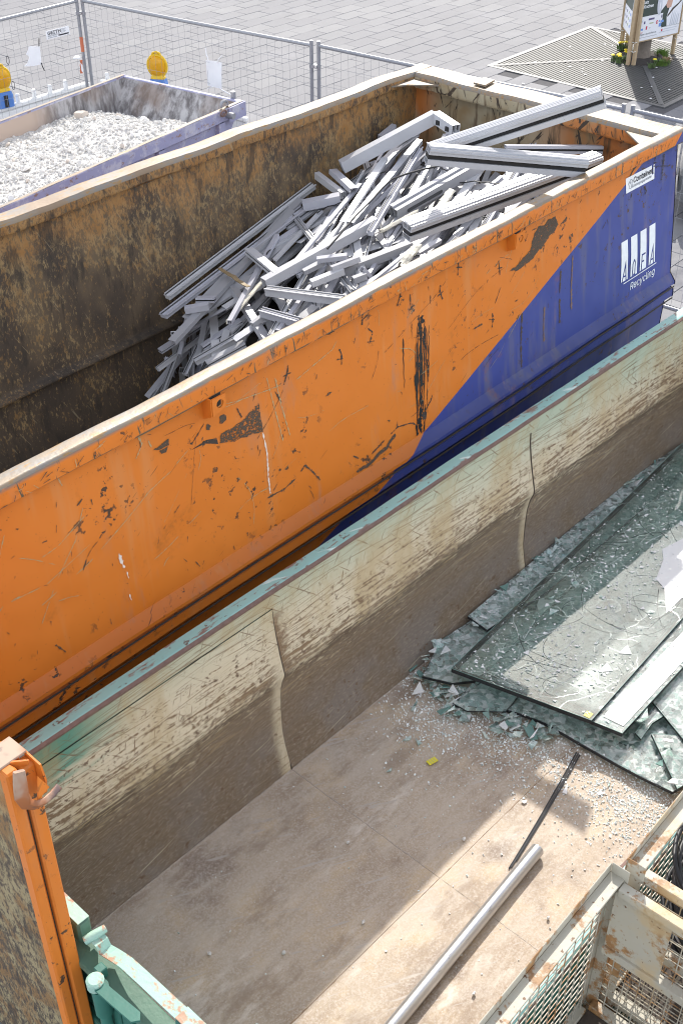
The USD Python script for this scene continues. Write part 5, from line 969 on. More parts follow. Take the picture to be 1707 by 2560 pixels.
PILE = [
    ((5.224, 6.264, 1.664), (6.881, 6.291, 2.027), 0.1, 0.06, 'wide', 'wide ribbed silver panel lying outermost along the rusty inner wall'),
    ((4.996, 6.056, 1.664), (6.53, 6.071, 2.001), 0.13, 0.05, 'wide', 'broad grey stepped profile with cut end at the left tip of the heap'),
    ((5.104, 5.913, 1.635), (5.714, 5.812, 1.794), 0.1, 0.03, 'flat', 'pale flat strip just right of the two broad panels at the left tip'),
    ((5.039, 5.911, 1.591), (5.48, 5.708, 1.768), 0.12, 0.006, 'sheet', 'bent grey sheet metal strip sagging at the left end of the heap'),
    ((5.026, 5.905, 1.598), (5.405, 6.342, 0.93), 0.06, 0.05, 'box', 'upright silver profile hanging down the left face of the heap'),
    ((4.999, 5.952, 1.56), (5.346, 6.375, 1.015), 0.07, 0.04, 'box', 'short dark grey upright profile nearest the rusty wall below the heap tip'),
    ((5.151, 6.241, 1.179), (5.341, 6.408, 0.813), 0.08, 0.05, 'wide', 'ribbed stub leaning lowest at the left foot of the heap'),
    ((5.199, 6.142, 1.095), (5.335, 6.302, 0.867), 0.06, 0.06, 'box', 'square tube stub beside the ribbed stub at the foot of the heap'),
    ((5.08, 5.906, 1.73), (5.193, 5.777, 1.762), 0.06, 0.06, 'box', 'short silver box profile with open chambers, lying across the left panels'),
    ((5.233, 5.946, 1.742), (5.294, 5.815, 1.762), 0.06, 0.05, 'break', 'short offcut with dark thermal break behind the open box stub'),
    ((5.81, 5.974, 1.917), (5.667, 5.542, 1.908), 0.08, 0.06, 'break', 'short black edged profile lying crosswise on the broad panels'),
    ((5.556, 6.036, 1.849), (5.474, 5.648, 1.85), 0.045, 0.004, 'wood', 'thin brown splinter of veneer standing on the broad panels'),
    ((5.173, 5.565, 1.718), (5.677, 5.663, 1.854), 0.045, 0.03, 'foam', 'white strip with crumbling foam at its lower end left of the grooved frame'),
    ((5.884, 5.791, 1.863), (6.567, 5.923, 2.007), 0.05, 0.02, 'strip', 'narrow white strip running up beside the dark gap in the heap'),
    ((6.917, 6.283, 2.106), (6.763, 5.866, 2.092), 0.06, 0.07, 'box', 'short silver crossbar closing the frame corner near the rusty wall'),
    ((6.957, 6.146, 2.161), (6.793, 5.785, 2.143), 0.09, 0.05, 'flat', 'broad white crossbar just behind the frame corner crossbar'),
    ((6.503, 6.058, 2.036), (6.706, 5.85, 2.091), 0.09, 0.09, 'box', 'stout box profile stub with cut chambers facing right'),
    ((5.553, 5.57, 1.871), (6.525, 5.336, 2.097), 0.09, 0.1, 'flat', 'long bright white bar through the middle of the heap'),
    ((6.684, 5.296, 2.124), (7.548, 5.11, 2.323), 0.1, 0.11, 'slot', 'long silver profile with a dark oval slot in its side'),
    ((6.412, 5.562, 2.061), (7.285, 5.877, 2.237), 0.075, 0.03, 'strip', 'bright white flat bar rising steeply below the mitred frame corner'),
    ((6.356, 5.252, 2.084), (7.48, 5.675, 2.31), 0.08, 0.06, 'wide', 'grooved bright bundle of profiles rising steeply to the big crossing beam'),
    ((6.444, 5.518, 2.05), (7.647, 5.809, 2.3), 0.06, 0.05, 'dull', 'dull dirty profile rising steeply left of the grooved bright bundle'),
    ((6.898, 5.299, 2.181), (7.474, 5.521, 2.296), 0.035, 0.03, 'strip', 'thin white bar standing steeply under the big crossing beam'),
    ((7.237, 5.314, 2.194), (7.605, 5.443, 2.269), 0.05, 0.01, 'dull', 'grey flat strip propped under the big crossing beam'),
    ((6.179, 5.34, 1.96), (7.333, 4.797, 2.241), 0.17, 0.02, 'sheet', 'wide smooth lilac grey flat panel lying along the near side of the heap'),
    ((5.967, 5.206, 1.921), (6.469, 4.947, 2.044), 0.09, 0.08, 'box', 'long box profile with open chambers at its left end below the flat panel'),
    ((7.032, 5.033, 2.263), (6.637, 4.907, 2.183), 0.085, 0.05, 'foil', 'crumpled cream foil sleeve lying upright on the flat panel'),
    ((6.424, 4.86, 2.078), (6.221, 4.847, 1.994), 0.09, 0.05, 'foil', 'crumpled white foil sleeve sticking out by the near rim'),
    ((6.75, 5.136, 2.156), (6.437, 5.216, 2.083), 0.045, 0.035, 'foam', 'ragged white foam strip below the dark oval slot'),
    ((7.843, 5.61, 2.353), (7.627, 5.464, 2.163), 0.05, 0.05, 'box', 'upright leg below the mitred frame corner'),
    ((7.661, 6.238, 2.232), (7.862, 6.251, 2.275), 0.06, 0.04, 'box', 'lilac grey profile end poking up behind the mitred frame'),
    ((5.807, 5.42, 1.915), (5.967, 5.368, 1.952), 0.055, 0.05, 'box', 'shortest white box stub with black chamber in the right middle'),
    ((5.725, 5.268, 1.904), (5.947, 5.158, 1.958), 0.07, 0.06, 'box', 'white box stub with square black hole at its left end'),
    ((5.889, 5.218, 1.973), (6.075, 5.117, 2.019), 0.07, 0.05, 'box', 'silver box stub with many small chambers at its left end'),
    ((5.922, 5.386, 1.982), (6.05, 5.209, 2.019), 0.05, 0.05, 'box', 'white stub with toothed chambers lying nearest the bright bar'),
    ((5.885, 5.01, 1.952), (5.97, 4.964, 1.973), 0.06, 0.06, 'box', 'dark ended stub by the near rim'),
    ((5.494, 5.49, 1.862), (5.668, 4.916, 1.909), 0.1, 0.08, 'wide', 'grooved sash profile pointing right across to the near rim'),
    ((5.331, 5.388, 1.791), (5.378, 5.067, 1.798), 0.09, 0.08, 'wide', 'lower grooved sash profile ending at the near rim'),
    ((5.241, 5.394, 1.721), (5.367, 5.389, 1.749), 0.05, 0.05, 'box', 'small open box stub below the lower grooved sash'),
    ((5.083, 5.756, 1.478), (5.382, 5.65, 1.61), 0.06, 0.05, 'break', 'dark grooved profile in the shadowed left hollow'),
    ((4.926, 5.671, 1.458), (5.24, 5.534, 1.584), 0.09, 0.06, 'wide', 'ribbed dark grey profile low in the left hollow'),
    ((4.917, 5.535, 1.493), (5.176, 5.41, 1.596), 0.06, 0.05, 'break', 'lowest grey profile along the near rim in the hollow'),
    ((5.973, 5.004, 2.012), (6.062, 4.976, 1.893), 0.06, 0.04, 'flat', 'small upright white block leaning on the near rim'),
    ((5.857, 5.569, 1.908), (6.927, 5.833, 2.14), 0.045, 0.03, 'strip', 'long thin bright strip crossing the centre of the heap'),
    ((6.201, 5.536, 1.965), (6.527, 5.653, 2.031), 0.035, 0.02, 'strip', 'short thin strip beside the long thin bright strip'),
    ((5.871, 5.637, 1.838), (6.278, 5.646, 1.927), 0.09, 0.005, 'dull', 'mottled grey zinc sheet in the centre hollow'),
    ((6.176, 5.812, 1.906), (6.445, 5.794, 1.966), 0.08, 0.005, 'sheet', 'grey flat plate with screw holes in the centre hollow'),
    ((7.506, 4.882, 2.295), (7.642, 4.791, 2.33), 0.05, 0.04, 'wood', 'tan wood block under the crossing beams'),
    ((7.289, 5.128, 2.175), (7.952, 4.594, 2.348), 0.2, 0.006, 'sheet', 'broad lilac sheet under the right hand beams'),
    ((7.13, 4.894, 2.132), (7.684, 4.737, 2.262), 0.1, 0.02, 'sheet', 'narrow lilac sheet next to the near rim on the right'),
    ((5.1, 5.219, 1.689), (5.384, 5.257, 1.75), 0.05, 0.04, 'wood', 'splintered brown timber end beside the grooved sash'),
    ((5.105, 5.443, 1.639), (5.377, 5.409, 1.7), 0.06, 0.02, 'dull', 'dirty grey plate low beside the timber end'),
    ((5.299, 5.18, 1.685), (5.663, 5.168, 1.766), 0.09, 0.06, 'box', 'silver tube half under the lower grooved sash'),
    ((7.178, 5.92, 2.111), (7.872, 6.064, 2.257), 0.08, 0.05, 'dull', 'greyish profile under the mitred frame corner'),
    ((6.987, 5.863, 2.082), (7.801, 6.201, 2.244), 0.03, 0.03, 'strip', 'fine pale strip under the mitred frame corner'),
    ((6.633, 5.248, 2.065), (7.493, 5.581, 2.237), 0.035, 0.04, 'break', 'dark lined profile beside the grooved bright bundle'),
    ((6.679, 5.227, 2.056), (7.427, 5.35, 2.215), 0.05, 0.03, 'strip', 'pale strip right of the grooved bright bundle'),
    ((5.912, 6.004, 1.828), (6.406, 5.959, 1.939), 0.06, 0.04, 'flat', 'pale flat bar beside the broad panels'),
    ((5.331, 5.769, 1.692), (5.896, 5.656, 1.842), 0.07, 0.03, 'flat', 'long pale flat bar under the foam strip'),
    ((5.891, 4.952, 1.906), (6.612, 4.801, 2.073), 0.05, 0.04, 'strip', 'white strip just inside the near rim'),
]

# ------------------------------------------------------------------ aluminium scrap heaped in the orange container
def shp_box(w, h, t=.004, ch=2):
    o = sbox(-w / 2, -h / 2, w / 2, h / 2); ix = np.linspace(-w / 2 + t, w / 2 - t, ch + 1)
    for k in range(ch): o = o.difference(sbox(ix[k] + (t / 2 if k else 0), -h / 2 + t, ix[k + 1] - (t / 2 if k < ch - 1 else 0), h / 2 - t))
    return o
def shp_wide(w, h):
    x = np.linspace(-w / 2, w / 2, 9); top = [(-w / 2, h * .1), (-w * .36, h * .1), (-w * .36, h * .5), (-w * .30, h * .5), (-w * .30, h * .28), (-w * .05, h * .28), (-w * .05, h * .42), (0, h * .42), (0, h * .2), (w * .32, h * .2), (w * .32, h * .5), (w / 2, h * .5)]
    bot = [(w / 2, h * .5 - .006), (w * .34, h * .5 - .006), (w * .34, -h * .5), (-w * .32, -h * .5), (-w * .34, h * .1 - .006), (-w / 2, h * .1 - .006)]
    return Polygon(top + bot).buffer(0)
def shp_U(w, h, t=.004): return Polygon([(-w / 2, -h / 2), (-w / 2, h / 2), (w / 2, h / 2), (w / 2, -h / 2), (w / 2 - t, -h / 2), (w / 2 - t, h / 2 - t), (-w / 2 + t, h / 2 - t), (-w / 2 + t, -h / 2)])
def shp_L(w, h, t=.005): return Polygon([(-w / 2, h / 2), (w / 2, h / 2), (w / 2, -h / 2), (w / 2 - t, -h / 2), (w / 2 - t, h / 2 - t), (w * .1, h / 2 - t), (w * .1, 0), (w * .1 - t, 0), (w * .1 - t, h / 2 - t), (-w / 2, h / 2 - t)])
def frame_axes(p0, p1, roll=0.0):
    p0, p1 = np.array(p0, float), np.array(p1, float); d = p1 - p0; L = np.linalg.norm(d); d /= L
    up_ = np.array([0, 0, 1.]) if abs(d[2]) < .95 else np.array([-.7, -.7, 0.]); u_ = np.cross(d, up_); u_ /= np.linalg.norm(u_); v_ = np.cross(u_, d)
    c, s = math.cos(roll), math.sin(roll); return p0, d, L, u_ * c + v_ * s, v_ * c - u_ * s
def ex(shape, p0, p1, roll=0.0, dv=0.0, du=0.0):
    p, d, L, u_, v_ = frame_axes(p0, p1, roll); mb = MB()
    m_ = MB().poly(shape, L, p + v_ * dv + u_ * du, u_, v_, d); v, f = m_.mesh(); 
    if np.dot(np.cross(u_, v_), d) < 0: f = f[:, ::-1]
    return MB().add(v, f)
MAL = ['al0', 'al1', 'al2', 'al3']
def profile(i, p0, p1, w, h, kind, label, group=None, roll=None, mat=None):
    g = np.random.default_rng(4000 + i); roll = g.normal(0, .16) if roll is None else roll; mat = mat or MAL[int(g.choice(4, p=[.38, .30, .10, .22]))]
    nm, cat = {'wood': ('timber_piece', 'timber'), 'foil': ('foil_sleeve', 'foil'), 'foam': ('foam_strip', 'foam'), 'sheet': ('metal_sheet', 'sheet'), 'dull': ('dull_profile', 'profile')}.get(kind, ('aluminium_profile', 'profile'))
    c = (np.array(p0) + np.array(p1)) / 2
    if kind in ('break', 'slot', 'big'):
        t = thing(nm, label, cat, tuple(c), group=group)
        if kind == 'slot':
            part(t, 'section', ex(shp_box(w, h, .004, 2), p0, p1, roll), M[mat]); part(t, 'rebate', ex(shp_U(w * .4, .014), p0, p1, roll, h / 2 + .007, -w * .25), M['al1'])
            p, d, L, u_, v_ = frame_axes(p0, p1, roll); s = .12 * L
            part(t, 'slot', MB().poly(LineString([(s, -h * .12), (s + .36 * L, -h * .12)]).buffer(h * .16, 8), .003, p + u_ * (w / 2 + .0005), d, v_, u_), M['gasket'])
        else:
            hb = h * .30
            part(t, 'upper_section', ex(shp_box(w, h * .38, .004, 2), p0, p1, roll, h * .31), M[mat]); part(t, 'lower_section', ex(shp_box(w * .94, h * .34, .004, 1), p0, p1, roll, -h * .33), M[mat]); part(t, 'thermal_break', ex(sbox(-w * .36, -h * .155, w * .36, h * .115), p0, p1, roll), M['black'])
            if kind == 'big':
                for q in (-.30, -.12, .1, .28): part(t, 'groove_rib', ex(sbox(-.004, 0, .004, .010), p0, p1, roll, h * .5 + .0003, w * q), M[mat])
                part(t, 'flange', ex(sbox(-w * .72, 0, -w * .5 - .0005, .006), p0, p1, roll, h * .5 - .008), M[mat]); part(t, 'side_rib', ex(sbox(0, -.004, .006, .004), p0, p1, roll, h * .36, w * .5 + .0003), M[mat])
        return
    if kind == 'wide':
        t = thing(nm, label, cat, tuple(c), group=group); part(t, 'section', ex(shp_wide(w, h), p0, p1, roll), M[mat]); part(t, 'seal', ex(sbox(-.004, 0, .004, .006), p0, p1, roll, h * .285, -w * .18), M['gasket']); return
    if kind == 'box': mb = ex(shp_box(w, h, .0045, 3 if w > .07 else 2), p0, p1, roll)
    elif kind == 'flat': mb = ex(shp_U(w, max(h, .02)), p0, p1, roll)
    elif kind == 'strip': mb = ex(shp_L(w, max(h, .014)), p0, p1, roll)
    elif kind == 'dull': mb = ex(shp_U(w, max(h, .012)), p0, p1, roll); mat = 'zincs'
    elif kind in ('sheet',):
        p, d, L, u_, v_ = frame_axes(p0, p1, roll); n = 18; sag = g.uniform(-.05, .0) * L; tp = g.uniform(.3, .9)
        top = [[p + d * L * s + u_ * (w * (x - .5) * (1 - (1 - tp) * s)) + v_ * (sag * math.sin(math.pi * s) + .012 * (x - .5) * math.sin(5 * s)) for x in np.linspace(0, 1, 4)] for s in np.linspace(0, 1, n)]
        mb = MB().grid(top).grid(np.array(top) - v_ * .003, True); mat = mat if mat in ('al1', 'al0') else 'al1'
    elif kind == 'wood':
        p, d, L, u_, v_ = frame_axes(p0, p1, roll); mb = MB(); hh = max(h, .006); rr_ = []
        for s in np.linspace(0, 1, 9):
            ww = w * (.55 + .45 * math.sin(math.pi * (.15 + .7 * s))) * g.uniform(.8, 1.1); o = v_ * g.normal(0, .004); rr_.append([p + d * L * s + u_ * ww / 2 * a_ + v_ * hh / 2 * b_ + o for a_, b_ in ((-1, -1), (1, -1), (1, 1), (-1, 1))])
        mb.rings(rr_); mat = 'veneer' if h < .01 or 'splinter' in label else 'wood'
    else:   # foil, foam
        p, d, L, u_, v_ = frame_axes(p0, p1, roll); rr_ = []
        for k, s in enumerate(np.linspace(0, 1, 16)):
            an = np.arange(10) * .628; r1 = 1 + (.55 if kind == 'foil' else .35) * (meshkit.fbm(np.stack([np.cos(an) * 1.6 + i, np.sin(an) * 1.6, np.full(10, s * L * 22)], 1), 3, i) - .5) * 2
            rr_.append([p + d * (L * s + .01 * g.normal()) + u_ * math.cos(a_) * w / 2 * q + v_ * math.sin(a_) * h / 2 * q for a_, q in zip(an, r1)])
        mb = MB().rings(rr_); mat = kind
    one(nm, label, cat, mb, M[mat], group)
for i, (p0, p1, w, h, kind, label) in enumerate(PILE):
    if kind == 'wood' and i > 30: continue
    profile(i, p0, p1, w * (.74 if kind in ('box', 'flat', 'strip', 'wide') else .86), h * .78 if h > .012 else h, kind, label)
BL, BR = (6.204, 4.648, 2.86), (7.124, 3.98, 2.675)
# the four big beams that stick out
profile(201, (6.55, 4.86, 2.72), (7.03, 3.855, 3.20), .078, .125, 'big', 'longest tilted beam with black thermal break rising over the end rim', roll=-.35, mat='al3')
profile(202, BL, BR, .085, .12, 'big', 'big beam with black stripe lying crosswise below the tilted beam', roll=-.1, mat='al0')
profile(203, (7.60, 4.95, 2.45), (8.20, 4.45, 2.40), .06, .06, 'break', 'thin beam lying low along the container end wall', mat='al1')
profile(204, (6.10, 4.715, 2.33), (7.80, 4.255, 2.46), .10, .125, 'big', 'long double beam with black stripe lying beside the near rim', roll=-.12, mat='al3')
fr_ = thing('window_frame_corner', 'mitred silver window frame corner standing up at the far end of the heap', 'frame', (7.4, 5.8, 2.2))
part(fr_, 'long_bar', ex(shp_box(.075, .095, .005, 2), (7.00, 6.09, 2.20), (7.679, 5.687, 2.52)), M['al0']); part(fr_, 'short_bar', ex(shp_box(.075, .085, .005, 2), (7.679, 5.687, 2.52), (7.575, 5.405, 2.50)), M['al0'])
part(fr_, 'leg', ex(shp_box(.055, .06, .004, 1), (7.575, 5.40, 2.49), (7.56, 5.41, 2.15)), M['al3'])
for k, s in enumerate((.35, .8)): q = np.array((7.679, 5.687, 2.52)) * (1 - s) + np.array((7.575, 5.405, 2.50)) * s; part(fr_, 'fitting', MB().box(q + (-.036, .015, -.008), (.012, .04, .035)), M['black'])
one('black_strap', 'long thin black rubber strap winding across the top of the heap', 'strap', MB().tube(np.array([(5.98, 5.34, 2.06), (6.146, 5.362, 2.112), (6.38, 5.41, 2.17), (6.606, 5.444, 2.215), (6.76, 5.475, 2.25), (6.893, 5.486, 2.28), (7.0, 5.42, 2.31), (7.104, 5.344, 2.334), (7.252, 5.19, 2.374), (7.377, 4.994, 2.411)]), .0075, 6), M['black'], smooth=60)
g = np.random.default_rng(31)
def hz_(x, y_): return 1.62 + .22 * (x - 5.1) - .05 * (y_ - 6.2)
n = 0
tries = 0
while n < 170 and tries < 60000:
    tries += 1      # the layers underneath
    c = np.array([g.uniform(4.9, 8.0), g.uniform(4.25, 6.15)]); an = g.choice([.12, .22, .3, .38, .45, .85, 1.05]) + g.normal(0, .12); L = g.uniform(.9, 2.4); d = np.array([math.cos(an), math.sin(an)]); a_, b_ = c - d * L / 2, c + d * L / 2
    if min(a_[1], b_[1]) < 4.1 or max(a_[1], b_[1]) > 6.22 or max(a_[0], b_[0]) > 8.18 or min(a_[0], b_[0]) < 4.75: continue
    dz = -g.uniform(.03, .34) if n < 136 else g.uniform(.01, .05); kind = g.choice(['wide', 'wide', 'flat', 'strip', 'break', 'strip', 'box'])
    profile(500 + n, (*a_, hz_(*a_) + dz + g.normal(0, .02)), (*b_, hz_(*b_) + dz + g.normal(0, .02)), g.uniform(.022, .065), g.uniform(.02, .045), kind, 'silver or lilac aluminium profile lying loose among others in the scrap heap', group='loose profiles of the scrap heap', mat=['al0', 'al1', 'al2', 'al3', 'al1', 'al2'][n % 6]); n += 1
n = 0
tries = 0
while n < 75 and tries < 9000:
    tries += 1      # the sloping left face
    y_ = g.uniform(4.3, 6.15); x = g.uniform(4.95, 5.2); L = g.uniform(.3, .8); tilt = g.uniform(.3, 1.2); z1 = hz_(5.1, y_) - g.uniform(0.05, .5); an = g.normal(.3, .3)
    p1 = np.array([x + .25, y_, z1]); p0 = p1 - np.array([math.cos(an) * math.cos(tilt), math.sin(an) * math.cos(tilt), math.sin(tilt)]) * L
    if p0[2] < .42 or p0[0] < 4.62 or not 4.15 < p0[1] < 6.22: continue
    profile(800 + n, tuple(p0), tuple(p1), g.uniform(.025, .06), g.uniform(.02, .045), g.choice(['box', 'wide', 'flat', 'break']), 'aluminium profile slanting down in the shaded left face of the scrap heap', group='slanting profiles of the heap face', mat=['al2', 'al1', 'al2', 'al0'][n % 4]); n += 1
core = MB(); cx, cy = np.meshgrid(np.linspace(4.85, 8.22, 40), np.linspace(4.0, 6.3, 26), indexing='ij'); core.grid(np.stack([cx, cy, np.maximum(.37, hz_(cx, cy) - .42 - 2.6 * np.clip(5.6 - cx, 0, 1) + .15 * (meshkit.fbm(np.stack([cx * 3, cy * 3, 0 * cx], -1), 3, 8) - .5))], -1))
one('scrap_base', 'dark mass of small scrap at the bottom of the profile heap', 'scrap', core, M['dark'], kind='stuff')

g = np.random.default_rng(71)
for n in range(14):     # loose seals pulled out of the profiles
    c = np.array([g.uniform(5.4, 7.6), g.uniform(4.4, 5.9)]); an = g.uniform(0, 3.1); L = g.uniform(.18, .5); k_ = g.normal(0, 3); q = [np.array([*c, hz_(*c) + .075])]
    for _ in range(9):
        an += k_ * .06; p_ = q[-1][:2] + np.array([math.cos(an), math.sin(an)]) * L / 9; q.append(np.array([*p_, hz_(*p_) + .07 + g.uniform(0, .02)]))
    one('loose_seal', 'short curled black rubber seal lying on the scrap heap', 'rubber seal', MB().tube(q, .005, 5), M['black'], 'black seals on the scrap heap')

# ------------------------------------------------------------------ green container
GL, GW = 6.9, 2.46
gc = thing('green_container', 'low green container with scraped cream inner walls and a rusty floor', 'container', (1.43, 3.55, 0), math.radians(-1.8))
GR = gc.R
def GP(x, y, z_): return GR @ np.array([x, y, z_]) + gc.t
def gpart(n, mb, mat, label=None, smooth=False, parent=None, kind=None): return part(parent or gc, n, mb, M[mat], label, smooth, kind, world=False)
inner = [(1.440, -.058), (1.36, -.064), (1.25, -.082), (1.14, -.106), (1.05, -.128), (1.010, -.137), (.985, -.133), (.93, -.112), (.84, -.096), (.70, -.093), (.54, -.096), (.43, -.115), (.33, -.142), (.25, -.168)]
SEAMS = (1.945, 4.31)
def gwall(side):
    xs = np.unique(np.concatenate([np.arange(.06, GL - .05, .07)] + [[s - .003, s + .003] for s in SEAMS])); P_ = []
    for x in xs:
        st = -.007 if (x < SEAMS[0]) else (.0 if x < SEAMS[1] else .006)
        r_ = []
        for z_, y_ in inner:
            n = .020 * (meshkit.fbm(np.array([x * .9, side * 5, z_ * 1.5]), 3, 5) - .5); yy_ = y_ + st * (z_ > .27) + n * (.27 < z_ < 1.43)
            r_.append((x, yy_ if side > 0 else -GW - yy_, z_))
        P_.append(r_)
    return MB().grid(P_, side < 0)
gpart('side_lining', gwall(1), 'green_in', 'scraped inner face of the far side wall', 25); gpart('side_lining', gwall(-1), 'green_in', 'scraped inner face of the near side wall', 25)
for s in SEAMS: gpart('weld_seam', MB().tube([(s, y_ - .002, z_) for z_, y_ in inner], .0045, 5), 'rust')
def grim(y0, y1, name):
    sec = [(y0, 1.44), (y0, 1.585), (y0 - .012, 1.598), (y1 + .016, 1.600), (y1 + .004, 1.594)]; lo, hi = .0, GL; out = []; inn = []
    for x in np.arange(lo, hi + .01, .05):
        n = .010 * (meshkit.fbm(np.array([x * 1.5, y0 * 7, 1]), 4, 3) - .5); m_ = .006 * (meshkit.fbm(np.array([x * 4, y0 * 7, 9]), 3, 3) - .5)
        out.append([(x, y_ + n * .5, z_ + n) for y_, z_ in sec]); 
    return out
for side in (1, -1):
    o = grim(0, -.085, ''); f_ = (lambda r: [[(x, y_ if side > 0 else -GW - y_, z_) for x, y_, z_ in q] for q in r])
    r = f_(o if side > 0 else [q[1:] for q in o])
    if side < 0: gpart('rim_outer_face', MB().rings([[q[0], (q[0][0], q[0][1] + 0, 1.555)] for q in f_(o)], closed=False, cap=False), 'green'); gpart('rim_outer_edge', MB().rings([[(q[0][0], q[0][1], 1.555), (q[1][0], q[1][1], q[1][2])] for q in f_(o)], closed=False, cap=False), 'edge_rust')
    gpart('rim', MB().rings(r if side > 0 else [q[::-1] for q in r], closed=False, cap=False), 'mint', 'mint blue top rim, chipped to rust' if side > 0 else None, 35)
    e = [[(q[-1][0], -.081 + (q[-1][1] + .081), q[-1][2]), (q[-1][0], -.094 + .004 * math.sin(q[0][0] * 23) * math.sin(q[0][0] * 7), q[-1][2] - .010), (q[-1][0], -.088, q[-1][2] - .030), (q[-1][0], -.070, q[-1][2] - .034)] for q in o]
    e = f_(e); gpart('rim_edge', MB().rings(e if side > 0 else [q[::-1] for q in e], closed=False, cap=False), 'edge_rust', 'rusty inner edge of the rim', 35)
    e = [[(q[-1][0], -.072, q[-1][2] - .032), (q[-1][0], -.066, 1.50), (q[-1][0], -.062, 1.446), (q[-1][0], -.058, 1.438)] for q in o]
    e = f_(e); gpart('rim_inner_face', MB().rings(e if side > 0 else [q[::-1] for q in e], closed=False, cap=False), 'green_in', None, 35)
    e = f_([[(x, -.02, 1.44), (x, -.025, .8), (x, -.03, .18)] for x in (.03, GL)]); gpart('side_wall', MB().grid(e if side < 0 else [q[::-1] for q in e]), 'green')
    for k in range(9): gpart('stiffener', MB().b2((.3 + .8 * k, -.019 if side > 0 else -GW - .02, .2), (.38 + .8 * k, .035 if side > 0 else -GW + .019, 1.43)), 'green')
gpart('end_lining', MB().grid([[(GL - .04, y_, z_) for z_ in (1.5, .9, .25)] for y_ in (-.06, -1.2, -2.4)]), 'green_in'); gpart('end_rim', MB().cbox((GL - .06, -GW + .09, 1.47), (GL + .03, -.09, 1.597), .008), 'mint')
# floor plates with open seams
ys = [-.166, -1.290, -GW + .166]; xsF = [.06, SEAMS[0], SEAMS[1], GL - .04]
for i in range(3):
    for j in range(2):
        x0, x1, y1, y0 = xsF[i] + .0015, xsF[i + 1] - .0015, ys[j] - .0015, ys[j + 1] + .0015
        gx, gy = np.meshgrid(np.linspace(x0, x1, 24), np.linspace(y0, y1, 14), indexing='ij'); dz = .006 * (meshkit.fbm(np.stack([gx * 1.3, gy * 1.3, 0 * gx + i], -1), 3, 4) - .5)
        gpart('floor_plate', MB().grid(np.stack([gx, gy, .25 + dz], -1)), 'floor', smooth=True)
gpart('under_floor', MB().b2((.06, -GW + .1, .16), (GL - .04, -.1, .236)), 'rust')
def bead(p0, p1, n, mat='floor_weld', r=.006):
    g = np.random.default_rng(int(abs(p0[0] * 100 + p0[1] * 10))); q = [np.array(p0) * (1 - s) + np.array(p1) * s + (g.normal(0, .0012), g.normal(0, .0012), 0) for s in np.linspace(0, 1, n)]; return MB().tube(q, r * g.uniform(.35, .9, n), 5)
gpart('floor_seam', bead((SEAMS[0], ys[0] + .004, .249), (SEAMS[0], ys[1] + .1, .249), 60), 'floor_weld'); gpart('floor_seam', bead((SEAMS[0], ys[1], .245), (SEAMS[0], ys[2], .2475), 60), 'floor_weld'); gpart('floor_seam', bead((.1, ys[1], .2465), (GL - .1, ys[1], .2465), 220), 'weld'); gpart('floor_seam', bead((.08, ys[0] - .004, .250), (GL - .1, ys[0] - .004, .250), 220), 'floor_weld')
# rear end: header with cut out, ledge, doors, lever
def gbox(n, lo, hi, mat, c=.006, label=None, parent=None): return gpart(n, MB().cbox(lo, hi, c), mat, label, parent=parent)
gbox('header', (.0, -.972, 1.475), (.062, -.088, 1.598), 'green2', .010, 'left header beam with rusty mint top'); gbox('header', (.002, -GW + .09, 1.470), (.075, -1.535, 1.595), 'green', .012, 'right header beam'); gbox('header_top', (.004, -.970, 1.5985), (.059, -.090, 1.6015), 'rmint', .001); gbox('header_top', (.008, -GW + .1, 1.5955), (.070, -1.539, 1.5985), 'rmint', .001)
st_ = [(-.974, 1.490), (-1.0, 1.492), (-1.015, 1.52), (-1.035, 1.542), (-1.06, 1.538), (-1.075, 1.505), (-1.10, 1.500), (-1.15, 1.522), (-1.20, 1.540), (-1.30, 1.548), (-1.42, 1.553), (-1.54, 1.560)]
top = [[(x_ + (.012 if y_ > -1.08 else .020), y_, z_) for x_ in (.0, .058)] for y_, z_ in st_]
gpart('bent_strip', MB().grid(top).grid(np.array(top) - (0, 0, .006), True).grid([[t_[0], tuple(np.array(t_[0]) - (0, 0, .006))] for t_ in top], True).grid([[t_[1], tuple(np.array(t_[1]) - (0, 0, .006))] for t_ in top]), 'rmint', 'bent rusty strip between the header beams', 30)
gpart('latch_tongue', MB().tube([(.0, -1.005, 1.535), (.035, -1.02, 1.548), (.085, -1.03, 1.552)], [.018, .020, .016], 10), 'rmint', smooth=60)
gbox('ledge', (-.045, -GW + .06, 1.405), (.05, -.05, 1.445), 'green2', .006, 'ledge below the header, seen through the gap')
gbox('rear_door', (.005, -1.22, .20), (.035, -.06, 1.40), 'green', .004); gbox('rear_door', (.005, -GW + .06, .20), (.035, -1.235, 1.40), 'green', .004)
for y_ in (-.10, -.62, -1.19, -1.265, -1.50, -1.90, -2.3): gbox('door_rib', (-.035, y_ - .03, .22), (.004, y_ + .03, 1.402), 'green', .006)
for z_ in (.35, .95): gbox('door_rail', (-.034, -1.15, z_), (.0045, -.64, z_ + .07), 'green', .006); 
lb_ = gpart('locking_bar', MB().tube([(-.062, -1.165, .25), (-.062, -1.165, 1.46)], .024, 12), 'green', smooth=50); gpart('collar', MB().tube([(-.062, -1.165, 1.30), (-.062, -1.165, 1.47)], .036, 14), 'green', smooth=50, parent=lb_)
lv = gpart('lever', MB().add(*(lambda m: (np.array(m.vertices), np.array(m.faces)))(trimesh.convex.convex_hull(np.array([(x_, y_, z_ + dz) for x_, y_, z_ in ((-.095, -1.15, 1.488), (-.05, -1.145, 1.488), (-.088, -1.395, 1.512), (-.062, -1.415, 1.513), (-.040, -1.39, 1.512)) for dz in (0, .012)])))), 'green', 'green lever with raised lettering')
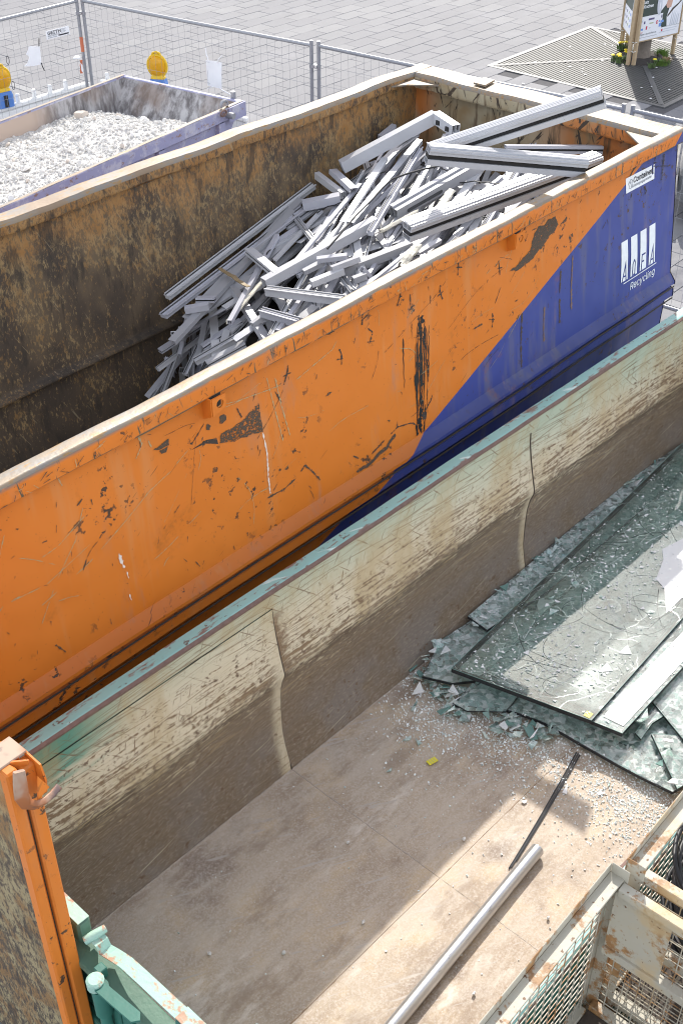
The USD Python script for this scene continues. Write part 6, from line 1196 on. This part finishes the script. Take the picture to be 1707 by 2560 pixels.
gpart('cap', MB().tube([(-.070, -1.155, 1.475), (-.070, -1.155, 1.512), (-.070, -1.155, 1.519)], [.036, .036, .026], 14), 'rmint', smooth=40, parent=lv)
m_ = meshkit.text_mesh('FERRO', .022, .0025, True); v = np.array(m_.vertices); gpart('raised_lettering', MB().add(np.stack([-.082 + v[:, 1], -1.205 - v[:, 0] * 1.35, 1.5025 + (v[:, 0]) * .13 + v[:, 2]], 1), np.array(m_.faces)), 'green', parent=lv)
gbox('bracket', (-.04, -1.14, 1.446), (.0, -1.10, 1.50), 'green', .004)

# ------------------------------------------------------------------ broken glass in the green container
FZ = .25
def pane(name, label, pts, z0, th, mat, edge=None, cat='glass pane', bow=0.0, tilt=None, group=None, rough=0.0, seed=0):
    """A pane with thickness th; edge: width of the dark seal along its rim (insulating glass: two panes and a seal)."""
    pl = Polygon(pts); 
    if rough: pl = ragged(pts, rough, seed, .02)
    c = np.array(pl.centroid.coords[0]); zf = (lambda q: z0 + (0 if tilt is None else tilt[0] * (q[:, 0] - c[0]) + tilt[1] * (q[:, 1] - c[1])) + bow * ((q[:, 0] - c[0]) ** 2 * .15 + (q[:, 1] - c[1]) ** 2))
    t = thing(name, label, cat, (c[0], c[1], z0), group=group)
    def lay(n, pg, zo, thk, mt):
        for gm in getattr(pg, 'geoms', [pg]):
            m = trimesh.creation.extrude_polygon(gm.segmentize(.15), thk, engine='earcut'); q = np.array(m.vertices); q[:, 2] += zf(q) + zo; part(t, n, MB().add(q, np.array(m.faces)), M[mt])
    def face(n, pg, zo, mt):
        for gm in getattr(pg, 'geoms', [pg]):
            vv_, ff_ = trimesh.creation.triangulate_polygon(gm.segmentize(.12), engine='earcut'); vv_ = np.asarray(vv_); q = np.column_stack([vv_, np.zeros(len(vv_))]); q[:, 2] = zf(q) + zo; part(t, n, MB().add(q, np.asarray(ff_)), M[mt])
    if edge:
        face('lower_pane', pl.buffer(-.001), 0, mat); face('upper_pane', pl.buffer(-.001), th, mat); lay('edge_seal', pl.difference(pl.buffer(-edge)), .0015, th - .003, 'spacer')
        lay('glass_rim', pl.buffer(.0012).difference(pl.buffer(-.0015)), th - .0015, .002, 'gedge')
    else:
        face('sheet', pl.buffer(-.001), th, mat); face('sheet_underside', pl.buffer(-.002), 0, mat); lay('broken_edge', pl.difference(pl.buffer(-.006)), .001, th - .0015, 'spacer')
    return t, zf
def on_floor(p): return p
G1, z1f = pane('glazing_unit', 'largest insulating glass unit with long straight black edges, on top of the pile', [(4.493, 3.003), (4.685, 2.113), (7.95, 2.20), (7.75, 3.15)], .417, .036, 'glass', .020)
G1b, _ = pane('glazing_unit', 'insulating glass unit just under the largest one, its dark edge showing through', [(4.646, 2.838), (4.80, 2.16), (7.9, 2.25), (7.8, 3.02)], .388, .024, 'clear2', .016)
G2, _ = pane('glazing_unit', 'insulating glass unit with a white strip, sticking out right of the largest one', [(4.70, 2.125), (4.734, 1.930), (7.6, 1.93), (7.6, 2.192), (6.0, 2.192), (4.95, 2.13)], .399, .032, 'clear2', .014)
G3, _ = pane('shattered_sheet', 'long bowed shattered glass sheet with dark edge curving towards the crate', [(4.356, 2.885), (4.44, 2.76), (4.53, 2.66), (4.585, 2.50), (4.612, 2.36), (4.61, 2.1), (4.61, 1.9), (4.615, 1.72), (4.630, 1.525), (4.70, 1.50), (6.9, 1.46), (7.0, 2.9), (5.2, 2.95)], .280, .024, 'craze', None, bow=.02)
G4, _ = pane('shattered_sheet', 'shattered glass sheet under the left corner of the largest unit', [(4.413, 3.165), (4.489, 2.984), (4.60, 2.89), (5.9, 2.9), (6.2, 3.22), (5.0, 3.25), (4.76, 3.28)], .318, .021, 'craze2', None)
G5, _ = pane('shattered_sheet', 'long shattered glass strip between the largest unit and the rusty wall', [(5.026, 3.262), (5.0, 3.085), (5.6, 3.0), (7.9, 2.98), (7.85, 3.2), (7.2, 3.25), (6.35, 3.262)], .356, .022, 'craze', None)
G8, _ = pane('shattered_sheet', 'frosted shattered sheet beneath the whole glass pile', [(4.75, 2.95), (4.82, 1.60), (8.0, 1.55), (8.0, 3.15), (5.2, 3.15)], .268, .010, 'craze2', None)
G6, _ = pane('glass_piece', 'broken corner of glazing with black edge, nearest the mesh crate on the right', [(5.155, 1.985), (4.985, 1.655), (4.99, 1.52), (6.3, 1.35), (6.8, 1.75), (6.2, 1.95)], .352, .020, 'craze', .012, tilt=(.0, .02))
G7, _ = pane('glass_piece', 'small black edged glass corner poking out below the white strip', [(4.83, 1.848), (4.852, 1.90), (5.2, 1.93), (5.25, 1.80), (4.985, 1.862)], .345, .018, 'clear2', .010)
G9, _ = pane('glass_piece', 'narrow triangular glass piece with a black edge beside the crate rim', [(4.917, 1.825), (4.640, 1.505), (4.76, 1.47), (5.15, 1.50)], .330, .022, 'craze', .012)
G10, _ = pane('glass_piece', 'clear broken glass tongue under the front edge of the largest unit', [(4.365, 2.89), (4.37, 2.78), (4.52, 2.60), (4.75, 2.62), (4.70, 2.86)], .312, .010, 'clear2', None)
film = one('flat_white_sheet', 'blank white sheet lying on the glass at the right picture edge', 'film', MB().poly(Polygon([(5.83, 2.245), (6.05, 2.38), (6.10, 2.47), (6.32, 2.535), (6.42, 2.60), (6.62, 2.55), (7.8, 2.62), (7.8, 2.22)]), .0015, (0, 0, .4565), (1, 0, 0), (0, 1, 0), (0, 0, 1)), M['film'])  # plain opaque white piece laid on top of the upper pane
one('flat_white_strip', 'long white strip lying on the second glass unit', 'film', MB().poly(Polygon([(4.775, 2.085), (4.785, 1.952), (7.5, 1.952), (7.5, 2.085)]), .0015, (0, 0, .4335), (1, 0, 0), (0, 1, 0), (0, 0, 1)), M['film'])
# fractures in the big unit: bright rays from the blows and dark curved cracks
g = np.random.default_rng(21); wr = MB(); dk = MB()
g1 = Polygon([(4.52, 2.98), (4.70, 2.14), (7.9, 2.23), (7.73, 3.12)])
def flat_strip(mb, pts, w, z_):
    p_ = np.asarray(pts, float); d = np.gradient(p_, axis=0); d /= np.linalg.norm(d, axis=1, keepdims=True) + 1e-9; n = np.stack([-d[:, 1], d[:, 0]], 1); ww = w * np.linspace(1, .25, len(p_))[:, None]
    mb.grid(np.stack([np.column_stack([p_ + n * ww / 2, np.full(len(p_), z_)]), np.column_stack([p_ - n * ww / 2, np.full(len(p_), z_)])], 1), True)
for (cx, cy), n, R in (((4.961, 2.80), 12, .30), ((5.423, 2.558), 26, .6), ((4.817, 2.473), 16, .36), ((5.735, 2.66), 16, .4), ((5.15, 2.34), 22, .45), ((5.55, 2.35), 22, .45), ((6.3, 2.75), 14, .5)):
    a0 = g.uniform(0, 6.28)
    for _ in range(n):
        an = a0 + g.normal(0, 1.7); r0 = R * g.uniform(.03, .5); r1 = r0 + R * g.uniform(.08, .75); q = [(cx + math.cos(an + .04 * k * g.normal()) * r, cy + math.sin(an) * r) for k, r in enumerate(np.linspace(r0, r1, 5))]
        if g1.contains(LineString(q)): flat_strip(wr, q, g.uniform(.0010, .0032), .4548)
for _ in range(60):
    c = np.array([g.uniform(4.7, 6.8), g.uniform(2.2, 3.05)]); an = g.uniform(0, 6.28); L = g.uniform(.08, .45); kx = g.normal(0, 1.6); q = [c]
    for k in range(9): an += kx * .09 + g.normal(0, .06); q.append(q[-1] + np.array([math.cos(an), math.sin(an)]) * L / 9)
    if g1.contains(LineString(q)): flat_strip(dk, q, g.uniform(.003, .006), .4542)
part(G1, 'bright_fractures', wr, M['crackw'], kind='stuff'); part(G1, 'dark_cracks', dk, M['crackd'], kind='stuff')
# yellow sealant left on the front corner
part(G1, 'corner_tape', MB().b2((4.688, 2.13, .4545), (4.735, 2.17, .4555)), M['tagy'])
# splinters and crumbs
def shard(i, c, s, z_, label, mat='clear2', group=None, tilt=None, n=None, th=.006):
    g = np.random.default_rng(1500 + i); n = n or int(g.integers(3, 6)); an = np.sort(g.uniform(0, 6.28, n)); pl = Polygon([(math.cos(a_) * g.uniform(.6, 1) * s, math.sin(a_) * g.uniform(.5, 1) * s * .8) for a_ in an])
    if not pl.is_valid or pl.area < .15 * s * s: an = np.array([0, 2.1, 4.2]) + g.uniform(0, 1); pl = Polygon([(math.cos(a_) * s, math.sin(a_) * s * .7) for a_ in an])
    m = trimesh.creation.extrude_polygon(pl, th, engine='earcut'); v = np.array(m.vertices); tx, ty = (g.normal(0, .18, 2) if tilt is None else tilt); R1 = trimesh.transformations.euler_matrix(tx, ty, 0)[:3, :3]; v = v @ R1.T; v[:, 2] -= v[:, 2].min(); v += (*c, z_)
    one('glass_shard', label, 'glass shard', MB().add(v, np.array(m.faces)), M[mat], group)
def gz(x, y): return FZ + .004
named = [((4.300, 2.012), .050, 'palest pointed glass shard right of the rubber strips in the sunlight', 'film'), ((4.394, 1.837), .034, 'small pointed white shard right of the palest one', 'film'), ((4.481, 1.849), .022, 'tiny grey shard touching the small pointed white one', 'clear2'), ((4.026, 2.891), .045, 'clear shard pair lying alone left of the yellow tag', 'clear2'), ((4.00, 2.96), .04, 'grey glass shard above the yellow tag', 'clear2'), ((3.737, 2.888), .032, 'small dark edged shard lying far left on the shaded floor', 'clear2'), ((4.063, 2.151), .030, 'thin white splinter at the shadow edge left of the rubber strips', 'film'), ((4.568, 2.36), .055, 'greenish shard at the upper end of the rubber strips', 'clear2'), ((4.24, 3.10), .075, 'large clear shard lying by the wall foot left of the pile', 'clear2'), ((4.34, 2.62), .06, 'clear square shard in the crumbs below the left sheet', 'clear2'), ((4.46, 2.50), .065, 'clear wedge shard leaning on the bowed sheet edge', 'clear2')]
for i, (c, s, lab, mt) in enumerate(named): shard(i, c, s, gz(*c), lab, mt, tilt=(.03, .05))
g = np.random.default_rng(8); n = 0
while n < 210:
    x, y_ = (g.uniform(4.5, 7.6), 0) if n < 100 else [(4.40, 3.0), (4.40, 2.85), (4.52, 2.6), (4.56, 2.38), (4.50, 3.15)][n % 5] + g.normal(0, .06, 2)
    if n < 100: y_ = 3.27 - .0314 * (x - 4.5) * .5 - abs(g.normal(0, .06)) if n < 80 else g.uniform(1.5, 1.95); z_ = .30 + g.uniform(0, .09) if n < 80 else .375 + g.uniform(0, .02)
    else: z_ = .256
    shard(100 + n, (x, y_), g.uniform(.018, .075), z_ + (.05 * g.random() if n >= 100 else 0), 'greenish clear glass shard in the ragged fringe of the broken glass pile', ['clear2', 'craze', 'flake', 'craze2', 'clear2', 'gedge'][n % 6], 'glass shards of the fringe', tilt=g.normal(0, .35, 2), th=.007); n += 1
n = 0
while n < 110:
    x, y_ = g.uniform(4.75, 7.2), g.uniform(2.2, 3.05)
    if not g1.buffer(-.10).contains(Point(x, y_)): continue
    shard(700 + n, (x, y_), g.uniform(.04, .17), .345 + g.uniform(0, .025), 'large angular glass fragment seen through the largest glass unit', ['craze', 'clear2', 'craze2', 'gedge', 'film', 'craze'][n % 6] if n % 12 == 4 or n % 6 != 4 else 'clear2', 'fragments below the largest glass unit', tilt=g.normal(0, .03, 2), th=.006); n += 1
n = 0
while n < 60:
    x, y_ = g.uniform(4.75, 6.9), g.uniform(2.2, 3.05)
    if not g1.buffer(-.06).contains(Point(x, y_)): continue
    shard(300 + n, (x, y_), g.uniform(.008, .035) if n > 4 else .06, .4552, 'thin bright glass splinter lying loose on the largest glass unit', 'film' if n % 3 else 'clear2', 'splinters on the largest glass unit', tilt=(.0, .0), th=.0025); n += 1
cm = MB(); g = np.random.default_rng(12); n = 0
def crumb(x, y_, z_, s): cm.ico((x, y_, z_ + s * .45), s, 0, .3, int(g.integers(1e9)), (1, g.uniform(.6, 1), g.uniform(.18, .8)))
while n < 11000:
    k = g.random()
    if k < .62:
        b = np.array([(4.36, 2.95), (4.50, 2.62), (4.57, 2.3), (4.57, 1.9), (4.6, 1.55)][int(g.integers(0, 5))]) + g.normal(0, .12, 2); r = abs(g.normal(0, .22)); an = g.uniform(1.8, 4.4); x, y_ = b + np.array([math.cos(an), math.sin(an)]) * r
    elif k < .74: x, y_ = g.normal(4.45, .20), g.normal(1.62, .14)
    elif k < .86: x, y_ = g.uniform(1.9, 4.7), g.uniform(1.3, 3.25); 
    else: x, y_ = g.uniform(4.3, 7.5), 3.27 - abs(g.normal(0, .05))
    if k > .74 and k < .86 and g.random() > math.exp(-(4.6 - x) * .9): continue
    if not (1.55 < x < 7.8 and 1.24 < y_ < 3.32 - .0314 * (x - 3.4)): continue
    s = .0016 + .0075 * g.random() ** 2.8; crumb(x, y_, FZ + (.03 if (k >= .86) else 0.0), s); n += 1
for _ in range(2600):   # on the panes
    x, y_ = g.uniform(4.7, 7.4), g.uniform(1.55, 3.2); z_ = .4545 if g1.contains(Point(x, y_)) else (.4335 if 1.94 < y_ < 2.19 and 4.75 < x < 7.5 else (.380 if y_ > 3.06 and x > 5.1 else None))
    if z_ is None: z_ = .306
    if z_ > .43 and g.random() < .35: continue
    crumb(x, y_, z_, .0015 + .005 * g.random() ** 2.5)
one('glass_crumbs', 'glittering crumbs of toughened glass strewn over the container floor', 'glass crumbs', cm, M['crumb'], kind='stuff')
fk = MB(); g = np.random.default_rng(44); n = 0
while n < 5200:      # flat flakes and splinters on the panes
    x, y_ = 4.5 + 3.2 * g.random() ** 1.5, g.uniform(1.52, 3.24); dens = meshkit.fbm(np.array([x * 2.2, y_ * 2.2, 4.]), 4, 6)
    if g.random() > (dens - .28) * 2.4: continue
    z_ = .4562 if g1.contains(Point(x, y_)) else (.4352 if 1.94 < y_ < 2.08 and 4.75 < x < 7.5 else (.3815 if y_ > 3.02 and x > 5.1 else .3085)); s = .003 + .016 * g.random() ** 3; an = g.uniform(0, 6.28); q = []
    for k in range(3): t_ = an + k * 2.1 + g.uniform(-.7, .7); r_ = s * g.uniform(.3, 1.1); q.append((x + math.cos(t_) * r_, y_ + math.sin(t_) * r_, z_ + g.uniform(.0, .35) * s))
    q.append((x, y_, z_ - .001)); fk.add(q, [[0, 1, 2], [0, 2, 3], [0, 3, 1], [1, 3, 2]]); n += 1
one('glass_flakes', 'white glittering splinters of glass sprinkled over the broken panes', 'glass splinters', fk, M['flake'], kind='stuff')
# ------------------------------------------------------------------ small things on the floor
one('metal_pipe', 'long scuffed grey metal pipe lying in the sun on the container floor', 'pipe', (lambda d, p: MB().rings([[p + d * s + np.array([-d[1], d[0], 0]) * math.cos(a_) * r + np.array([0, 0, 1]) * math.sin(a_) * r for a_ in np.arange(24) * 2 * np.pi / 24] for s, r in ((0.02, .030), (0, .030), (0, .036), (.004, .038), (2.6, .038))], cap=True))(np.array([2.503 - 3.80, 1.845 - 1.893, 0]) / math.hypot(1.297, .048), np.array([3.81, 1.893, .2915])), M['pipe'], smooth=40)
for k, (o, lab) in enumerate(((.003, 'leftmost of three thin rubber strips lying together at the glass'), (.0125, 'middle of three thin rubber strips lying together at the glass'), (.022, 'rightmost and shortest of three thin rubber strips at the glass'))):
    d = np.array([3.625 - 4.577, 1.946 - 2.111]); nn = np.array([-d[1], d[0]]) / np.linalg.norm(d); e = [1, .985, .93][k]
    one('rubber_strip', lab, 'rubber strip', MB().rings([[(4.577 + d[0] * s * e + nn[0] * (o - .013 + x_) + nn[0] * .008 * math.sin(2.6 * s + k * .4), 2.111 + d[1] * s * e + nn[1] * (o - .013 + x_) + nn[1] * .008 * math.sin(2.6 * s + k * .4), .2545 + z_ + .03 * max(0, .12 - s)) for x_, z_ in ((-.0035, 0), (.0035, 0), (.0035, .004), (.001, .006), (-.001, .003), (-.0035, .005))] for s in np.linspace(0, 1, 14)]), M['gasket' if k != 1 else 'rub2'])
tg = thing('yellow_tag', 'small bright yellow plastic tag on the rusty floor', 'tag', (3.954, 2.729, .255)); q = MB().cbox((-.032, -.019, .003), (.032, .019, .010), .002); v, f = q.mesh(); part(tg, 'tag', MB().add(v @ Rz(-.25).T + (3.954, 2.729, .255), f), M['tagy'])
for x_ in (-.018, -.002, .014): q = MB().b2((x_, -.0185, .0100), (x_ + .003, .0185, .0112)); v, f = q.mesh(); part(tg, 'print_bar', MB().add(v @ Rz(-.25).T + (3.954, 2.729, .255), f), M['ptan'])
for k, (x_, y_) in enumerate(((2.45, 2.52), (2.85, 2.33), (3.18, 2.72), (2.62, 1.55), (3.1, 1.5), (2.9, 1.66), (3.5, 1.62), (2.2, 2.8), (3.62, 2.25), (2.33, 1.5))): one('stone_crumb', 'small white stone crumb lying alone on the rusty container floor', 'stone', MB().ico((x_, y_, .262), .012, 1, .25, k, (1, .8, .6)), M['concrete3'], group='white stone crumbs on the container floor')

# ------------------------------------------------------------------ mesh crates beside the green container
def crate(x0, x1, y0, y1, z0, z1, label, full=True):
    t = thing('mesh_crate', label, 'crate', ((x0 + x1) / 2, (y0 + y1) / 2, z0)); W_ = .062
    def bx(n, lo, hi, c=.003, m='cage', lab=None): return part(t, n, MB().cbox(lo, hi, c), M[m], lab)
    # top frame of angle iron: flat flange and upstanding outer edge
    bx('rim_flange', (x0, y1 - W_, z1 - .045), (x1, y1 - .0055, z1 - .039)); bx('rim_upstand', (x0, y1 - .005, z1 - .07), (x1, y1, z1)); bx('rim_flange', (x0, y0 + .0055, z1 - .045), (x1, y0 + W_, z1 - .039)); bx('rim_upstand', (x0, y0, z1 - .07), (x1, y0 + .005, z1))
    bx('gusset', (x1 - .0045, y1 - .075, z1 - .065), (x1 + .001, y1 - .006, z1 + .006)); bx('gusset', (x0 - .001, y1 - .075, z1 - .065), (x0 + .0045, y1 - .006, z1 + .006))
    for x in (x0, x1):
        s = 1 if x == x0 else -1; xa, xb = sorted((x + s * .008, x + s * .048)); bx('end_rail', (xa, y0 + W_ + .001, z1 - .085), (xb, y1 - W_ - .001, z1 - .047)); zm = z1 - .40; bx('middle_rail', (xa, y0 + .05, zm - .035), (xb, y1 - .05, zm + .005)); bx('foot_rail', (xa, y0 + .05, z0 + .012), (xb, y1 - .05, z0 + .055))
        for y in (y1, y0):
            sy = -1 if y == y1 else 1
            xa2, xb2 = sorted((x + s * .005, x + s * .060)); ya, yb = sorted((y + sy * .010, y + sy * .018)); bx('corner_post', (xa2, ya, z0), (xb2, yb, z1 - .046)); xa3, xb3 = sorted((x + s * .005, x + s * .011)); ya, yb = sorted((y + sy * .0185, y + sy * .066)); bx('corner_post', (xa3, ya, z0), (xb3, yb, z1 - .048))
        if full:
            yy_ = y0 + .09; xm = x + s * .028
            while yy_ < y1 - .07:
                zt_ = z1 - .085; top_z = zm - .03 if (x == x1 and yy_ > y1 - .27) else zt_
                part(t, 'end_wire', MB().tube([(xm, yy_, z0 + .05), (xm, yy_, top_z)], .0023, 5), M['cage']); yy_ += .055
            zz_ = z0 + .09
            while zz_ < z1 - .1:
                ye = y1 - .06 if not (x == x1 and zz_ > zm) else y1 - .27
                part(t, 'end_wire', MB().tube([(xm - s * .006, y0 + .06, zz_), (xm - s * .006, ye, zz_)], .0023, 5), M['cage']); zz_ += .048
    if full:
        bx('closing_plate', (x1 - .035, y1 - .272, z1 - .405), (x1 - .031, y1 - .052, z1 - .083), .001, 'cage', 'speckled rusty plate in the upper corner of the end')
        pf = [(y1 - .272, z1 - .086), (y1 - .052, z1 - .086)]
    for y in (y1, y0):
        ym = y - .030 if y == y1 else y + .030; bx('bottom_rail', (x0 + .06, min(ym - .02, ym + .02), z0 + .0), (x1 - .06, max(ym - .02, ym + .02), z0 + .045))
        if not full and y == y0: continue
        x = x0 + .085
        while x < x1 - .065: part(t, 'side_wire', MB().tube([(x, ym, z0 + .04), (x, ym, z1 - .046)], .0024, 5), M['cage']); x += .056
        zz_ = z0 + .085
        while zz_ < z1 - .06: part(t, 'side_wire', MB().tube([(x0 + .06, ym + .006, zz_), (x1 - .06, ym + .006, zz_)], .0023, 5), M['cage']); zz_ += .046
    for k in range(5): bx('floor_board', (x0 + .05, y0 + .05 + k * (y1 - y0 - .1) / 5 + .002, z0 + .014), (x1 - .05, y0 + .05 + (k + 1) * (y1 - y0 - .1) / 5 - .002, z0 + .032), .002, 'rust')
    return t
crate(1.35, 2.575, .20, .995, 1.36, 2.20, 'empty cream mesh crate nearest the viewer at the lower right'); crate(2.605, 3.83, .10, .955, 1.36, 2.225, 'cream mesh crate holding the black cable coil')
crate(1.34, 2.57, .19, .99, .52, 1.345, 'lower mesh crate carrying the empty one', False); crate(2.60, 3.82, .12, .96, .52, 1.345, 'lower mesh crate carrying the one with the cable', False)
for k, x in enumerate((1.5, 2.4, 2.75, 3.65)): one('timber_beam', ['timber beam under the left end of the near crates', 'timber beam under the right end of the near crates', 'timber beam under the left end of the farther crates', 'timber beam under the right end of the farther crates'][k], 'beam', MB().cbox((x - .1, .05, .003), (x + .1, 1.0, .515), .01), M['wood'])
cb = thing('cable_coil', 'thick coil of black cable lying in the farther mesh crate', 'cable coil', (3.04, .60, 1.5)); g = np.random.default_rng(17)
for k in range(30):
    R_ = g.uniform(.20, .315); cz = 1.66 + .018 * k * .62 + g.normal(0, .012); tx, ty = g.normal(.25, .10), g.normal(-.25, .1); c = np.array([3.045 + g.normal(0, .018), .60 + g.normal(0, .018)])
    q = [(c[0] + R_ * math.cos(t) * 1.08, c[1] + R_ * math.sin(t) * .98, cz + R_ * (math.sin(t) * tx + math.cos(t) * ty) * .5 + .008 * math.sin(3 * t + k)) for t in np.linspace(0, 6.283, 34)]; part(cb, 'cable_turn', MB().tube(q, g.uniform(.008, .0115), 6, cap=False), M['black'], smooth=60)
bag = []
for s in np.linspace(0, 1, 10): bag.append([(2.78 + .34 * s + .02 * math.sin(9 * t_), .80 - .42 * t_ + .02 * math.sin(7 * s), 1.66 + .16 * math.sin(2.6 * t_ + s) + .03 * math.sin(12 * s + 5 * t_)) for t_ in np.linspace(0, 1, 9)])
one('plastic_sheet', 'white plastic sheet crumpled inside the cable coil', 'plastic sheet', MB().grid(bag).grid(np.array(bag) - (0, 0, .004), True), M['paper'], smooth=60)
